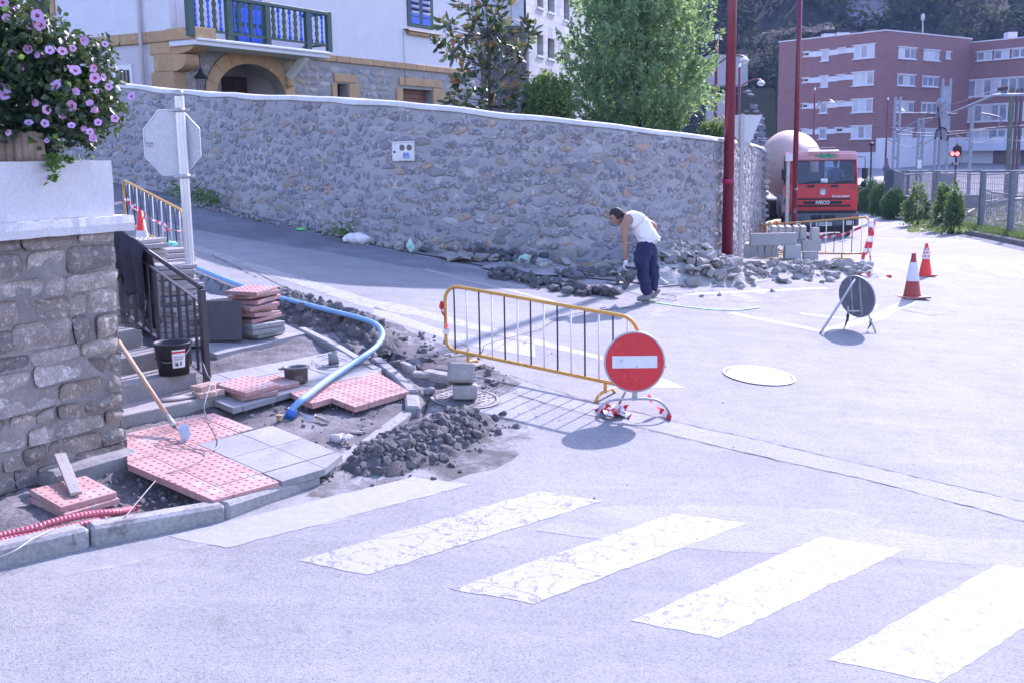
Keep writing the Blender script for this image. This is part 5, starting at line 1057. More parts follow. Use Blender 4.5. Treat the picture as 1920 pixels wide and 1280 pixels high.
scatter(line_sc([(600, 438), (660, 447), (720, 461), (790, 472)], 190, (.02, .12), .12, .04), WR, RUBBLE, 'broken_stone', CH, 90, 1.2); scatter(line_sc([(340, 378), (480, 414), (600, 437)], 130, (.015, .07), .07, .02), WR, RUBBLE, 'broken_stone', CH, 40, 1.2)
scatter(line_sc([(960, 500), (1040, 497), (1120, 505), (1230, 500)], 130, (.02, .12), .16, .03), WR, RUBBLE, 'broken_stone', CH, 80, 1.2)
sheet('disturbed_ground', [(560, 427), (700, 452), (850, 474), (960, 484), (1100, 490), (1240, 491), (1360, 487), (1430, 484), (1440, 500), (1330, 530), (1240, 540), (1180, 530), (1000, 515), (905, 500), (792, 479), (692, 460)], mt('rubble_dust', (.25, .24, .245), (.16, .155, .16), 3, .95, bump=.8, bs=20), .02, .3, .03)
sheet('bare_slab', [(905, 505), (940, 492), (1010, 494), (1130, 502), (1150, 512), (1100, 518), (1020, 520), (950, 514)], CONC, .03, .2, .03)
for k, (x, y, d_, lb_) in enumerate(((1062, 482, (.3, .22, .26), 'larger pale squared stone block at the foot of the wall, left of the worker'), (1050, 489, (.2, .2, .24), 'smaller pale block standing before the larger one at the wall foot'))): block(G(x, y + 8) + Z * d_[2] / 2, d_, .3 + k, .05, 0, lb_, RUBBLE, 'stone_block', 'block', .03)
BOT = mt('bottle_plastic', (.5, .62, .75), None, 9, .2, spec=.6); q = G(1014, 494); mb = MB(); mb.tube([q + Vector((-.16, 0, .05)), q + Vector((-.15, 0, .05)), q + Vector((.06, .02, .05)), q + Vector((.12, .02, .05)), q + Vector((.15, .02, .05))], [.03, .045, .045, .016, .016], 12); mb.build('plastic_bottle', BOT, org=q, label='clear plastic bottle lying on the bare slab', cat='bottle')
crumple('plastic_bag', G(984, 488, .09), .11, mt('green_plastic', (.25, .5, .38), (.4, .6, .5), 9, .4), 'small green plastic bag by the wall foot', 'bag', 9, (.8, .8, 1)); crumple('plastic_bag', G(668, 447, .09), .17, TAPEW, 'white plastic bag on the rubble by the shaded wall', 'bag', 4, (1.4, .8, .6)); crumple('litter', G(770, 461, .14), .08, mt('can_green', (.2, .6, .4), (.6, .7, .7), 12, .4), 'green and white crushed drink can in the wall foot rubble', 'litter', 12, (.8, .8, 1.3)); crumple('litter', G(564, 430, .03), .06, mt('bright_green', (.15, .7, .2), None, 12, .5), 'bright green scrap on the shaded road edge', 'litter', 3, (1.6, .8, .5))
q0, q1 = G(960, 478, .06), G(998, 484, .06); mb = MB(); mb.box((G(1105, 494, .06) + G(1125, 498, .06)) / 2, (.5, .1, .05), Matrix.Rotation(.2, 3, 'Z')); mb.build('wood_offcut', PW, org=G(1110, 495), label='short brown wood offcut by the rubble', cat='board')
mb = MB(); mb.tube([G(868, 468, .12), G(910, 474, .14), G(960, 478, .1), G(998, 484, .13), G(1003, 478, .3)], .012, 6); mb.build('steel_rod', mt('rust', (.12, .07, .05), None, 9, .8), org=G(960, 478), label='bent rusty rod along the wall foot', cat='rod')
# ---------------------------------------------------------------- the worker
SKIN = mt('skin', (.34, .19, .13), (.29, .155, .105), 14, .55, spec=.4, rv=0, fine=.1); HAIR = mt('hair', (.015, .012, .012), (.03, .022, .02), 60, .7, rv=0); VEST = mt('white_vest', (.76, .73, .74), (.68, .65, .67), 5, .9, rv=0, bump=.3, bs=30); TROU = mt('blue_trousers', (.022, .026, .08), (.016, .019, .06), 6, .85, rv=0, bump=.5, bs=25); SHOE = mt('dusty_boot', (.24, .22, .21), (.16, .15, .145), 12, .8, rv=0, bump=.4); GLW = mt('glove_white', (.68, .66, .66), (.5, .48, .48), 20, .9, rv=0)
def skin(name, nodes, edges, m, parent, lvl=2, root=0, solid=None):
    """continuous surface grown over a skeleton: nodes (point, rx, ry)"""
    o0 = ORG.get(parent.name, Vector()); me = bpy.data.meshes.new(name); me.from_pydata([tuple(Vector(n[0]) - o0) for n in nodes], edges, []); o = bpy.data.objects.new(name, me); COL.objects.link(o); o.parent = parent; ORG[o.name] = o0; me.materials.append(m)
    sk = o.modifiers.new('skin', 'SKIN'); sk.use_smooth_shade = True
    if not me.skin_vertices: bpy.context.view_layer.objects.active = o
    for i, n in enumerate(nodes): v = me.skin_vertices[0].data[i]; v.radius = (n[1], n[2] if len(n) > 2 else n[1]); v.use_root = i == root
    s = o.modifiers.new('sub', 'SUBSURF'); s.levels = lvl; s.render_levels = lvl; return o
pf = G(1208, 565); Yp = pf.y; kx = 2050 / Yp
WK = empty('person', pf, 'man in a white sleeveless vest and navy work trousers bending over a breaker', 'person')
CLT = bpy.data.textures.new('folds', 'CLOUDS'); CLT.noise_scale = .09
def folds(o, st):
    md = o.modifiers.new('folds', 'DISPLACE'); md.texture = CLT; md.strength = st; md.mid_level = .5
def w(px, py, dy=0.0): return W(px, py, Yp + dy)       # a point of the figure, dy behind (+) or in front (-)
nb_ = -.17; fb_ = .17                                   # near and far side of the body
body = [(w(1217, 449), .13), (w(1209, 432), .12), (w(1196, 417), .125), (w(1182, 408), .11), (w(1174, 405), .058), (w(1169, 403.5), .052),
        (w(1177, 413, nb_), .068), (w(1170, 424, nb_ - .02), .062), (w(1170.5, 441, nb_ - .02), .047), (w(1172, 456, nb_ - .01), .042), (w(1172.5, 470, nb_), .037), (w(1172.5, 487, nb_ + .03), .027),
        (w(1190, 411, fb_), .065), (w(1206, 413, fb_ + .04), .055), (w(1229, 424, fb_ + .02), .042), (w(1226, 434, fb_ - .03), .036), (w(1218, 443, .12), .03)]
skin('body', body, [(0, 1), (1, 2), (2, 3), (3, 4), (4, 5), (3, 6), (6, 7), (7, 8), (8, 9), (9, 10), (10, 11), (3, 12), (12, 13), (13, 14), (14, 15), (15, 16)], SKIN, WK, 2)
# head with a face looking down to the left
hc = w(1156.5, 406.5); hd_ = Vector((-.80, -.12, -.59)).normalized(); hu = Vector((-.55, 0, .83)); hu = (hu - hd_ * hu.dot(hd_)).normalized(); hr = hd_.cross(hu); RH = Matrix((hd_, hr, hu)).transposed()
def ellip(c, r, R_, n=20, f=None):
    mb = MB(); vs_ = []; fs = []; m_ = n // 2
    for i in range(m_ + 1):
        for k in range(n):
            th = pi * i / m_; p = Vector((math.sin(th) * math.cos(2 * pi * k / n), math.sin(th) * math.sin(2 * pi * k / n), math.cos(th))); p = Vector((p.x * r[0], p.y * r[1], p.z * r[2]))
            if f: p = f(p)
            vs_.append(c + R_ @ p)
    for i in range(m_):
        for k in range(n): fs.append((i * n + k, (i + 1) * n + k, (i + 1) * n + (k + 1) % n, i * n + (k + 1) % n))
    mb.add(vs_, fs, True); return mb
def jaw(p):
    q = Vector(p)
    if q.z < 0: q.y *= 1 + q.z * 2.6; q.x = q.x * (1 + q.z * 1.2) + (.012 if q.x > 0 else 0)
    return q
ellip(hc, (.098, .074, .118), RH, 20, jaw).build('head', SKIN, WK); hd0 = bpy.data.objects['head']
mb = MB(); nz = hc + hd_ * .092 - hu * .012; mb.tube([hc + hd_ * .088 + hu * .03, nz + hd_ * .016, nz - hu * .014 + hd_ * .006], [.008, .014, .012], 8); mb.build('nose', SKIN, hd0)
for s in (-1, 1):
    ec = hc + hr * .072 * s - hd_ * .012 - hu * .006; mb = ellip(ec, (.018, .007, .03), RH, 12); mb.build('ear', SKIN, hd0)
    mb = ellip(hc + hd_ * .082 + hr * .03 * s + hu * .018, (.008, .013, .007), RH, 10); mb.build('eye', HAIR, hd0)
    mb = MB(); q = hc + hd_ * .085 + hr * .03 * s + hu * .036; mb.tube([q - hr * .018, q + hd_ * .006, q + hr * .018], .005, 6); mb.build('eyebrow', HAIR, hd0)
mb = MB(); q = hc + hd_ * .083 - hu * .052; mb.tube([q - hr * .022, q + hd_ * .007, q + hr * .022], .006, 6); mb.build('mouth', mt('lips', (.22, .1, .08), None, 9, .5, rv=0), hd0)
def hairf(p):
    q = p * (1 + .05 * noise.noise(p * 60))
    if q.x > .045 and q.z < .055: q = q * .86
    if q.z < -.045: q = q * .8
    return q
ellip(hc - hd_ * .012 + hu * .012, (.106, .083, .118), RH, 26, hairf).build('hair', HAIR, hd0)
vest = [(w(1216, 447), .155, .16), (w(1211, 434), .15, .15), (w(1199, 418), .168, .165), (w(1186, 408), .148, .145), (w(1177, 404), .085, .08), (w(1180, 411, nb_ * .8), .085), (w(1190, 410, fb_ * .8), .085), (w(1208, 456), .15, .15)]
skin('vest', vest, [(7, 0), (0, 1), (1, 2), (2, 3), (3, 4), (3, 5), (3, 6)], VEST, WK, 3, 1); folds(bpy.data.objects['vest'], .035)
trou = [(w(1215, 451), .158, .165), (w(1214, 462), .16, .17), (w(1206, 470, -.09), .118), (w(1203, 490, -.11), .108), (w(1203.5, 506, -.12), .094), (w(1207, 525, -.11), .085), (w(1213, 543, -.09), .08), (w(1215, 553, -.09), .078),
        (w(1222, 470, .09), .115), (w(1223, 490, .1), .103), (w(1224, 508, .1), .09), (w(1225, 528, .1), .08), (w(1225, 544, .1), .075), (w(1225, 549, .1), .072)]
skin('trousers', trou, [(0, 1), (1, 2), (2, 3), (3, 4), (4, 5), (5, 6), (6, 7), (1, 8), (8, 9), (9, 10), (10, 11), (11, 12), (12, 13)], TROU, WK, 3, 1); folds(bpy.data.objects['trousers'], .05)
mb = MB(); q = w(1197, 483, -.22); mb.box(q, (.13, .02, .17), Matrix.Rotation(.06, 3, 'Y'), .008); mb.box(q + Vector((.0, -.008, .06)), (.14, .02, .05), Matrix.Rotation(.06, 3, 'Y'), .006); mb.build('cargo_pocket', TROU, WK)
for dx, dyy, dz_ in ((0, -.09, 0), (11, .1, .0)):
    a0, a1 = w(1218 + dx, 552 , dyy), w(1194 + dx, 562, dyy - .03); hl = Vector((a0.x + .03, a0.y, gzf(a0.x, a0.y) + .05)); toe = Vector((a1.x, a1.y, gzf(a1.x, a1.y) + .045)); o = skin('boot', [(hl + Z * .12, .058, .058), (hl + Z * .03, .05, .05), (hl.lerp(toe, .55) + Z * .012, .05, .048), (toe, .044, .036)], [(0, 1), (1, 2), (2, 3)], SHOE, WK, 2, 1)
wr = w(1172.5, 489, nb_ + .03); pm = w(1174.5, 499, nb_ + .05)
gl = skin('glove', [(wr, .033), (wr.lerp(pm, .45), .037, .03), (pm, .038, .026)], [(0, 1), (1, 2)], GLW, WK, 2, 0)
for k in range(4):
    b_ = pm + Vector((.012, -.036 + .022 * k, .0)); L_ = (.085, .095, .09, .07)[k]; skin('finger', [(b_, .011), (b_ + Vector((.018, 0, -L_ * .45)), .0105), (b_ + Vector((.05, .0, -L_ * .62)), .01), (b_ + Vector((.062, 0, -L_ * .3)), .009)], [(0, 1), (1, 2), (2, 3)], GLW, gl, 1)
b_ = wr.lerp(pm, .5) + Vector((-.022, -.02, 0)); skin('thumb', [(b_, .014), (b_ + Vector((-.014, -.012, -.04)), .012), (b_ + Vector((.012, -.012, -.075)), .01)], [(0, 1), (1, 2)], GLW, gl, 1)
# breaker: handle, motor, chisel
HM = mt('breaker_body', (.13, .135, .14), (.09, .09, .095), 9, .5, .3, wear=(.3, .3, .3), ws=14, wt=.62); hy = Yp - .28
JH = empty('demolition_hammer', G(1162, 556), 'grey electric demolition breaker with its chisel in the broken asphalt', 'breaker')
hw = lambda px, py, dy=0: W(px, py, hy + dy)
mb = MB(); mb.tube([hw(1163, 553, .06), hw(1167, 546, .05), hw(1173, 535, .03)], [.006, .014, .016], 8); mb.build('chisel', STEEL, JH)
mb = MB(); mb.tube([hw(1169, 543, .04), hw(1172, 537, .035), hw(1176, 529, .03), hw(1178, 526, .03), hw(1181, 519, .02), hw(1187, 509, .0), hw(1189, 505, 0)], [.03, .045, .045, .06, .066, .062, .045], 14); mb.build('motor_housing', HM, JH)
for k in range(5): mb = MB(); q = hw(1178.5 + k * 1.6, 525 - k * 3.0, .02); d = (hw(1187, 509) - hw(1176, 529)).normalized(); mb.lathe([(.067, -.004), (.0685, 0), (.067, .004)], q, 14, Z.rotation_difference(d).to_matrix()); mb.build('cooling_rib', BLACK, JH)
mb = MB(); mb.tube(spline([hw(1174, 500, .02), hw(1178, 502, .0), hw(1186, 503, 0), hw(1193, 505, 0), hw(1190, 512, 0)], 5), .016, 8); mb.build('handle', BLACK, JH); mb = MB(); mb.tube(spline([hw(1172, 528, -.06), hw(1166, 524, -.1), hw(1160, 515, -.08), hw(1157, 522, 0), hw(1158, 532, .04)], 5), .02, 8); mb.build('side_handle', HM, JH)
mb = MB(); q = hw(1170, 541, .04); mb.box(q, (.05, .05, .03), None, .005); mb.build('retainer', HM, JH)
q = G(1157, 532, .0) ; AG = empty('angle_grinder', q, 'dirty grey power tool with a coiled lead standing behind the breaker', 'power tool'); mb = MB(); mb.tube([q + Vector((0, 0, .03)), q + Vector((.05, 0, .12)), q + Vector((.14, 0, .2)), q + Vector((.22, .02, .2))], [.03, .05, .06, .04], 10); mb.build('body', HM, AG); mb = MB(); mb.lathe([(.14, 0), (.145, .012), (.05, .02)], q + Vector((-.02, 0, .01)), 20); mb.build('guard_plate', STEEL, AG); mb = MB(); mb.tube([q + Vector((.1 + .09 * math.cos(a), -.06 + .02 * math.sin(a * 3), .12 + .1 * math.sin(a))) for a in np.arange(0, 12, .5)], .008, 5); mb.build('coiled_lead', WIREM, AG)
# ---------------------------------------------------------------- cement mixer truck
TR = mt('truck_red', (.58, .022, .03), (.5, .02, .028), 3, .4, spec=.5, rv=0, wear=(.45, .12, .1), ws=5, wt=.68); TP = mt('truck_pink', (.58, .3, .32), (.5, .22, .25), 3, .5, rv=0); TG = mt('truck_grey', (.13, .14, .16), (.09, .095, .11), 4, .7, rv=0); TYRE = mt('tyre', (.02, .02, .022), (.04, .038, .036), 6, .85); DRUM = mt('drum_cream', (.50, .37, .33), (.44, .29, .24), 1.2, .6, rv=0, wear=(.42, .2, .13), ws=2, wt=.6); ORNG = mt('drum_orange', (.6, .13, .04), (.5, .1, .03), 3, .6, rv=0)
gk = NT('windscreen'); gl_ = gk.n('ShaderNodeBsdfGlossy'); gl_.inputs['Roughness'].default_value = .03; tr_ = gk.n('ShaderNodeBsdfTransparent'); tr_.inputs[0].default_value = (.62, .68, .78, 1); fr = gk.n('ShaderNodeFresnel'); fr.inputs[0].default_value = 1.5; mx_ = gk.n('ShaderNodeMixShader'); gk.l(fr.outputs[0], mx_.inputs[0]); gk.l(tr_.outputs[0], mx_.inputs[1]); gk.l(gl_.outputs[0], mx_.inputs[2]); gk.l(mx_.outputs[0], gk.t.nodes['Material Output'].inputs[0]); WGL = gk.m
tb_ = G(1541, 446); ang = math.radians(-7); TK = empty('cement_truck', tb_, 'red cement mixer truck with a cream drum parked facing the junction', 'truck', rz=ang); ORG[TK.name] = Vector()
_sT = 129 / 2.5 / (2050 / tb_.y); KT = _sT; KZ = _sT * 1.08
T0 = Matrix.Diagonal((KT, KT, KZ, 1))            # local frame: x right, -y forward, z up; metres of a 2.5 m wide cab
def TB_(): return MB(T0)
def tbuild(mb, n, m, p=None): return mb.build(n, m, p or TK, local=True)
# cab shell: sides, back and roof round a hollow, so that one sees in through the glass
cw, cz0, cz1 = 1.2, .95, 2.82; fy, by = 0.0, 1.9
def cabpt(x, z, y): return Vector((x, y, z))
prof = [(fy, .95), (fy - .02, 1.6), (fy + .03, 1.78), (fy + .17, 2.6), (fy + .3, 2.78), (fy + .6, 2.86), (by, 2.86), (by, .95)]
lower = TB_(); lower.hull([(sx * cw, y, z) for sx in (-1, 1) for y, z in ((fy, .78), (fy - .03, 1.2), (fy - .02, 1.78), (by, 1.78), (by, .78))], [(0, 1, 2, 3, 4), (5, 6, 7, 8, 9), (0, 1, 6, 5), (1, 2, 7, 6), (2, 3, 8, 7), (3, 4, 9, 8), (4, 0, 5, 9)]); cab = tbuild(lower, 'cab', TR)
mb = TB_(); mb.box((0, 1.1, 2.78), (2.36, 1.6, .14), None, .05); mb.box((0, .25, 2.73), (2.3, .3, .12), None, .05); tbuild(mb, 'roof', TP)
mb = TB_(); mb.box((0, .1, 2.66), (2.3, .26, .22), Matrix.Rotation(-.2, 3, 'X'), .03); tbuild(mb, 'roof_front', TP)
mb = TB_(); mb.box((-.05, -.06, 2.86), (1.1, .3, .05), Matrix.Rotation(.15, 3, 'X'), .02); mb.box((-.1, .1, 2.98), (1.0, .05, .02), None); tbuild(mb, 'sun_visor', mt('visor', (.62, .42, .44), (.5, .4, .42), 3, .5))
for sx in (-1, 1):
    mb = TB_(); mb.tube([(sx * 1.15, .02, 1.78), (sx * 1.12, .16, 2.65)], .045, 6); tbuild(mb, 'pillar', TR); mb = TB_(); mb.box((sx * 1.16, 1.85, 2.25), (.06, .1, .95), None); tbuild(mb, 'pillar', TR); mb = TB_(); mb.box((sx * 1.17, 1.05, 2.28), (.04, .08, .9), None); tbuild(mb, 'pillar', TR)
    mb = TB_(); mb.hull([(sx * 1.17, .1, 1.8), (sx * 1.17, 1.8, 1.8), (sx * 1.15, 1.8, 2.65), (sx * 1.13, .2, 2.65), (sx * 1.18, .1, 1.8), (sx * 1.18, 1.8, 1.8), (sx * 1.16, 1.8, 2.65), (sx * 1.14, .2, 2.65)], [(0, 1, 2, 3), (4, 5, 6, 7), (0, 1, 5, 4), (1, 2, 6, 5), (2, 3, 7, 6), (3, 0, 4, 7)]); tbuild(mb, 'side_window', WGL)
mb = TB_(); mb.box((-.7, 1.87, 2.25), (.95, .04, .95), None); mb.box((.55, 1.87, 1.85), (1.2, .04, .2), None); mb.box((1.0, 1.87, 2.25), (.3, .04, .95), None); mb.box((-.05, 1.87, 2.64), (2.2, .04, .14), None); mb.box((.2, 1.87, 2.25), (.22, .04, .95)); tbuild(mb, 'cab_back', TG)
mb = TB_(); mb.box((0, 1.0, 1.8), (2.3, 1.7, .05), None); mb.box((0, .22, 1.86), (2.2, .35, .12), None, .03); tbuild(mb, 'dashboard', TG)
mb = TB_(); mb.hull([(-1.1, .02, 1.8), (1.1, .02, 1.8), (1.08, .16, 2.62), (-1.08, .16, 2.62), (-1.1, .035, 1.8), (1.1, .035, 1.8), (1.08, .175, 2.62), (-1.08, .175, 2.62)], [(0, 1, 2, 3), (4, 5, 6, 7), (0, 1, 5, 4), (1, 2, 6, 5), (2, 3, 7, 6), (3, 0, 4, 7)]); tbuild(mb, 'windscreen', WGL)
mb = TB_(); mb.box((.02, .0, 1.9), (.24, .01, .13), Matrix.Rotation(-.16, 3, 'X')); tbuild(mb, 'paper_card', WHS)
for sx, l_ in ((-.75, .8), (.3, .75)): mb = TB_(); mb.tube([(sx, -.02, 1.79), (sx + .25, -.01, 1.85), (sx + l_, .0, 1.87)], .014, 5); tbuild(mb, 'wiper', BLACK)
for sx in (-.45, .38): mb = TB_(); mb.box((sx, -.028, 1.715), (.26, .02, .07), None); tbuild(mb, 'air_slot', BLACK)
mb = TB_(); mb.box((0, -.03, 1.66), (2.2, .01, .012)); tbuild(mb, 'panel_gap', TG)
for z_, w_, h_ in ((1.29, 1.95, .055), (1.17, 1.35, .1), (1.06, 1.95, .06)): mb = TB_(); mb.box((-.02, -.033, z_), (w_, .02, h_), None, .005); tbuild(mb, 'grille_slot', BLACK)
mb = TB_(); mb.box((0, -.02, .86), (2.3, .08, .1), None); tbuild(mb, 'step_gap', BLACK)
bp = TB_(); bp.box((0, -.06, .60), (2.5, .26, .42), None, .04); bpo = tbuild(bp, 'bumper', TG)
mb = TB_(); mb.box((0, .0, .3), (2.0, .2, .22), None, .03); tbuild(mb, 'underrun_bar', BLACK)
for sx in (-.25, .22): mb = TB_(); mb.box((sx, -.195, .68), (.38, .02, .16), None); mb.build('bumper_opening', BLACK, bpo, local=True)
for sx in (-1, 1):
    mb = TB_(); mb.box((sx * .93, -.19, .50), (.4, .03, .22), None); mb.build('lamp_recess', BLACK, bpo, local=True); mb = TB_(); mb.box((sx * .93, -.21, .50), (.28, .03, .15), None, .01); hl_ = mb.build('headlight', mt('headlamp', (.6, .62, .66), (.4, .42, .46), 20, .15, .3, spec=.8), bpo, local=True)
    mb = TB_(); mb.box((sx * 1.08, -.195, .7), (.2, .02, .08), None, .005); mb.build('indicator', mt('amber', (.6, .15, .03), None, 9, .3), bpo, local=True)
mb = TB_(); mb.box((.02, -.2, .46), (.56, .012, .12), None, .003); plate = mb.build('number_plate', WHS, bpo, local=True)
def text(s, size, loc, rot, m, name, parent=None, ext=.004, sx=1.0, local=True, bold=0.0, **t):
    cu = bpy.data.curves.new(name, 'FONT'); cu.body = s; cu.size = size; cu.extrude = ext; cu.align_x = 'CENTER'; cu.align_y = 'CENTER'; cu.offset = bold; cu.materials.append(m); o = bpy.data.objects.new(name, cu); COL.objects.link(o); bpy.context.view_layer.update(); me = bpy.data.meshes.new_from_object(o.evaluated_get(bpy.context.evaluated_depsgraph_get())); bpy.data.objects.remove(o); o = bpy.data.objects.new(name, me); COL.objects.link(o); o.parent = parent; o.location = loc; o.rotation_euler = rot; o.scale = (sx, 1, 1); return tag(o, **t)
fr_ = (pi / 2, 0, 0); kt = lambda x, y, z: (x * KT, y * KT, z * KZ)
text('IVECO', .15 * KT, kt(-.02, -.046, 1.17), fr_, WHITEP, 'lettering', cab, .003, 1.15, bold=.004); text('Eurotrakker', .125 * KT, kt(.62, -.036, 1.375), fr_, WHITEP, 'lettering', cab, .003, 1.0, bold=.002); text('SS·2497·AY', .11 * KT, kt(.02, -.209, .46), fr_, INK, 'lettering', plate, .002, .95)
GRL = mt('green_letters', (.02, .38, .2), None, 9, .5, rv=0); text('aizkā'.replace('ā', 'a'), .2 * KT, kt(.05, -.06, 2.72), (pi / 2 - .1, 0, 0), GRL, 'lettering', cab, .004, 1.9, bold=.012)
mb = TB_(); mb.lathe([(.11, 0), (.115, .01), (.1, .015), (.095, .006), (0, .006)], (-.02, -.035, 1.53), 28, Matrix.Rotation(pi / 2, 3, 'X')); em = mb.build('emblem', mt('chrome', (.7, .7, .72), None, 9, .2, .9), cab, local=True)
mb = TB_(); mb.box((-.05, -.05, 1.545), (.09, .01, .04), Matrix.Rotation(.5, 3, 'Y')); mb.box((.02, -.05, 1.55), (.07, .01, .05), Matrix.Rotation(-.6, 3, 'Y')); mb.box((-.02, -.05, 1.51), (.13, .01, .025)); mb.build('emblem_figure', WHITEP, em, local=True)
for sx in (-1, 1):
    mb = TB_(); mb.tube([(sx * 1.15, .1, 2.66), (sx * 1.38, -.12, 2.66), (sx * 1.4, -.14, 2.5), (sx * 1.4, -.14, 1.75), (sx * 1.2, .0, 1.72)], .016, 6); tbuild(mb, 'mirror_arm', BLACK)
    mb = TB_(); mb.box((sx * 1.4, -.14, 2.12), (.2, .1, .36), None, .03); tbuild(mb, 'mirror', BLACK); 
mb = TB_(); mb.lathe([(.1, 0), (.1, .03), (.0, .05)], (1.36, -.2, 1.76), 16, Matrix.Rotation(pi / 2, 3, 'X')); tbuild(mb, 'round_mirror', BLACK)
def wheel(x, y, wd=.33, twin=False, r=.53):
    mb = TB_(); R_ = Matrix.Rotation(pi / 2, 3, 'Y'); mb.lathe([(r * .55, -wd / 2), (r * .92, -wd / 2), (r, -wd * .38), (r, wd * .38), (r * .92, wd / 2), (r * .55, wd / 2)], (x, y, r), 28, R_); o = tbuild(mb, 'wheel', TYRE); mb = TB_(); mb.lathe([(r * .56, -wd * .36), (r * .3, -wd * .3), (0, -wd * .4)], (x, y, r), 20, R_, smooth=False); mb.lathe([(r * .56, wd * .36), (r * .3, wd * .3), (0, wd * .4)], (x, y, r), 20, R_, smooth=False); mb.build('rim', STEEL, o, local=True)
for x in (-1.02, 1.02): wheel(x, 1.1); wheel(x, 2.9); wheel(x, 5.4, .6); wheel(x, 6.8, .6)
for sx in (-1, 1):
    mb = TB_(); mb.tube([(sx * 1.06, .45, .62), (sx * 1.06, .62, 1.08), (sx * 1.06, 1.1, 1.22), (sx * 1.06, 1.6, 1.08), (sx * 1.06, 1.75, .62)], [.03, .16, .2, .16, .03], 6); tbuild(mb, 'mudguard', TG); mb = TB_(); mb.tube([(sx * 1.12, 2.15, .62), (sx * 1.12, 2.35, 1.15), (sx * 1.12, 2.9, 1.3), (sx * 1.12, 3.45, 1.15), (sx * 1.12, 3.6, .62)], [.08, .14, .16, .14, .08], 6); tbuild(mb, 'mudguard', mt('mudguard_grey', (.4, .42, .45), None, 6, .6))
mb = TB_(); mb.box((0, 4.3, .95), (.9, 6.4, .3)); mb.box((0, 3.4, 1.25), (1.9, 3.0, .2)); mb.box((-.5, 2.15, 1.6), (1.2, .25, 1.1)); tbuild(mb, 'chassis', TG)
mb = TB_(); mb.box((-.9, 2.4, 1.35), (.5, .7, .5), None, .05); tbuild(mb, 'tank', TR)
# drum: axis rises towards the back, leans out to the left of the cab in view
dp = [(0.1, 0), (.62, .05), (.95, .55), (1.2, 1.3), (1.24, 1.9), (1.12, 2.7), (.85, 3.7), (.62, 4.4), (.62, 4.5)]; dax = Vector((0, math.cos(.21), math.sin(.21))); RD = Z.rotation_difference(dax).to_matrix()
mb = TB_(); mb.lathe([(r, z) for r, z in dp], (-.65, 2.35, 1.98), 48, RD); dr = tbuild(mb, 'mixing_drum', DRUM)
mb = TB_(); mb.tube([(-1.05, 2.3, 1.1), (-.95, 2.6, 1.9), (-.6, 2.7, 2.2)], .05, 6); mb.tube([(1.05, 2.3, 1.1), (.95, 2.6, 1.9)], .05, 6); mb.box((0, 6.4, 1.9), (1.4, .15, 1.8)); mb.box((0, 7.2, 2.6), (.9, .8, .5)); tbuild(mb, 'drum_frame', TG)
mb = TB_(); mb.tube([(.5 + .21 * math.cos(a), .42 + .1 * math.sin(a), 2.0 + .14 * math.sin(a)) for a in np.arange(0, 6.28, .35)], .014, 6, closed=True); tbuild(mb, 'steering_wheel', BLACK)
# driver
dv0 = TK.matrix_world; DP = empty('person', tb_, 'driver in a pale blue shirt sitting behind the windscreen of the truck', 'person', rz=ang); ORG[DP.name] = Vector(); q = lambda x, y, z: Vector((x * KT, y * KT, z * KZ)); s_ = KT
dn = [(q(.55, .95, 1.75), .15 * s_), (q(.55, .95, 2.0), .15 * s_), (q(.55, .93, 2.18), .13 * s_), (q(.55, .92, 2.3), .05 * s_), (q(.32, .9, 2.17), .075 * s_), (q(.28, .72, 1.98), .05 * s_), (q(.42, .5, 2.03), .035 * s_), (q(.78, .9, 2.17), .075 * s_), (q(.82, .72, 1.98), .05 * s_), (q(.66, .5, 2.03), .035 * s_)]
skin('torso', dn, [(0, 1), (1, 2), (2, 3), (2, 4), (4, 5), (5, 6), (2, 7), (7, 8), (8, 9)], mt('blue_shirt', (.25, .3, .45), None, 9, .9, rv=0), DP, 2)
RHd = Matrix(((0, 1, 0), (-1, 0, 0), (0, 0, 1))); ellip(q(.55, .9, 2.43), (.1 * s_, .078 * s_, .125 * s_), RHd, 16, jaw).build('head', SKIN, DP, local=True); hdd = [o for o in DP.children if o.name.startswith('head')][0]
ellip(q(.55, .93, 2.47), (.1 * s_, .085 * s_, .1 * s_), RHd, 16).build('hair', HAIR, hdd, local=True)
for k in (-1, 1): ellip(q(.55 + .035 * k, .805, 2.45), (.008 * s_, .012 * s_, .008 * s_), RHd, 8).build('eye', HAIR, hdd, local=True)
mb = MB(); mb.tube([q(.55, .81, 2.45), q(.55, .785, 2.41), q(.55, .8, 2.4)], .012 * s_, 6); mb.build('nose', SKIN, hdd, local=True)
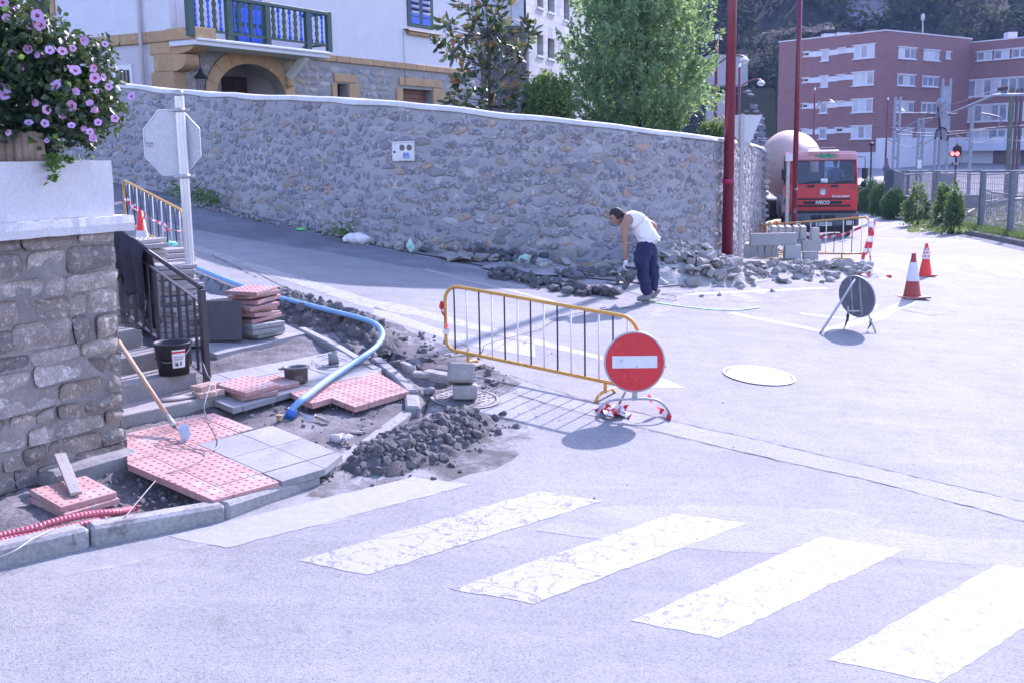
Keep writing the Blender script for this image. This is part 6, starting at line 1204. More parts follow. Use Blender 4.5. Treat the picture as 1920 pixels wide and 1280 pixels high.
# ---------------------------------------------------------------- facade helper
import mathutils.geometry as mg
class Face:
    def __init__(s, C, d, n): s.C = Vector(C); s.d = Vector(d).normalized(); s.n = Vector(n).normalized(); s.R = Matrix((s.d, -s.n, Z)).transposed()
    def P(s, a, z, o=0.0): return Vector((s.C.x, s.C.y, 0)) + s.d * a + Z * z + s.n * o
    def hit(s, px, py, o=0.0):
        r_ = ray(px, py); c = Vector((s.C.x, s.C.y, 0)) + s.n * o; t = (c - EYE).dot(s.n) / r_.dot(s.n); p = EYE + r_ * t; return (p - s.C).dot(s.d), p.z
    def rect(s, x0, y0, x1, y1, o=0.0):          # two pixel corners -> s0, s1, z0, z1
        a, za = s.hit(x0, y0, o); b, zb = s.hit(x1, y1, o); return min(a, b), max(a, b), min(za, zb), max(za, zb)
    def box(s, mb, a0, a1, z0, z1, o0, o1, b=0.0, mi=0): mb.box(s.P((a0 + a1) / 2, (z0 + z1) / 2, (o0 + o1) / 2), (abs(a1 - a0), abs(o1 - o0), abs(z1 - z0)), s.R, b, mi); return mb
    def wall(s, outer, holes, m, par, name='wall', rev=.25, revm=None):
        """wall sheet with openings and their reveals"""
        L = [outer] + holes; fl = [p for q in L for p in q]; r = mg.tessellate_polygon([[Vector((a, z, 0)) for a, z in q] for q in L]); vs_ = [s.P(a, z) for a, z in fl]; mb = MB(); fs = []
        for t in r:
            a, b, c = (vs_[i] for i in t); fs.append(t if (b - a).cross(c - a).dot(s.n) > 0 else t[::-1])
        mb.add(vs_, fs)
        for h in holes:
            A = sum(h[i - 1][0] * h[i][1] - h[i][0] * h[i - 1][1] for i in range(len(h))); h = h if A > 0 else h[::-1]
            for i in range(len(h)): (a, z), (b, y) = h[i - 1], h[i]; mb.quad(s.P(a, z), s.P(b, y), s.P(b, y, -rev), s.P(a, z, -rev))
        return mb.build(name, m, par)
R4 = lambda a0, a1, z0, z1: [(a0, z0), (a1, z0), (a1, z1), (a0, z1)]
# ---------------------------------------------------------------- white house with arch and balcony
HC = Vector((-8.9, 30, 0)); FR = Face(HC, (.495, .87, 0), (.87, -.495, 0)); FL = Face(HC, (-.87, .495, 0), (-.495, -.87, 0)); LR = 15.2
HS = empty('house', (-8.9, 30, 2.6), 'white house with a stone ground floor, arched doorway and a green and blue balcony', 'house')
SAND = mt('sandstone', (.46, .31, .17), (.38, .24, .13), 3, .85, bump=.3, bs=40, rv=.12, wear=(.5, .4, .28), ws=5, wt=.6); HMORT = mt('house_mortar', (.34, .325, .31), (.25, .24, .235), 3, .95, bump=.8, bs=14); LIL = mt('house_render', (.60, .60, .65), (.55, .55, .6), 2, .9, rv=0, bump=.15, bs=20); PINKR = mt('side_render', (.52, .49, .53), (.47, .44, .48), 2, .9, rv=0, bump=.15, bs=20); GRN = mt('dark_green_paint', (.02, .075, .065), (.018, .06, .055), 8, .5); BLU = mt('blue_paint', (.03, .11, .62), (.035, .13, .66), 8, .45, rv=0); BRN = mt('brown_wood', (.09, .035, .02), (.06, .025, .015), 9, .6); VOID = mt('dark_inside', (.012, .013, .015), None, 5, .6, rv=0)
zb1 = FR.hit(740, 117)[1]; zb0 = FR.hit(740, 108 + 20)[1]; ztop = 13.0; zgr = 2.4
aL, _ = FR.hit(383, 178); aR, _ = FR.hit(553, 178); zc = FR.hit(383, 176)[1] - .1; acx = (aL + aR) / 2; rO = (aR - aL) / 2; aT, zT = FR.hit(466, 92); rZ = zT - zc; tk = .2
rI = rO - .42; rZi = rZ - .42
arch = [(acx + rI * math.cos(t), zc + rZi * math.sin(t)) for t in np.linspace(pi, 0, 19)]
w1 = FR.rect(632, 157, 653, 192); w2 = FR.rect(755, 166, 811, 200)
FR.wall([(0, zgr), (LR, zgr), (LR, zb0), (0, zb0)], [[(acx - rI, zgr + .01), (acx + rI, zgr + .01)] + arch[::-1], R4(*w1), R4(*w2)], HMORT, HS, 'stone_wall', .35)
def inarch(a, z): return ((a - acx) / (rO + .08)) ** 2 + ((max(z - zc, 0)) / (rZ + .08)) ** 2 < 1 or a < .35
g1 = FR.rect(619, 137, 675, 200); g2_ = FR.rect(740, 144, 834, 200)
def hskip(a, h):
    z = zgr + h; return inarch(a, z) or (g1[0] - .1 < a < g1[1] + .1 and z < g1[3] + .05) or (g2_[0] - .1 < a < g2_[1] + .1 and z < g2_[3] + .05)
masonry(HS, lambda a, h: (FR.P(a, zgr + h), FR.d, FR.n), .1, LR, lambda s: zb0 - zgr, .42, .235, hskip, nmax=190, prot=.025, seed=8, fill=1.0, jit=.2, mats=[ST[0], ST[2], ST[6], ST[3], ST[4]], wts=[.3, .35, .15, .1, .1])
nv = 9; ts = np.linspace(pi, 0, nv + 1)
for i in range(nv):
    mb = MB(); q = []; n = 4
    for j in range(n + 1):
        t = ts[i] + (ts[i + 1] - ts[i]) * (j / n) + (.006 if j == 0 else -.006 if j == n else 0) * -1; q.append(((acx + rI * math.cos(t), zc + rZi * math.sin(t)), (acx + rO * math.cos(t), zc + rZ * math.sin(t))))
    pts_ = [x[1] for x in q] + [x[0] for x in q[::-1]]; mb.prism([FR.P(a, z, .05) for a, z in pts_], .35, dirn=FR.n); mb.build('arch_stone', SAND, HS)
for a in (acx - (rI + rO) / 2, acx + (rI + rO) / 2): mb = MB(); FR.box(mb, a - .21, a + .21, zgr, zc, -.3, .05); mb.build('arch_stone', SAND, HS)
mb = MB(); FR.box(mb, acx - rI - .1, acx + rI + .6, zgr, zT, -1.75, -1.7); mb.quad(FR.P(acx - rI - .1, zgr, -.3), FR.P(acx - rI - .1, zgr, -1.75), FR.P(acx - rI - .1, zT, -1.75), FR.P(acx - rI - .1, zT, -.3)); mb.quad(FR.P(acx + rI + .1, zgr, -.3), FR.P(acx + rI + .1, zgr, -1.75), FR.P(acx + rI + .1, zT, -1.75), FR.P(acx + rI + .1, zT, -.3)); mb.quad(FR.P(acx - rI - .1, zT - .2, -.3), FR.P(acx + rI + .1, zT - .2, -.3), FR.P(acx + rI + .1, zT - .2, -1.75), FR.P(acx - rI - .1, zT - .2, -1.75)); mb.build('porch', PINKR, HS)
d_ = FR.rect(419, 143, 482, 185, -1.6); mb = MB(); FR.box(mb, d_[0], d_[1], zgr, d_[3], -1.7, -1.62); dr_ = mb.build('door', BRN, HS)
for k in range(4):
    for j in range(2): wd = (d_[1] - d_[0]) / 4; mb = MB(); FR.box(mb, d_[0] + wd * (k + .2), d_[0] + wd * (k + .85), d_[3] - .5 - j * .7, d_[3] - .12 - j * .7, -1.63, -1.6, .01); mb.build('door_panel', BRN, dr_)
def win_stone(o_, lint, jl, jr, name):
    for r_, nm in ((lint, 'lintel'), (jl, 'jamb'), (jr, 'jamb')):
        a = FR.rect(*r_); mb = MB(); FR.box(mb, a[0], a[1], a[2], a[3], -.3, .045, .01); mb.build(nm, SAND, o_)
mb = MB(); FR.box(mb, w1[0] - .02, w1[1] + .02, w1[2], w1[3], -.36, -.34); wo = mb.build('window', VOID, HS); win_stone(wo, (625, 138, 668, 157), (621, 157, 632, 195), (653, 157, 673, 195), '')
mb = MB(); FR.box(mb, w2[0] - .02, w2[1] + .02, w2[2], w2[3], -.36, -.3); wo = mb.build('window', VOID, HS); win_stone(wo, (747, 145, 827, 166), (742, 166, 755, 200), (811, 166, 832, 200), '')
for k in range(9): mb = MB(); FR.box(mb, w2[0], w2[1], w2[3] - .16 * (k + 1) + .01, w2[3] - .16 * k, -.3, -.27, .01); mb.build('shutter_slat', mt('roller_brown', (.2, .08, .045), (.17, .07, .04), 8, .6), wo)
# tan string course, corner pier and corbels
n_b = 15; bw_ = (LR - 5.6) / n_b
for k in range(n_b): mb = MB(); FR.box(mb, 5.6 + k * bw_ + .008, 5.6 + (k + 1) * bw_ - .008, zb0, zb1, -.2, .06, .01); mb.build('band_stone', SAND, HS)
zl0, zl1 = FL.hit(300, 80)[1], FL.hit(300, 59)[1]
for k in range(9): mb = MB(); FL.box(mb, -.12 + k * 1.0 + .008, .88 + k * 1.0 - .008, zl0, zl1, -.2, .1, .015); mb.build('band_stone', SAND, HS)
mb = MB(); FL.box(mb, .3, 8.6, zgr, zl0, -.2, 0); mb.build('side_wall', PINKR, HS); mb = MB(); FL.box(mb, -.0, 8.6, zl1, ztop, -.2, 0.04); mb.build('side_wall', LIL, HS); mb = MB(); FR.box(mb, .2, LR, zb1 - .02, ztop, -.25, .02); uw = mb.build('upper_wall', LIL, HS)
mb = MB(); FL.box(mb, -.02, .82, zgr, FL.hit(300, 136)[1], -.4, .06, .02); mb.build('pier_stone', SAND, HS); mb = MB(); FL.box(mb, -.0, .7, FL.hit(300, 136)[1], FL.hit(300, 103)[1], -.4, .06, .02); mb.build('pier_stone', SAND, HS); mb = MB(); FL.box(mb, .0, .82, FL.hit(300, 103)[1], zl0, -.4, .06, .02); mb.build('pier_stone', SAND, HS)
for z0_, z1_, out in ((FL.hit(330, 134)[1], FL.hit(330, 103)[1], .48), (FL.hit(330, 103)[1], zl0, .82)):
    hh = z1_ - z0_; prf = [(0, z0_)] + [(out * math.sin(t), z1_ - hh * (1 - math.sin(t) * 0) * (math.cos(t)) if False else z0_ + hh * (1 - math.cos(t)) * .62) for t in np.linspace(.1, pi / 2, 7)] + [(out, z0_ + hh * .78), (out * .96, z1_), (0, z1_)]
    P0 = [FR.P(-.04, z, o) for o, z in prf]; mb = MB(); mb.prism([p for p in P0], .5, dirn=-FR.d); mb.build('corbel', SAND, HS)
mb = MB(); FR.box(mb, -.15, .62, zl0, zl1 + .02, -.1, 1.0, .02); mb.build('corbel_cap', SAND, HS)
# balcony
zf = FR.hit(500, 84, 1.0)[1]; a0, _ = FR.hit(367, 60, 1.0); a1, _ = FR.hit(618, 90, 1.0);
mb = MB(); FR.box(mb, a0, a1, zf - .2, zf, 0, 1.0, .01); FR.box(mb, a0, a1 + .04, zf - .09, zf - .03, 0, 1.05, .01); bal = mb.build('balcony', LIL, HS)
def vpost(px, wpx, o=.93): a, _ = FR.hit(px - wpx / 2, 40, o); b, _ = FR.hit(px + wpx / 2, 40, o); mb = MB(); FR.box(mb, a, b, zf, zf + 1.18, o - .06, o + .06, .005); mb.build('post', GRN, bal)
for px_, w_ in ((356, 12), (429, 11), (500, 9), (576, 9), (615, 8)): vpost(px_, w_)
mb = MB(); FR.box(mb, a0 - .25, a1, zf + .16, zf + .22, .9, .97); mb.build('rail', GRN, bal); mb = MB(); FR.box(mb, a0 - .25, a1 + .02, zf + 1.06, zf + 1.16, .87, 1.0, .01); mb.build('rail', GRN, bal)
mb = MB(); FR.box(mb, a1 - .06, a1, zf + 1.06, zf + 1.16, 0, .95, .01); FR.box(mb, a1 - .06, a1, zf + .16, zf + .22, 0, .95); mb.build('rail', GRN, bal)
bx = [367, 391, 414, 439, 460, 482, 503, 522, 543, 564, 583, 603]
for x in bx:
    a, _ = FR.hit(x, 40, .93); zz = [zf + .22 + .84 * i / 18 for i in range(19)]; mb = MB(); mb.lathe([(.026 + .018 * (math.sin(i * 2.1) > .2) + (.02 if i in (1, 2, 16, 17) else 0), z) for i, z in enumerate(zz)], FR.P(a, 0, .93), 8); mb.build('baluster', BLU, bal)
for x, y in zip(bx[:-1], bx[1:]):
    m_ = (x + y) / 2
    if min(abs(m_ - q) for q in (429, 500, 576)) < 8: continue
    a, _ = FR.hit(m_, 40, .93); P_ = [(a + .06 + .02 * math.sin(i * 1.25), zf + .22 + .84 * i / 20) for i in range(21)] + [(a - .06 - .02 * math.sin(i * 1.25), zf + .22 + .84 * i / 20) for i in range(20, -1, -1)]; mb = MB(); mb.prism([FR.P(u_, z_, .945) for u_, z_ in P_], .03, dirn=FR.n); mb.build('slat', GRN, bal)
q0, q1 = FR.P(FR.hit(570, 100, .75)[0], zf - .2, .8), FR.P(FR.hit(541, 146, .1)[0], FR.hit(541, 146, .1)[1], .12); mb = MB(); x = (q1 - q0).normalized(); y = x.cross(FR.d).normalized(); mb.box((q0 + q1) / 2, ((q1 - q0).length, .2, .2), Matrix((x, FR.d, y)).transposed(), .01); mb.build('bracket', LIL, bal); mb = MB(); mb.box(q1 - Z * .14 - FR.n * .02, (.26, .26, .28), FR.R, .05); mb.build('bracket_stone', SAND, bal)
r_ = FR.rect(431, -60, 491, 66); mb = MB(); FR.box(mb, r_[0], r_[1], zf + .02, zf + 2.3, .02, .07); bd = mb.build('balcony_door', GRN, HS)
for k in range(2):
    aa = r_[0] + (r_[1] - r_[0]) * (.08 + .46 * k); 
    for z_ in (.1, .62, 1.2): mb = MB(); FR.box(mb, aa, aa + (r_[1] - r_[0]) * .38, zf + z_ + .05, zf + z_ + .45, .065, .085); mb.build('panel', BLU, bd)
r_ = FR.rect(760, -40, 811, 57); mb = MB(); FR.box(mb, r_[0], r_[1], r_[2], r_[3] + 1.0, .0, .06, .01); sw = mb.build('shutter_window', GRN, HS)
for k in range(2):
    aa = r_[0] + (r_[1] - r_[0]) * (.12 + .43 * k); bb = aa + (r_[1] - r_[0]) * .31; z9 = r_[2] + .12; zA = FR.hit(785, 32)[1]; mb = MB(); FR.box(mb, aa, bb, z9, zA - .05, .055, .07); mb.build('panel', BLU, sw); mb = MB(); FR.box(mb, aa, bb, zA, r_[3] + .9, .055, .062); mb.build('panel', BLU, sw)
    for j in range(12): mb = MB(); mb.box(FR.P((aa + bb) / 2, zA + .12 + j * .1, .075), (bb - aa - .08, .03, .07), FR.R @ Matrix.Rotation(.6, 3, 'X')); mb.build('louvre_slat', VOID if j % 2 else WHS, sw)
r_ = FR.rect(758, 57, 822, 68); mb = MB(); FR.box(mb, r_[0] - .05, r_[1], r_[2], r_[3], 0, .22, .03); FR.box(mb, r_[0] + .1, r_[1] - .15, r_[2] - .12, r_[2], 0, .15, .03); mb.build('sill', SAND, HS)
mb = MB(); q = FR.P(FR.hit(754, 56)[0], FR.hit(754, 56)[1], .05); mb.tube([q, q + FR.n * .2, q + FR.n * .25 - Z * .06], .02, 6); mb.tube([q - Z * .1, q - Z * 1.9], .006, 4); mb.build('hook', BLACK, HS)
# left face details
pa = FL.hit(266, 80, .1)[0]; mb = MB(); mb.cyl(FL.P(pa, 3, .14), FL.P(pa, ztop, .14), .055, n=10); mb.build('drainpipe', PINKR, HS)
r_ = FL.rect(213, 124, 251, 165); mb = MB(); FL.box(mb, r_[0], r_[1], r_[2], r_[3], -.02, .03); fo = mb.build('window', WHS, HS); mb = MB(); FL.box(mb, r_[0] + .1, r_[1] - .1, r_[2], r_[3] - .14, .03, .035); mb.build('pane', DARKG, fo)
for k in range(4): mb = MB(); a = r_[0] + .15 + k * (r_[1] - r_[0] - .3) / 3; mb.cyl(FL.P(a, r_[2], .05), FL.P(a, r_[3] - .14, .05), .01, n=5); mb.build('bar', BLACK, fo)
r_ = FL.rect(60, -5, 109, 50); am = (r_[0] + r_[1]) / 2; ww = (r_[1] - r_[0]) / 2; mb = MB(); mb.prism([FL.P(am + a * ww, z, .1) for a, z in ((-1, r_[2]), (1, r_[2]), (1, r_[3] - .05), (.5, r_[3] + .55), (-.5, r_[3] + .55), (-1, r_[3] - .05))], .12, dirn=FL.n); fo = mb.build('arched_window', SAND, HS); mb = MB(); mb.prism([FL.P(am + a * ww, z, .125) for a, z in ((-.62, r_[2]), (.62, r_[2]), (.62, r_[3] - .15), (.25, r_[3] + .3), (-.25, r_[3] + .3), (-.62, r_[3] - .15))], .05, dirn=FL.n); mb.build('pane', VOID, fo)
q = FR.P(FR.hit(356, 102, .05)[0], FR.hit(356, 102, .05)[1], .05); LT = empty('wall_lantern', q, 'black wrought iron lantern on a scrolled bracket beside the arch', 'lantern'); le = W(374, 105, q.y - .15)
mb = MB(); mb.tube([q, le], .02, 6); mb.tube(spline([le - Z * .03, le + Vector((-.05, 0, -.25)), q + Vector((.12, 0, -.45)), q + Vector((.02, 0, -.35)), q + Vector((.08, 0, -.25)), q + Vector((.14, 0, -.33))], 5), .014, 5); mb.tube([le, le - Z * .33], .01, 5); mb.build('bracket', BLACK, LT)
lc = le - Z * .6; mb = MB(); mb.lathe([(.19, 0), (.2, .02), (.09, .14), (.03, .27), (.0, .3)], lc, 8, smooth=False); mb.build('hood', BLACK, LT); mb = MB()
for k in range(6): a = pi * k / 3; mb.cyl(lc + Vector((.12 * math.cos(a), .12 * math.sin(a), 0)), lc + Vector((.11 * math.cos(a), .11 * math.sin(a), -.38)), .008, n=5)
mb.lathe([(.12, -.4), (.12, -.38), (0, -.38)], lc, 8); mb.build('cage', BLACK, LT)
mb = MB(); mb.hull([FL.P(-.3, ztop, .6), FL.P(8.6, ztop, .6), FR.P(LR + .3, ztop, .6), FL.P(8.6, ztop, .6) + FR.d * LR, FL.P(4, ztop + 2.2) + FR.d * 4, FL.P(4, ztop + 2.2) + FR.d * 10], [(0, 1, 4), (0, 4, 5, 2), (1, 3, 5, 4), (2, 5, 3), (0, 2, 3, 1)]); mb.build('roof', mt('roof_tile', (.3, .11, .06), (.22, .08, .05), 6, .9), HS)
# ---------------------------------------------------------------- grey stone apartment block
C2 = Vector((.85, 50, 0)); GR = Face(C2, (.35, .94, 0), (.94, -.35, 0)); GL = Face(C2, (-.94, .35, 0), (-.35, -.94, 0))
def bricktex(name, face, c1, c2, mortar, w_, h_, ms, rough=.85, vary=.1):
    k = NT(name); dt = k.n('ShaderNodeVectorMath', operation='DOT_PRODUCT'); k.l(k.co, dt.inputs[0]); dt.inputs[1].default_value = tuple(face.d); sp_ = k.n('ShaderNodeSeparateXYZ'); k.l(k.co, sp_.inputs[0]); cb = k.n('ShaderNodeCombineXYZ'); k.l(dt.outputs['Value'], cb.inputs[0]); k.l(sp_.outputs[2], cb.inputs[1])
    bt_ = k.n('ShaderNodeTexBrick'); k.l(cb.outputs[0], bt_.inputs['Vector']); bt_.inputs['Color1'].default_value = (*c1, 1); bt_.inputs['Color2'].default_value = (*c2, 1); bt_.inputs['Mortar'].default_value = (*mortar, 1); bt_.inputs['Scale'].default_value = 1; bt_.inputs['Brick Width'].default_value = w_; bt_.inputs['Row Height'].default_value = h_; bt_.inputs['Mortar Size'].default_value = ms; bt_.inputs['Bias'].default_value = 0
    c = k.mix(vary, bt_.outputs[0], k.mix(k.ramp(k.noise(.5), .3, .7), (.35, .35, .35), (.75, .75, .75)), 'OVERLAY'); return k.fin(c, rough, 0, .2)
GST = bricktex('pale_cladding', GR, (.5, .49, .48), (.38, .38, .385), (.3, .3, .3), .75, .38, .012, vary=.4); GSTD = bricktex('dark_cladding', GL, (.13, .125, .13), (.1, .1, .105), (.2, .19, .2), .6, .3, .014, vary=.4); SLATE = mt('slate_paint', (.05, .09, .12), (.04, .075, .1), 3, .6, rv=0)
AB = empty('apartment_block', C2 + Z * 2, 'grey stone clad apartment block with dark windows and a pale balcony behind the magnolia', 'building')
wins = [(1007, 64, 1019, 106), (1027, 71, 1040, 112), (1007, -22, 1019, 17), (1027, -12, 1040, 26), (1057, 78, 1068, 122), (1057, -5, 1068, 40)]
GR.wall(R4(0, 11, 1.5, 22), [R4(*GR.rect(*w_)) for w_ in wins], GST, AB, 'stone_face', .3)
for w_ in wins:
    a = GR.rect(*w_); mb = MB(); GR.box(mb, a[0], a[1], a[2], a[3], -.34, -.28); wo = mb.build('window', BLACK, AB); mb = MB(); GR.box(mb, a[0] + .1, a[1] - .1, (a[2] + a[3]) / 2, a[3] - .1, -.28, -.26); mb.build('pane', DARKG, wo); mb = MB(); GR.box(mb, a[0] - .05, a[1] + .05, a[2] - .1, a[2], -.1, .06); mb.build('sill', WHS, wo)
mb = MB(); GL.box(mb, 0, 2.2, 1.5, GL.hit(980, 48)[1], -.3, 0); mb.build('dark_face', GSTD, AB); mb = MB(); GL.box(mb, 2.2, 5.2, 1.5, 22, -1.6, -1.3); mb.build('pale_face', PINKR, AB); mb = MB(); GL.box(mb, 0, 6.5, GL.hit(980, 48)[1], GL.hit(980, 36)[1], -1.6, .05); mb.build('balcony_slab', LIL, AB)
zq = GL.hit(980, 36)[1]
for k in range(6): mb = MB(); GL.box(mb, .1 + k * .62, .68 + k * .62, zq, zq + 1.1, -.02, .0); mb.build('balcony_panel', LIL, AB)
mb = MB(); GL.box(mb, 0, 6.5, zq + 3, zq + 3.4, -1.6, .05); mb.build('balcony_slab', LIL, AB)
for k, (a, b, z0_, z1_) in enumerate(((2.4, 3.3, zq - 4.2, zq - 1.2), (3.6, 4.8, 1.5, zq - 4.4), (2.4, 3.4, 1.5, zq - 5))): mb = MB(); GL.box(mb, a, b, z0_, z1_, -1.3, -1.22); wo = mb.build('glazed_door', SLATE, AB); mb = MB(); GL.box(mb, a + .1, b - .1, z0_ + .1, z1_ - .1, -1.22, -1.2); mb.build('pane', DARKG, wo)
mb = MB(); GL.box(mb, 5.2, 9, 1.5, 22, -2, -.2); mb.build('slate_wing', SLATE, AB); mb = MB(); mb.box(GR.P(5.5, 22.3, -4), (11.4, 9, .5), GR.R); mb.build('roof', WHS, AB)
mb = MB(); mb.box(GR.P(5.5, 12, -4.2), (10.8, 7.5, 20), GR.R); mb.build('core', PINKR, AB)
# ---------------------------------------------------------------- red brick block far behind
CB = Vector((40.3, 120, 0)); ec = Vector((31.6, 131, 0)) - CB; rc = Vector((54, 131, 0)) - CB; EL = Face(CB, ec, (-abs(ec.y), -abs(ec.x), 0))
ER = Face(CB, rc, (rc.y, -rc.x, 0)); CW = Vector((54, 131, 0)); wc = Vector((70, 110, 0)) - CW; EW = Face(CW, wc, (-abs(wc.y), -abs(wc.x), 0))
BRKL = bricktex('brick_side', EL, (.24, .115, .11), (.195, .095, .095), (.27, .17, .17), .5, .16, .02); BRKR = bricktex('brick_front', ER, (.24, .115, .11), (.195, .095, .095), (.27, .17, .17), .5, .16, .02); BRKW = bricktex('brick_wing', EW, (.24, .115, .11), (.195, .095, .095), (.27, .17, .17), .5, .16, .02)
GLZ = mt('far_glass', (.16, .18, .24), (.3, .32, .38), .8, .15, spec=.7); GLL = mt('far_curtain', (.42, .44, .5), (.55, .56, .6), .7, .4); BB = empty('brick_building', CB, 'long four storey red brick building with white window bands beyond the railway', 'building')
zt = ER.hit(1652, 57)[1]; FH = 2.87; LL, LRr = ec.length, rc.length; zg1 = ER.hit(1700, 259)[1]; zbk = EL.hit(1630, 286)[1]
mb = MB(); EL.box(mb, 0, LL, zbk, zt, -.02, 0); mb.build('brick_wall', BRKL, BB); mb = MB(); EL.box(mb, 0, LL, -6, zbk, -.5, .05); mb.build('white_base', LIL, BB)
mb = MB(); ER.box(mb, 0, LRr, zg1, zt, -.02, 0.0); mb.build('brick_wall', BRKR, BB); mb = MB(); ER.box(mb, -.3, LRr + 2, -6, zg1, -.5, .6); mb.build('white_base', LIL, BB)
mb = MB(); EW.box(mb, 0, wc.length + 25, zg1, zt - .4, -.5, 0.0); mb.build('brick_wall', BRKW, BB); mb = MB(); EW.box(mb, 0, wc.length + 25, -6, zg1, -.5, 1.5); mb.build('white_base', LIL, BB)
mb = MB(); EL.box(mb, -.1, LL + .1, zt, zt + .12, -.6, .08); ER.box(mb, -.1, LRr, zt, zt + .12, -.6, .08); EW.box(mb, 0, wc.length + 25, zt - .4, zt - .28, -.6, .08); mb.build('roof_edge', LIL, BB)
mb = MB(); mb.add([EL.P(0, zt, -.3), EL.P(LL, zt, -.3), EL.P(LL, zt, -.3) + Vector((20, 20, 0)), ER.P(LRr, zt, -.3) + Vector((4, 14, 0)), ER.P(LRr, zt, -.3)], [(0, 4, 3, 2, 1)]); mb.build('flat_roof', CONC, BB)
mb = MB(); q = EL.P(LL, 0, 0); mb.quad(q - Z * 6, q + Vector((12, 18, -6)), q + Vector((12, 18, zt)), q + Z * zt); mb.build('brick_wall', BRKL, BB)
def fwin(F_, r_, nm='window', panes=2, dk=GLZ, off=0.0):
    a0, a1, z0_, z1_ = r_; mb = MB(); F_.box(mb, a0, a1, z0_ - off, z1_ - off, 0, .06); o = mb.build(nm, LIL, BB); wd = (a1 - a0) / panes
    for j in range(panes): mb = MB(); F_.box(mb, a0 + wd * j + .1, a0 + wd * (j + 1) - .1, z0_ - off + .12, z1_ - off - .12, .06, .075); mb.build('pane', (dk if random.random() < .5 else GLL), o)
    mb = MB(); F_.box(mb, a0 - .15, a1 + .15, z1_ - off, z1_ - off + .1, 0, .2); F_.box(mb, a0 - .15, a1 + .15, z0_ - off - .1, z0_ - off, 0, .2); mb.build('sill', LIL, o)
for k in range(4):
    of = k * FH; zz = EL.rect(1602, 87, 1640, 108); fwin(EL, zz, 'window', 3, off=of); t_ = EL.rect(1541, 95, 1554, 114); fwin(EL, t_, 'window', 1, off=of)
    for r_ in ((1508, 99, 1518, 106), (1573, 92, 1586, 99)): fwin(EL, EL.rect(*r_), 'window', 1, BLACK, of)
    for r_ in ((1518, 98, 1541, 106), (1554, 95, 1573, 103), (1586, 91, 1602, 99)): a = EL.rect(*r_); mb = MB(); EL.box(mb, a[0], a[1], a[2] - of, a[3] - of, 0, .04); mb.build('white_band', LIL, BB)
    for r_, n_ in (((1685, 89, 1716, 112), 3), ((1732, 94, 1760, 115), 3), ((1774, 98, 1781, 111), 1)): 
        if not (k > 0 and n_ == 1): fwin(ER, ER.rect(*r_), 'window', n_, off=of)
    a = EW.hit(1790, 100)[0]; z_ = EW.hit(1815, 100)[1]
    if k == 0:
        for j in range(6): fwin(EW, (.8 + j * 2.1, 2.6 + j * 2.1, z_ - 1.0, z_), 'window', 2)
    else:
        for j in range(8): fwin(EW, (-.2 + j * 3.0 + .05, 2.75 + j * 3.0, zt - .4 - 2.1 - of - 1.2, zt - .4 - 2.1 - of + .7), 'window', 3 if j != 3 else 1)
for r_ in ((1698, 285, 1728, 320), (1731, 285, 1760, 320)): fwin(ER, ER.rect(*r_, .6), 'shop_window', 1)
for j, a in enumerate((4, 7.2, 10.5)): mb = MB(); EW.box(mb, a, a + 2.2, zg1 - 4.6, zg1 - 1.2, 1.5, 1.6); o = mb.build('shop_door', LIL, BB); mb = MB(); EW.box(mb, a + .3, a + 1.9, zg1 - 4.3, zg1 - 1.4, 1.6, 1.62); mb.build('pane', mt('curtain_tan', (.2, .14, .13), (.1, .08, .09), 2, .6), o)
aw = MB(); aw.add([EW.P(1.5, zg1 - .7, 1.5), EW.P(13, zg1 - .7, 1.5), EW.P(13.4, zg1 - 1.3, 3.2), EW.P(1.1, zg1 - 1.3, 3.2)], [(0, 1, 2, 3)]); aw.quad(EW.P(1.1, zg1 - 1.3, 3.2), EW.P(13.4, zg1 - 1.3, 3.2), EW.P(13.4, zg1 - 1.55, 3.2), EW.P(1.1, zg1 - 1.55, 3.2)); aw.build('awning', mt('awning_cloth', (.5, .53, .6), (.6, .6, .66), 2, .8), BB)
for px_, py_, w_, h_ in ((1552, 60, 20, 10), (1578, 58, 23, 14), (1597, 60, 15, 4), (1632, 56, 17, 4), (1796, 66, 14, 8), (1895, 57, 17, 12)):
    q = W(px_, py_ + h_ / 2, 136); s_ = 136 / 2050; mb = MB(); mb.box(q - Z * .3, (w_ * s_, 1.2, h_ * s_), None); ch_ = mb.build('roof_vent', LIL, BB); mb = MB(); mb.box(q + Z * (h_ * s_ * .5 + .0), (w_ * s_ * 1.02, 1.3, h_ * s_ * .5), None); mb.build('vent_cap', BLACK, ch_)
q = W(1731, 62, 133); t_ = W(1730, 40, 133); mb = MB(); mb.cyl(q - Z, t_, .08, n=6); mb.lathe([(.1, 0), (.25, .2), (.25, .6), (.1, .8)], t_, 8); mb.build('roof_aerial', GALV, BB)
# ---------------------------------------------------------------- foliage
def leaves(name, Cn, size, m, parent, up=.4, asp=.5, jit=.35, fold=.0, seed=0, N0=None, **t):
    """leaf-shaped faces (4 corners each) at the points Cn"""
    r = np.random.default_rng(seed); n = len(Cn); Cn = np.asarray(Cn, float); nr = r.normal(size=(n, 3)); nr[:, 2] += up * 2
    if N0 is not None: nr = nr * .6 + N0
    nr /= np.linalg.norm(nr, axis=1)[:, None]; a = np.cross(nr, r.normal(size=(n, 3))); a /= np.linalg.norm(a, axis=1)[:, None] + 1e-9; b = np.cross(nr, a); s = (size * (1 - jit + 2 * jit * r.random(n)))[:, None]
    V_ = np.stack([Cn - a * s * .5, Cn + b * s * asp * .5 + nr * s * .06, Cn + a * s * .5, Cn - b * s * asp * .5 + nr * s * .06], 1).reshape(-1, 3); F_ = np.arange(4 * n).reshape(n, 4)
    return npmesh(name, V_, F_, m, parent, **t)
BARK = mt('bark', (.09, .07, .06), (.05, .04, .035), 12, .95, bump=.8, bs=30)
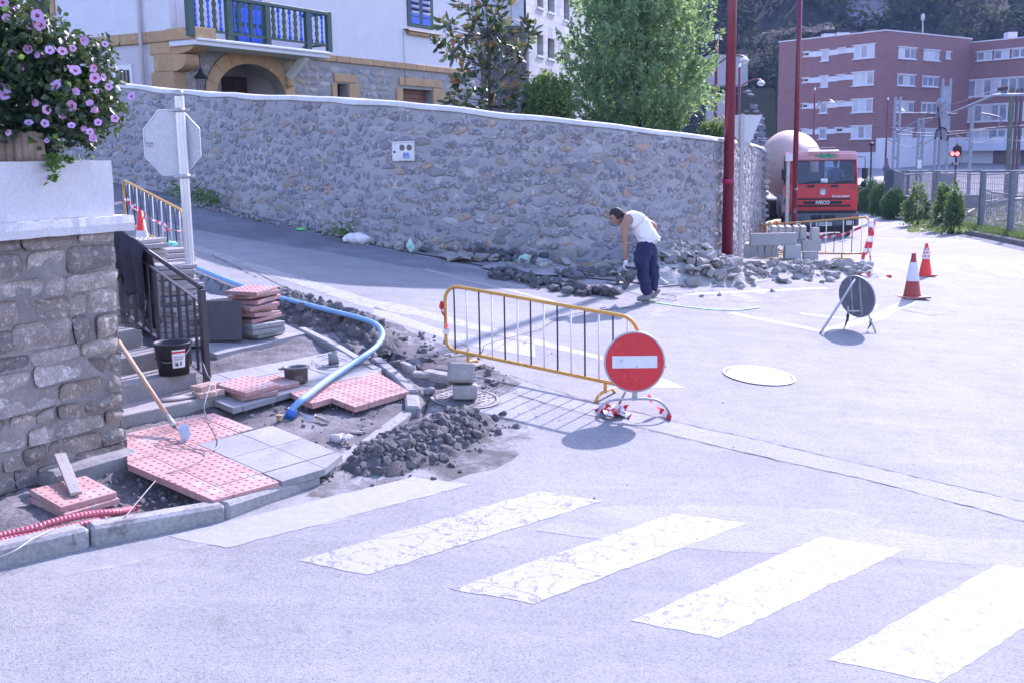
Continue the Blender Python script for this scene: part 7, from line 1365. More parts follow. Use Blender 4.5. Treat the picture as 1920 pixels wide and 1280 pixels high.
def leafshape(name, L=1.0, wd=.4, lob=0, n=5):
    vs_ = []; fs = []
    for i in range(n + 1):
        t = i / n; w_ = wd * math.sin(pi * min(1, t * .93 + .05)) ** .8 * (1 + lob * math.sin(i * 2.6)); z = -.12 * (t - .5) ** 2; vs_ += [(t * L, -w_ / 2, z + .05 * w_), (t * L, 0, z), (t * L, w_ / 2, z + .05 * w_)]
    for i in range(n):
        for j in (0, 1): a = i * 3 + j; fs.append((a, a + 3, a + 4, a + 1))
    me = bpy.data.meshes.new(name); me.from_pydata(vs_, [], fs); return me
def single_leaves(P, parent, me, size, mats, name='leaf', up=.3, seed=0, dirs=None):
    rr = random.Random(seed)
    for i, p in enumerate(P):
        n_ = Vector((rr.gauss(0, .6), rr.gauss(-.5, .6), rr.gauss(up, .6))).normalized(); x = (Vector(dirs[i]) if dirs is not None else Vector((rr.gauss(0, 1), rr.gauss(0, 1), rr.gauss(0, .6)))).normalized(); y = n_.cross(x)
        if y.length < .05: continue
        y.normalize(); n_ = x.cross(y); s = size * rr.uniform(.7, 1.25); inst(name, me, Matrix.Translation(Vector(p)) @ Matrix(((x.x, y.x, n_.x, 0), (x.y, y.y, n_.y, 0), (x.z, y.z, n_.z, 0), (0, 0, 0, 1))) @ Matrix.Diagonal((s, s, s, 1)), parent, rr.choice(mats))
# flowering shrub in the planter
HIB1 = leafmat('hibiscus_leaf', (.022, .052, .024), (.042, .09, .034), (.016, .036, .02), 3, .4, .1); HIB2 = leafmat('hibiscus_leaf_bright', (.07, .16, .035), (.11, .22, .05), None, 3, .45, .35)
hp_ = [(-120, -60), (10, -50), (40, 5), (66, 26), (112, 62), (140, 40), (128, 70), (165, 75), (200, 95), (206, 130), (208, 165), (222, 185), (214, 226), (184, 250), (172, 275), (128, 262), (108, 268), (96, 300), (78, 285), (30, 262), (-120, 270)]
yh_ = (B1 + V * .3).y; HB = empty('hibiscus_bush', W(60, 300, yh_ - .2), 'hibiscus bush full of pink lilac flowers spilling over the white planter', 'flowering bush')
rr = random.Random(5); tips = []
while len(tips) < 700:
    x, y = rr.uniform(-120, 225), rr.uniform(-60, 300)
    if inp1(x, y, hp_): tips.append(W(x, y, yh_ - .35 + (x - 60) * .0012 + rr.gauss(0, .18) + .25 * rr.random()))
pts = []
for t in tips:
    for _ in range(15): pts.append(t + Vector((rr.gauss(0, .045), rr.gauss(0, .06), rr.gauss(0, .045))))
near = sorted(pts, key=lambda p: p.y)[:1500]; rr.shuffle(near); LF = leafshape('leaf', 1, .62, .18); single_leaves(near[:300], HB, LF, .06, [HIB1, HIB1, HIB2], seed=3)
leaves('foliage', [tuple(p) for p in pts], .062, HIB1, HB, asp=.62, seed=2, kind='stuff'); leaves('young_foliage', [tuple(p) for p in pts[::9]], .045, HIB2, HB, asp=.62, seed=4, kind='stuff')
mb = MB(); b0 = W(40, 300, yh_ - .2)
for k in range(26): t = tips[k * 9]; s_ = b0 + Vector((rr.uniform(-.3, .2), rr.uniform(-.1, .1), -.05)); mb.tube(spline([s_, s_.lerp(t, .5) + Vector((rr.gauss(0, .06), rr.gauss(0, .05), .06)), t], 4), [.012 - .0008 * i for i in range(9)], 5)
mb.build('branches', BARK, HB)
PET = NT('petal'); PETM = PET.fin(PET.mix(PET.ramp(PET.rnd(), 0, 1), (.62, .33, .52), (.52, .35, .62)), .6, 0, .2); PEYE = mt('petal_eye', (.33, .01, .06), (.25, .01, .05), 30, .6, rv=0); STAM = mt('stamen', (.75, .66, .45), None, 30, .7, rv=0)
def flowermesh(seed, cup):
    mb = MB(); rr = random.Random(seed)
    for k in range(5):
        a0 = 2 * pi * k / 5; vs_ = []; fs = []; nr_, na = 5, 6
        for i in range(nr_ + 1):
            r = .12 + .88 * i / nr_
            for j in range(na + 1): u_ = (j / na - .5) * 2; a = a0 + u_ * .72 * (1 - .15 * (i / nr_) ** 2); rr_ = r * (1 - .13 * abs(u_) ** 3 * (i / nr_)) * (1 + .03 * math.sin(j * 2 + seed + k)); vs_.append((rr_ * math.cos(a), rr_ * math.sin(a), cup * r ** 1.5 + .04 * math.sin(j * 1.7 + seed + k * 2) * r + .03 * u_))
        for i in range(nr_):
            for j in range(na): b = i * (na + 1) + j; fs.append((b, b + na + 1, b + na + 2, b + 1))
        mb.add(vs_, fs, True)
    me = bpy.data.meshes.new('flower'); me.from_pydata([tuple(v) for v in mb.v], [], mb.f); me.polygons.foreach_set('use_smooth', mb.sm); me.materials.append(PETM); return me
FM = [flowermesh(i, c) for i, c in enumerate((.12, .2, .45, .9, 1.3))]
mb = MB(); mb.lathe([(.3, .07), (.18, .07), (0, .06)], (0, 0, 0), 10); EYEM = bpy.data.meshes.new('eye'); EYEM.from_pydata([tuple(v) for v in mb.v], [], mb.f); EYEM.materials.append(PEYE)
mb = MB(); mb.tube([(0, 0, .05), (.03, 0, .3), (.06, 0, .5)], [.05, .07, .04], 6); STM = bpy.data.meshes.new('stamen'); STM.from_pydata([tuple(v) for v in mb.v], [], mb.f); STM.materials.append(STAM)
fl = [(70, 30, 13), (77, 48, 13), (57, 48, 11), (12, 34, 11), (27, 76, 8), (50, 94, 10), (93, 95, 11), (117, 97, 11), (137, 91, 8), (155, 76, 10), (197, 83, 8), (36, 128, 10), (105, 162, 15), (135, 199, 13), (88, 206, 11), (63, 193, 10), (10, 178, 13), (2, 166, 12), (54, 231, 12), (128, 129, 7), (141, 133, 12), (177, 128, 10), (178, 147, 11), (192, 145, 8), (204, 163, 10), (140, 174, 10), (182, 172, 8), (247, 181, 11), (216, 222, 11), (111, 221, 10), (84, 232, 10), (155, 240, 8), (169, 248, 10), (176, 261, 10), (184, 230, 10), (170, 197, 9), (88, 264, 7), (92, 338, 9), (5, 5, 15), (31, 20, 9), (22, 100, 8), (183, 212, 9), (134, 236, 9), (14, 248, 8), (109, 205, 7), (66, 102, 7)]
for i, (x, y, r) in enumerate(fl):
    p = W(x, y, yh_ - .62 + rr.uniform(-.05, .1)); op = r > 10 or i % 2 == 0; me = FM[rr.choice((0, 1, 1)) if op else rr.choice((2, 3, 4))]; dv = Vector((rr.gauss(.2, .35), -1, rr.gauss(.15, .35))).normalized() if op else Vector((rr.gauss(.5, .5), -.5, rr.gauss(.2, .6))).normalized(); pass
    rad_ = r * p.y / 2050 * rr.uniform(.68, .92); M4 = Matrix.Translation(p) @ (Z.rotation_difference(dv).to_matrix() @ Matrix.Rotation(rr.uniform(0, 6), 3, 'Z')).to_4x4() @ Matrix.Diagonal((rad_, rad_, rad_, 1)); f_ = inst('flower', me, M4, HB)
    for n_, m_ in (('eye', EYEM), ('stamen', STM)): o = bpy.data.objects.new(n_, m_); COL.objects.link(o); o.parent = f_
# sprig with the flower hanging in front of the trough, and palisade of logs
LOG = mt('log_wood', (.36, .25, .18), (.24, .17, .13), 8, .9, bump=.6, bs=30, wear=(.5, .4, .33), ws=8, wt=.6); PAL2 = empty('log_edging', W(40, 298, yh_ - .45), 'row of small weathered round logs edging the planter bed', 'edging')
for k, x in enumerate((-28, -10, 6, 23, 39, 53, 66, 76)): p0, p1 = W(x + (k % 3), 304, yh_ - .5), W(x - 6 + (k % 3), 248 + (k % 2) * 3, yh_ - .48); mb = MB(); mb.cyl(p0, p1, .035, .036, 14); mb.build('log', LOG, PAL2)
SP = empty('trailing_sprig', W(105, 305, yh_ - .55), 'leafy sprig trailing over the white trough edge with one lilac bloom', 'plant'); pts = [W(100 + rr.gauss(0, 9), 290 + abs(rr.gauss(0, 18)), yh_ - .62 + rr.gauss(0, .03)) for _ in range(110)] + [W(105 + rr.gauss(0, 6), 335 + rr.gauss(0, 5), yh_ - .66) for _ in range(14)] + [W(130 + rr.gauss(0, 14), 298 + rr.gauss(0, 3), yh_ - .55) for _ in range(50)]
leaves('foliage', [tuple(p) for p in pts], .045, HIB2, SP, asp=.5, seed=6, kind='stuff'); mb = MB(); mb.tube(spline([W(100, 296, yh_ - .6), W(104, 315, yh_ - .66), W(100, 338, yh_ - .66)], 5), .003, 5); mb.build('stem', HIB2, SP)
# ---------------------------------------------------------------- big pale green tree behind the wall
TRE1 = leafmat('tree_leaf', (.17, .29, .14), (.28, .41, .21), (.14, .25, .13), .9, .45, .45); TRE2 = leafmat('tree_leaf_light', (.2, .3, .17), (.27, .36, .24), None, 1.2, .45, .35)
YT = 27.0; BT = empty('leafy_tree', W(1195, 262, YT) - Z * 1.0, 'broad leafy pale green tree rising behind the stone wall', 'tree'); c0 = W(1197, 95, YT); r = np.random.default_rng(3); tips = []; prof_ = [(245, 50), (225, 122), (195, 150), (160, 152), (120, 150), (80, 155), (40, 140), (5, 125), (-40, 95), (-80, 45)]
ys_p = np.array([p[0] for p in prof_][::-1]); hw_ = np.array([p[1] for p in prof_][::-1]); n = 0
while len(tips) < 1000:
    y = r.uniform(-80, 246); h = np.interp(y, ys_p, hw_) * (.9 + .17 * math.sin(y * .11)); a = r.uniform(0, 2 * pi); q = r.random() ** .38; x = 1197 + h * q * math.cos(a) * (1 + .1 * math.sin(3 * a + y * .05)); tips.append(W(x, y, YT + h * q * math.sin(a) * YT / 2050 * .95))
tips = np.array([tuple(p) for p in tips]); out = tips - np.array(tuple(c0)); out /= np.linalg.norm(out, axis=1)[:, None]; dr_ = out * .5 + np.array([0, 0, .75]); dr_ /= np.linalg.norm(dr_, axis=1)[:, None]
def sprays(tips, dr_, n, L, w_, seed): r = np.random.default_rng(seed); t = r.random((len(tips), n, 1)); base = tips[:, None] + dr_[:, None] * (t - .5) * L; return (base + r.normal(size=base.shape) * w_ * (1.1 - t)).reshape(-1, 3)
leaves('crown', sprays(tips, dr_, 30, .5, .08, 1), .12, TRE1, BT, asp=.5, seed=7, up=.3, kind='stuff'); leaves('young_leaves', sprays(tips[::2], dr_[::2], 12, .5, .05, 2) + np.array([0, 0, .1]), .11, TRE2, BT, asp=.5, seed=8, up=.3, kind='stuff')
mb = MB(); tb0 = W(1195, 250, YT) - Z * 1.6; mb.tube([tb0, W(1196, 200, YT), W(1200, 120, YT), W(1204, 30, YT)], [.14, .11, .07, .02], 8)
for k in range(24): t = Vector(tips[k * 37]); s_ = W(1198, 60 + k * 7, YT); mb.tube(spline([s_, s_.lerp(t, .5) - Z * .05, t], 4), [.035 - .0038 * i for i in range(9)], 5)
mb.build('trunk', BARK, BT)
WD = empty('wall_weeds', G(380, 376), kind='stuff'); r = np.random.default_rng(5); wp_ = []
for x, y in ((350, 371), (372, 376), (384, 378), (398, 383), (640, 440), (330, 367)):
    b = G(x, y, .1)
    for _ in range(90): wp_.append((b.x + r.normal() * .13, b.y + r.normal() * .1, b.z + abs(r.normal()) * .14))
leaves('weeds', wp_, .09, HIB2, WD, asp=.4, seed=5, kind='stuff')
# magnolia
MG1 = leafmat('magnolia_leaf', (.022, .05, .024), (.035, .07, .03), None, 1, .22, .05, .6); MG2 = leafmat('magnolia_rust', (.22, .10, .05), (.30, .13, .06), None, 1, .6, .2); MG3 = leafmat('magnolia_bright', (.07, .11, .04), (.12, .15, .05), None, 1, .35, .2, .5)
YM = 23.5; MGN = empty('magnolia_tree', W(917, 225, YM) - Z * .8, 'young magnolia with glossy dark leaves and rusty undersides above the wall', 'tree')
cl_ = [(905, 10), (925, 28), (950, 12), (880, 22), (893, 40), (865, 10), (935, 5), (900, -15), (925, -25), (890, 70), (868, 75), (902, 90), (930, 62), (950, 55), (990, 42), (1000, 58), (985, 82), (962, 80), (938, 85), (875, 108), (895, 110), (945, 108), (970, 92), (868, 130), (890, 142), (915, 150), (905, 178), (950, 140), (975, 142), (940, 166), (962, 168), (885, 168), (925, 190), (992, 172), (1002, 192), (865, 152), (830, 52), (842, 46), (856, 96), (836, 92), (820, 86), (846, 104), (850, 70), (875, 190), (900, 205), (950, 200), (980, 205), (858, 178), (930, 120), (912, 128), (985, 60), (845, 190), (1015, 200), (965, 190), (885, 55), (915, 52), (940, 35), (975, 110), (920, 100)]
rr = random.Random(9); P_, D_ = [], []; mb = MB(); trk = [W(920, 245, YM), W(919, 200, YM), W(917, 130, YM), W(915, 70, YM), W(912, 10, YM)]; mb.tube(trk, [.05, .045, .035, .022, .01], 7); br = spline([W(920, 190, YM), W(935, 155, YM), W(962, 128, YM), W(985, 100, YM), W(992, 75, YM)], 4); mb.tube(br, [.03 - .0013 * i for i in range(len(br))], 6)
for x, y in cl_:
    c = W(x, y, YM + rr.uniform(-.5, .5)); nr_ = min(trk + br, key=lambda t: (t - c).length + max(0, t.z - c.z) * 2); mb.tube([nr_, nr_.lerp(c, .6) - Z * .04, c], [.014, .01, .006], 5); ax = (c - nr_ + Z * .3).normalized()
    for k in range(15): d = (ax * rr.uniform(-.2, .9) + Vector((rr.gauss(0, .8), rr.gauss(0, .8), rr.gauss(0, .6)))).normalized(); P_.append(c + d * .03 + Vector((rr.gauss(0, .04), rr.gauss(0, .04), rr.gauss(0, .04)))); D_.append(d)
mb.build('trunk', BARK, MGN); LM = leafshape('leaf', 1, .4); ix = list(range(len(P_))); rr.shuffle(ix); single_leaves([P_[i] for i in ix[:300]], MGN, LM, .2, [MG1, MG1, MG2, MG1, MG3], seed=1, dirs=[D_[i] for i in ix[:300]])
def leafcloud(P, D, me0, size, mats, parent, name, seed):
    rr = random.Random(seed); vs_, fs, mi = [], [], []; b = 0
    for p, d in zip(P, D):
        n_ = Vector((rr.gauss(0, .6), rr.gauss(-.4, .6), rr.gauss(.4, .6))).normalized(); y = n_.cross(d)
        if y.length < .05: continue
        y.normalize(); n2 = d.cross(y); s = size * rr.uniform(.7, 1.25); k = rr.randrange(len(mats))
        for v in me0.vertices: vs_.append(p + (d * v.co.x + y * v.co.y + n2 * v.co.z) * s)
        fs += [[i + b for i in f.vertices] for f in me0.polygons]; mi += [k] * len(me0.polygons); b += len(me0.vertices)
    mb = MB(); mb.v = vs_; mb.f = fs; mb.mi = mi; mb.sm = [False] * len(fs); mb.build(name, mats, parent, kind='stuff')
leafcloud([P_[i] for i in ix[300:]], [D_[i] for i in ix[300:]], leafshape('leaf_simple', 1, .4, 0, 3), .2, [MG1, MG2, MG1, MG3, MG1], MGN, 'foliage', 4)
def bush(name, px, py, wpx, hpx, Yd, m, label, cat, n, size, seed, m2=None, up=.3, asp=.5, cone_=0.0, stalk=True, spray=.25, group=None):
    r = np.random.default_rng(seed); b = W(px, py, Yd); e = empty(name, b, label, cat, group); s = Yd / 2050; pts = []
    while len(pts) < n // 14:
        x, y, z = r.uniform(-1, 1, 3); z = (z + 1) / 2; w_ = (1 - cone_ * z) * (math.sqrt(max(0, 1 - (2 * z - .7) ** 2 / 1.7)))
        if x * x + y * y < w_ * w_ and r.random() < .35 + (x * x + y * y) / (w_ * w_ + .01): pts.append((b.x + x * wpx * s / 2 * (1 + .15 * math.sin(z * 9 + seed)), b.y + y * wpx * s / 2, b.z + z * hpx * s))
    pts = np.array(pts); dr = np.tile(np.array([[0, 0, 1.]]), (len(pts), 1)); leaves('foliage', sprays(pts, dr, 14, spray, size * .8, seed), size, m, e, asp=asp, seed=seed, up=up, kind='stuff')
    if m2: leaves('light_foliage', sprays(pts[::3] + np.array([0, 0, size]), dr[::3], 8, spray, size * .8, seed + 1), size, m2, e, asp=asp, seed=seed + 1, up=up, kind='stuff')
    if stalk: mb = MB(); mb.tube([b - Z * .3, b + Z * hpx * s * .5, b + Z * hpx * s * .8], [.03, .02, .01], 6); mb.build('stem', BARK, e)
    return e
LIME = leafmat('lime_leaf', (.2, .27, .05), (.3, .34, .1), None, 2, .5, .4); MIDG = leafmat('mid_green', (.07, .13, .05), (.13, .2, .08), None, 2, .5, .3); CONIF = leafmat('conifer', (.06, .15, .05), (.11, .23, .08), None, 2, .7, .15); WEED = leafmat('weed', (.11, .17, .05), (.2, .25, .09), None, 3, .7, .3)
bush('small_tree', 1030, 230, 95, 85, 23.0, MIDG, 'small bush with yellow green top between the magnolia and the leafy tree', 'bush', 9000, .07, 1, LIME); bush('small_shrub', 1340, 262, 60, 30, 27, MIDG, 'low shrub peeking over the wall under the big tree', 'bush', 2200, .07, 2, LIME)
# ---------------------------------------------------------------- hillside
FORM = leafmat('forest_leaf', (.009, .022, .011), (.018, .037, .017), (.007, .016, .010), .06, .9, .1, .05); ROCKM = mt('scree', (.17, .16, .19), (.12, .115, .14), .12, .95, bump=.9, bs=1.2, rv=0, wear=(.22, .22, .22), ws=.3, wt=.6); OCH = mt('dry_slope', (.2, .13, .09), (.13, .1, .07), .2, .95, rv=0)
def hz(X, Y): X = np.asarray(X, float); Y = np.asarray(Y, float); return -2.5 + np.maximum(0, Y - 140 + 10 * np.sin(X * .03)) * .52 + (vnoise(X, Y, .02, 3) - .5) * 16 * np.clip((Y - 140) / 60, 0, 1)
k = NT('hillside'); g_ = k.noise(.05, 4); HILLM = k.fin(k.mix(k.ramp(g_, .4, .6), (.018, .026, .018), (.028, .034, .022)), .95, 0, .1); X, Y, F_ = grid(np.arange(-260, 340, 6.), np.arange(134, 345, 5.)); npmesh('hill', np.stack([X, Y, hz(X, Y)], -1).reshape(-1, 3), F_, HILLM, smooth=True, kind='structure')
def hillpx(px, py):
    d = ray(px, py); t = 138.0
    while t < 500 and CAMH + d.z * t > float(hz(d.x * t, t)): t += .7
    return d.x * t, t
def hillsheet(name, poly, m, lift=.6, n=26):
    P = [hillpx(*p) for p in poly]; a = np.array(P); X, Y, F_ = grid(np.linspace(a[:, 0].min(), a[:, 0].max(), n), np.linspace(a[:, 1].min(), a[:, 1].max(), n * 2)); ins = inpoly(X, Y, P); keep = ins.ravel()[F_].any(1); npmesh(name, np.stack([X, Y, hz(X, Y) + lift + (vnoise(X, Y, .3, 3) - .5) * 1.6], -1).reshape(-1, 3), F_[keep], m, kind='structure'); return P
scr = hillsheet('scree', [(1585, 56), (1592, 20), (1588, -30), (1650, -30), (1658, 5), (1672, 58)], ROCKM); och = hillsheet('dry_slope', [(1385, 110), (1400, 85), (1455, 72), (1560, 58), (1560, 75), (1458, 80), (1456, 150), (1420, 170)], OCH)
r = np.random.default_rng(12); tr = []
while len(tr) < 1700:
    y = 141 + 200 * r.random() ** 1.2; x = r.uniform(-.2, .75) * y if r.random() < .8 else r.uniform(-240, 330)
    if (inpoly(np.array([x]), np.array([y]), scr)[0] and r.random() < .97) or (inpoly(np.array([x]), np.array([y]), och)[0] and r.random() < .8): continue
    tr.append((x, y, float(hz(x, y)), r.uniform(1.6, 3.6)))
tr = np.array(tr); n_ = 130; u = r.normal(size=(len(tr), n_, 3)); u /= np.linalg.norm(u, axis=2)[:, :, None]; q = r.random((len(tr), n_, 1)) ** .33; lump = 1 + .3 * np.sin(u[:, :, :1] * 5 + tr[:, None, :1]) * np.cos(u[:, :, 1:2] * 4); pc = tr[:, None, :3] + np.array([0, 0, 2.2]) + u * q * tr[:, None, 3:4] * lump * np.array([1, 1, 1.25])
leaves('forest', pc.reshape(-1, 3), .75, FORM, None, asp=.7, seed=9, up=.5, kind='stuff', N0=u.reshape(-1, 3) * 1.2)
RS2 = [p for p in ((1404, 172), (1412, 180), (1420, 190), (1400, 195), (1430, 205), (1410, 212), (1424, 222), (1436, 235), (1416, 240), (1430, 255), (1440, 262), (1424, 272), (1438, 285), (1408, 258), (1398, 225))]; BO = empty('boulder_slope', W(1420, 260, 100), 'tumble of pale boulders on the slope behind the give way sign', 'boulders'); mb = MB()
rr = random.Random(2)
for k in range(150):
    x = 1398 + rr.random() * 55; y = 170 + rr.random() * 120
    if x - 1398 > (y - 150) * .42 or x < 1392 + (y - 170) * .12: continue
    r_ = rr.uniform(.2, .55); inst('boulder', rr.choice(CH), Matrix.Translation(W(x, y, 104 - (y - 170) * .12)) @ Matrix.Rotation(rr.uniform(0, 6), 4, 'Z') @ Matrix.Diagonal((r_, r_, r_ * .8, 1)), BO, ROCKM)
q = [W(1385, 305, 97), W(1462, 305, 97), W(1456, 165, 107), W(1392, 165, 107)]; mb = MB(); mb.prism([p + Vector((0, .8, 0)) for p in q], 3, dirn=Vector((0, -1, .3)).normalized()); mb.build('slope_face', FORM, BO)
mb = MB(); q = [W(1330, 160, 112), W(1402, 160, 112), W(1402, 103, 112), W(1330, 103, 112)]; mb.prism(q, 3, dirn=Vector((0, -1, 0))); mb.prism([W(1335, 300, 95), W(1372, 300, 95), W(1372, 175, 95), W(1335, 175, 95)], 3, dirn=Vector((0, -1, 0))); mb.build('retaining_wall', mt('far_concrete', (.36, .37, .40), (.3, .31, .34), .4, .9), org=W(1350, 300, 95), label='pale concrete retaining walls glimpsed past the leafy tree', cat='wall')
# ---------------------------------------------------------------- right side: verge, kerb, hedge, fence, railway
VERGE = mt('verge_soil', (.10, .13, .05), (.15, .14, .08), 2, .95, rv=0); BALL = mt('ballast', (.20, .17, .165), (.12, .10, .10), 9, .95, rv=0, bump=.8, bs=30)
kr = [(1560, 392), (1600, 396), (1640, 403), (1700, 417), (1735, 427), (1800, 437), (1860, 448), (1920, 460), (2010, 482)]
KR = empty('kerb', G(1800, 437), kind='structure'); Pk = [G(x, y, .13) for x, y in [(a, b - 7) for a, b in kr]]
for i in range(len(Pk) - 1):
    n = max(1, int((Pk[i + 1] - Pk[i]).length / 1.0))
    for k in range(n): kerbstone('kerb_stone', Pk[i].lerp(Pk[i + 1], k / n), Pk[i].lerp(Pk[i + 1], (k + 1) / n), .16, .3, Vector((.5, .86, 0)), CONCD, KR)
vp = [(1555, 385), (1600, 389), (1640, 396), (1700, 410), (1735, 420), (1800, 430), (1860, 441), (1920, 453), (2010, 475), (2200, 470), (2200, 345), (1900, 335), (1640, 335), (1555, 345)]
P2 = [G(x, y, .12) for x, y in vp[:9]]; far_ = [p + Vector((6 + i * .2, 26, 0)) for i, p in enumerate(P2)]; vs_ = [Vector((p.x, p.y, gzf(p.x, p.y) + .115)) for p in P2] + [Vector((p.x, p.y, gzf(p.x, p.y) + .1)) for p in far_]; n = len(P2); rows = 8; vv = []
for j in range(rows + 1):
    for i in range(n): q = P2[i].lerp(far_[i], j / rows); vv.append((q.x, q.y, gzf(q.x, q.y) + .115))
mb = MB(); mb.add(vv, [(j * n + i, j * n + i + 1, (j + 1) * n + i + 1, (j + 1) * n + i) for j in range(rows) for i in range(n - 1)]); mb.build('verge', VERGE, kind='structure')
def ongr(L, dz=.12): return [G(x, y, dz) for x, y in L]
sheet('ballast', [tuple(p[:2]) for p in ongr([(1758, 418), (1768, 398), (1800, 380), (1850, 366), (1960, 360), (1980, 390), (1960, 432), (1850, 428), (1800, 424)])], BALL, .15, .5, .05, world_pts=True)
r = np.random.default_rng(8); gp = []
for _ in range(9000):
    i = r.integers(0, 8); t = r.random(); q = P2[i].lerp(P2[i + 1], t); o = .15 + abs(r.normal()) * 1.1; gp.append((q.x + o * .45 + r.normal() * .05, q.y + o * .8, 0))
gp = np.array(gp); gp[:, 2] = gz(gp[:, 0], gp[:, 1]) + .16 + .06 * r.random(len(gp)); leaves('grass', gp, .14, WEED, None, asp=.18, up=.0, seed=3, kind='stuff', N0=np.tile([[.3, -1., .2]], (len(gp), 1)))
r2 = np.random.default_rng(18); gp = np.array([tuple(G(1700 + 260 * r2.random(), 365 + 75 * r2.random(), .14)) for _ in range(1500)]); leaves('weeds', gp + np.array([0, 0, .08]), .22, WEED, None, asp=.22, up=.0, seed=13, kind='stuff', N0=np.tile([[.3, -1., .2]], (len(gp), 1)))
for i, (x, y, w_, h_, nm) in enumerate(((1628, 398, 50, 62, 'leftmost dense conifer of the clipped group by the road'), (1652, 403, 46, 60, 'middle dense conifer of the clipped group by the road'), (1676, 410, 46, 56, 'rightmost dense conifer of the clipped group, nearest the wire fence'))): bush('conifer_shrub', x, y, w_, h_, G(x, y - 4, .12).y, CONIF, nm, 'conifer', 9000, .1, 20 + i, None, .6, .3, .15, group='clipped conifers beside the road')
for i, (x, y, w_, h_, nm) in enumerate(((1716, 421, 46, 78, 'loose leafy shrub beside the conifers at the wire fence'), (1766, 430, 30, 80, 'tall loose shrub growing between two fence posts'), (1788, 434, 32, 92, 'taller pale flecked shrub just right of the other, in front of the track'))): bush('fence_shrub', x, y, w_, h_, G(x, y - 3, .12).y, MIDG, nm, 'shrub', 1300, .13, 30 + i, WEED, .3, .5, .2)
FEN = mt('fence_grey', (.17, .19, .23), (.13, .15, .19), 5, .5, .3, rv=.05)
FE = empty('wire_fence', G(1755, 416, .12), 'tall grey wire mesh fence on posts separating the road from the railway', 'fence'); fb_ = [(1660, 385, 4), (1700, 402, 5), (1752, 416, 11), (1838, 432, 9), (1893, 443, 10), (1990, 462, 10)]; tops = []
for x, y, w_ in fb_:
    b = G(x, y - 3, .12); t = W(x + 3, 321, b.y); s_ = b.y / 2050; h = t.z - b.z; mb = MB(); mb.box(b + Z * h / 2, (w_ * s_, w_ * s_ * .8, h), None, .005); mb.build('post', FEN, FE); tops.append((b, h))
for i in range(len(tops) - 1):
    (a, ha), (b, hb_) = tops[i], tops[i + 1]; L_ = (b - a).length; n = int(L_ / .055); mb = MB()
    for k in range(1, n): q = a.lerp(b, k / n); h = ha + (hb_ - ha) * k / n; mb.cyl(q + Z * .05, q + Z * h, .0035, n=3, cap=False)
    for j in range(10): mb.cyl(a + Z * (.05 + (ha - .05) * j / 9), b + Z * (.05 + (hb_ - .05) * j / 9), .0055, n=4, cap=False)
    mb.build('wire_mesh', FEN, FE, kind='stuff'); mb = MB(); mb.cyl(a + Z * ha, b + Z * hb_, .022, n=6); mb.cyl(a + Z * .06, b + Z * .06, .018, n=6); mb.build('rail', FEN, FE)
F2 = empty('inner_fence', G(1845, 425, .12), 'lower curved mesh fence inside the railway boundary', 'fence'); pf_ = [W(1843, 354, 42), W(1860, 361, 41), W(1895, 366, 40), (W(1930, 370, 39))]; mb = MB(); mb.tube(pf_, .03, 6); mb.build('rail', FEN, F2); mb = MB()
for i in range(len(pf_) - 1):
    n = 14
    for k in range(n): q = pf_[i].lerp(pf_[i + 1], k / n); mb.cyl(Vector((q.x, q.y, gzf(q.x, q.y) + .1)), q, .004 if k % 5 else .014, n=4, cap=False)
mb.build('bars', FEN, F2, kind='stuff')
F3 = empty('platform_fence', W(1690, 330, 46), 'pale mesh fence on the far side of the track', 'fence'); pg = [W(1660, 318, 47), W(1676, 320, 47), W(1695, 328, 45), W(1760, 325, 48), W(1850, 328, 46), W(1960, 322, 44)]; mb = MB(); mb.tube(pg, .025, 6); mb.build('rail', FEN, F3); mb = MB()
for i in range(len(pg) - 1):
    n = 26
    for k in range(n): q = pg[i].lerp(pg[i + 1], k / n); mb.cyl(q - Z * 2.0, q, .009, n=3, cap=False)
mb.build('bars', FEN, F3, kind='stuff')
RLM = mt('rail_steel', (.4, .36, .36), (.22, .17, .15), 12, .35, .8); TRK = empty('railway_track', G(1810, 385, .2), 'curved single railway track on dark ballast behind the fence', 'railway track')
ra = [G(x, y, .25) for x, y in ((1745, 418), (1775, 400), (1800, 390), (1836, 381), (1900, 374), (2100, 364))]; rb_ = [p + Vector((1.3, .9, 0)) for p in ra]
for L_ in (ra, rb_): mb = MB(); mb.tube(spline(L_, 8), .05, 6); mb.build('rail', RLM, TRK)
A_, B_ = spline(ra, 8), spline(rb_, 8)
for i in range(0, len(A_), 2): mb = MB(); c = (A_[i] + B_[i]) / 2; d = (B_[i] - A_[i]); mb.box(c - Z * .1, (d.length + .7, .24, .1), Matrix.Rotation(math.atan2(d.y, d.x), 3, 'Z')); mb.build('sleeper', CONCD, TRK)
for x, y, w_, h_, nm in ((1800, 378, 34, 22, 'grey concrete cable box beside the track'),): b = W(x + 15, y, 42); mb = MB(); mb.box(b, (.7, .6, .5), None, .03); mb.build('cable_box', CONCD, org=b, label=nm, cat='box')
b = W(1778, 372, 46); mb = MB(); mb.box(b, (.12, .05, 1.1), None); mb.box(b + Z * .55, (.22, .06, .26), None, .03); mb.build('track_marker', WHS, org=b, label='white track marker post behind the wire fence', cat='marker'); b = W(1745, 365, 37); mb = MB(); mb.box(W(1772, 374, 45), (.55, .3, 2.1), None, .02); mb.build('relay_cabinet', mt('pale_grey', (.22, .24, .29), None, 5, .6), org=W(1766, 365, 45), label='tall grey relay cabinet behind the wire fence', cat='cabinet')
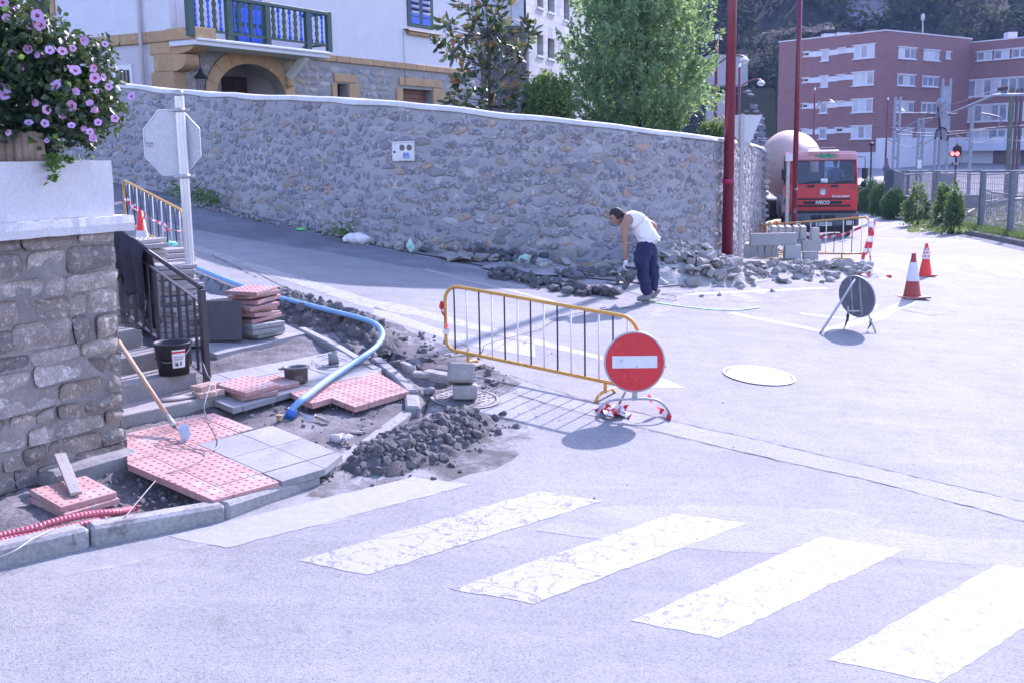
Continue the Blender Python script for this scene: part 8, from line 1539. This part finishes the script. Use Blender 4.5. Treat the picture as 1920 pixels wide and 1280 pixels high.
# street lamps
LGLS = mt('lamp_glass', (.75, .75, .78), None, 9, .25, rv=0, spec=.6)
def lamp(px, ytop, Yd, head, r, arm, label, ybot=330):
    b0 = W(px - 4, ybot, Yd); t = W(px, ytop, Yd); g = gzf(b0.x, Yd); e = empty('street_lamp', (b0.x, Yd, g), label, 'street lamp', 'dark red street lamps beyond the wall'); s = Yd / 2050; mb = MB(); mb.cyl((t.x, Yd, g), t, .1, .07, 8); mb.build('pole', MAST, e); mb = MB(); mb.lathe([(.08, 0), (.09, .1), (.04, .22)], t, 8); mb.build('finial', WHS, e)
    hp = W(head[0], head[1], Yd); A = spline([W(x, y, Yd) for x, y in arm] + [hp + Z * r * s * .8], 5); mb = MB(); mb.tube(A, .035, 6); mb.build('arm', MAST, e)
    mb = MB(); R_ = r * s; mb.lathe([(.05, R_ * .75), (R_ * .45, R_ * .6), (R_ * .95, R_ * .12), (R_, 0)], hp, 18); mb.build('lamp_hood', WHS, e); mb = MB(); mb.lathe([(R_, 0), (R_ * .93, -R_ * .04), (R_ * .92, -R_ * .1)], hp, 18); mb.build('band', MAST, e); mb = MB(); mb.lathe([(0, -R_ * .62), (R_ * .5, -R_ * .5), (R_ * .85, -R_ * .2), (R_ * .92, -R_ * .04)], hp, 18); mb.build('lamp_glass', LGLS, e)
lamp(1344, 75, 50, (1395, 115), 10, [(1347, 121), (1361, 110), (1382, 105)], 'largest red street lamp, its arm passing behind the thick mast'); lamp(1387, 127, 66, (1427, 157), 8, [(1391, 161), (1404, 153), (1420, 149)], 'red street lamp whose head hangs above the give way sign')
lamp(1528, 170, 90, (1559, 194), 7, [(1531, 203), (1540, 192), (1552, 188)], 'red street lamp standing before the brick building above the cement truck'); lamp(1665, 188, 100, (1691, 210), 6.5, [(1668, 214), (1676, 208), (1686, 205)], 'smallest red street lamp, next to the lattice railway post')
b = W(1633, 330, 60); t = W(1634, 275, 60); mb = MB(); mb.cyl((b.x, 60, gzf(b.x, 60)), t, .05, n=6); mb.lathe([(.06, 0), (.16, .1), (.16, .16), (0, .2)], t, 8); mb.build('path_lamp', BLACK, org=(b.x, 60, gzf(b.x, 60)), label='slim dark path lamp between the truck and the railway', cat='lamp')
# overhead line structures
CAT_ = mt('mast_grey', (.30, .32, .40), (.24, .26, .33), 5, .6, .2, rv=.1); BROWNP = mt('brown_post', (.13, .09, .11), None, 9, .7); YC = 55.0
def lattice(px, ytop, wpx, Yd, label, ybot=345):
    b, t = W(px - 2, ybot, Yd), W(px + 2, ytop, Yd); s = Yd / 2050; e = empty('lattice_post', (b.x, Yd, gzf(b.x, Yd)), label, 'railway post'); h = t.z - b.z; w_ = wpx * s / 2; mb = MB()
    for sg in (-1, 1): mb.box(Vector((b.x + sg * w_, Yd, b.z + h / 2)), (.09, .14, h), None)
    mb.build('leg', CAT_, e); n = int(h / .75)
    for k in range(n): mb = MB(); mb.box(Vector((b.x, Yd - .02, b.z + h * (k + .5) / n)), (w_ * 2, .04, .14), Matrix.Rotation(0 if k % 3 else .0, 3, 'Y')); mb.build('batten', CAT_, e)
    return e, t
lattice(1679, 182, 9, YC, 'tall lattice railway post beside the smallest red lamp'); lattice(1724, 222, 8, YC, 'lattice railway post carrying a small red notice in front of the shop windows'); b = W(1724, 308, YC - .15); mb = MB(); mb.box(b, (.2, .03, .42), None); mb.build('notice', WHS, org=b, label='small white and red notice on the lattice post', cat='notice')
e, t = lattice(1768, 148, 14, YC, 'biggest railway mast with insulators and a boom reaching right'); mb = MB(); mb.box(W(1769, 235, YC), (.34, .3, 3.6), None); mb.build('column', CAT_, e)
mb = MB(); mb.tube([W(1778, 216, YC), W(1862, 180, YC - 3), W(1872, 179, YC - 3), W(1925, 178, YC - 4)], .07, 6); mb.build('boom', CAT_, e); mb = MB(); mb.tube([W(1776, 200, YC), W(1875, 166, YC - 3)], .012, 4); mb.build('stay', CAT_, e); mb = MB()
for k in range(5): mb.lathe([(.05, -.03), (.13, 0), (.05, .03)], W(1872 + k * 4, 168 - k * .6, YC - 3), 8, Matrix.Rotation(pi / 2, 3, 'Y'))
mb.build('insulator', BROWNP, e); mb = MB(); mb.lathe([(.1, -.2), (.22, 0), (.1, .2)], W(1763, 193, YC - .3), 10); mb.build('transformer', CAT_, e)
mb = MB(); mb.tube(spline([W(1758, 200, YC - .3), W(1761, 225, YC - .3), W(1765, 262, YC - .3)], 5), .05, 6); mb.tube(spline([W(1753, 262, YC - .3), W(1757, 245, YC - .3), W(1768, 240, YC - .4), W(1778, 250, YC - .3), W(1776, 265, YC - .3)], 5), .04, 6); mb.build('cables', BLACK, e)
for k, (x, y0_, w_, lb_) in enumerate(((1820, 202, 5, 'thin grey railway pole left of the awning'), (1893, 165, 7, 'greenish railway pole left of the brown pair'), (1903, 168, 4, 'left pole of the slim brown pair at the picture edge'), (1911, 165, 4, 'right pole of the slim brown pair at the picture edge'), (1752, 260, 3, 'slim grey pole beside the biggest railway mast'))): b, t = W(x - 3, 345, YC), W(x + 3, y0_, YC); g = gzf(b.x, YC); mb = MB(); mb.box(((b.x + t.x) / 2, YC, (g + t.z) / 2), (w_ * YC / 2050, .15, t.z - g), None); mb.build('railway_pole', [CAT_, mt('pole_olive', (.14, .15, .12), None, 6, .8), BROWNP, BROWNP, CAT_][k], org=(b.x, YC, g), label=lb_, cat='pole')
WRM = mt('overhead_wire', (.2, .2, .25), None, 9, .6, rv=0)
for k, L_ in enumerate(([(1672, 240), (1700, 247), (1740, 228), (1775, 205)], [(1672, 243), (1730, 250), (1800, 246), (1860, 240), (1930, 235)], [(1665, 262), (1690, 274), (1720, 276), (1752, 260)], [(1724, 222), (1760, 200), (1775, 190)], [(1775, 246), (1830, 268), (1870, 262), (1930, 266)], [(1672, 213), (1740, 212), (1800, 214)], [(1828, 224), (1835, 217), (1845, 214), (1876, 222), (1872, 236), (1860, 248), (1857, 260)], [(1790, 245), (1800, 285)], [(1680, 250), (1725, 226), (1768, 220)], [(1672, 252), (1760, 255), (1850, 243)])): mb = MB(); mb.tube(spline([W(x, y, YC - 1) for x, y in L_], 5), .028 if k in (0, 3, 8) else (.045 if k == 6 else .018), 4); mb.build('overhead_wire', WRM, org=W(*L_[0], YC - 1), label=['thick cable rising from the left lattice post to the biggest mast', 'long slack cable running right below the biggest mast', 'lowest sagging cable between the red lamp and the biggest mast', 'steep cable from the second lattice post up to the mast', 'drooping cable right of the biggest mast above the awning', 'straight thin cable left of the biggest mast', 'bent pipe bracket hanging under the boom', 'thin wire dropping from the mast to the rail signal', 'dark stay from the first lattice post to the mast', 'nearly level wire crossing all the lattice posts'][k], cat='wire', group='overhead line cables above the railway')
b = W(1791, 330, 44); SGN = empty('rail_signal', Vector((b.x, 44, gzf(b.x, 44))), 'railway signal showing two red lights over a black number plate', 'signal'); t = W(1794, 270, 44); mb = MB(); mb.cyl((b.x, 44, gzf(b.x, 44)), (b.x, 44, t.z), .04, n=6); mb.build('post', BLACK, SGN)
mb = MB(); mb.lathe([(.3, -.05), (.3, .05)], W(1791, 289, 43.9), 24, Matrix.Rotation(pi / 2, 3, 'X'), sx=.8, sy=.42); mb.lathe([(.17, -.06), (.17, .06)], W(1795, 281, 43.9), 20, Matrix.Rotation(pi / 2, 3, 'X')); mb.build('backboard', BLACK, SGN)
LIT = bpy.data.materials.new('signal_light'); LIT.use_nodes = True; pb = LIT.node_tree.nodes['Principled BSDF']; pb.inputs['Base Color'].default_value = (1, .03, .03, 1); pb.inputs['Emission Color'].default_value = (1, .12, .1, 1); pb.inputs['Emission Strength'].default_value = 1.6
for x in (1786.5, 1795.5): mb = MB(); mb.lathe([(.085, -.03), (.07, .02), (0, .04)], W(x, 289, 43.8), 14, Matrix.Rotation(pi / 2, 3, 'X')); mb.build('red_light', LIT, SGN)
q = W(1792, 308, 43.85); mb = MB(); mb.box(q, (.32, .03, .13), None); pl_ = mb.build('plate', BLACK, SGN); ORG['x'] = 0; text('ST8', .13, tuple(q - ORG[SGN.name] - Vector((0, .02, 0))), (pi / 2, 0, 0), WHITEP, 'lettering', pl_, .002, 1.1)
q = W(1662, 318, 70); PD = empty('person', Vector((q.x, 70, gzf(q.x, 70))), 'tiny distant figure in mauve clothes beside the smallest red lamp', 'person'); g = gzf(q.x, 70) ; top_z = W(1662, 293, 70).z
skin('body', [((q.x, 70, top_z - 1.0), .13), ((q.x, 70, top_z - .45), .16), ((q.x, 70, top_z - .25), .06), ((q.x, 70, top_z - .1), .1), ((q.x - .1, 70, top_z - 1.6), .07), ((q.x + .1, 70, top_z - 1.6), .07), ((q.x - .24, 70, top_z - .9), .05), ((q.x + .24, 70, top_z - .9), .05)], [(0, 1), (1, 2), (2, 3), (0, 4), (0, 5), (1, 6), (1, 7)], mt('mauve_cloth', (.2, .12, .2), None, 9, .9), PD, 1)
# ---------------------------------------------------------------- air
am = bpy.data.materials.new('air'); am.use_nodes = True; am.node_tree.nodes.clear(); pv = am.node_tree.nodes.new('ShaderNodeVolumePrincipled'); ao = am.node_tree.nodes.new('ShaderNodeOutputMaterial'); pv.inputs['Color'].default_value = (.38, .52, 1.0, 1); pv.inputs['Density'].default_value = .00028; pv.inputs['Anisotropy'].default_value = .1; am.node_tree.links.new(pv.outputs[0], ao.inputs['Volume'])
mb = MB(); mb.box((45, 175, 52), (760, 400, 134), None); hz_ = mb.build('haze', am, kind='stuff')
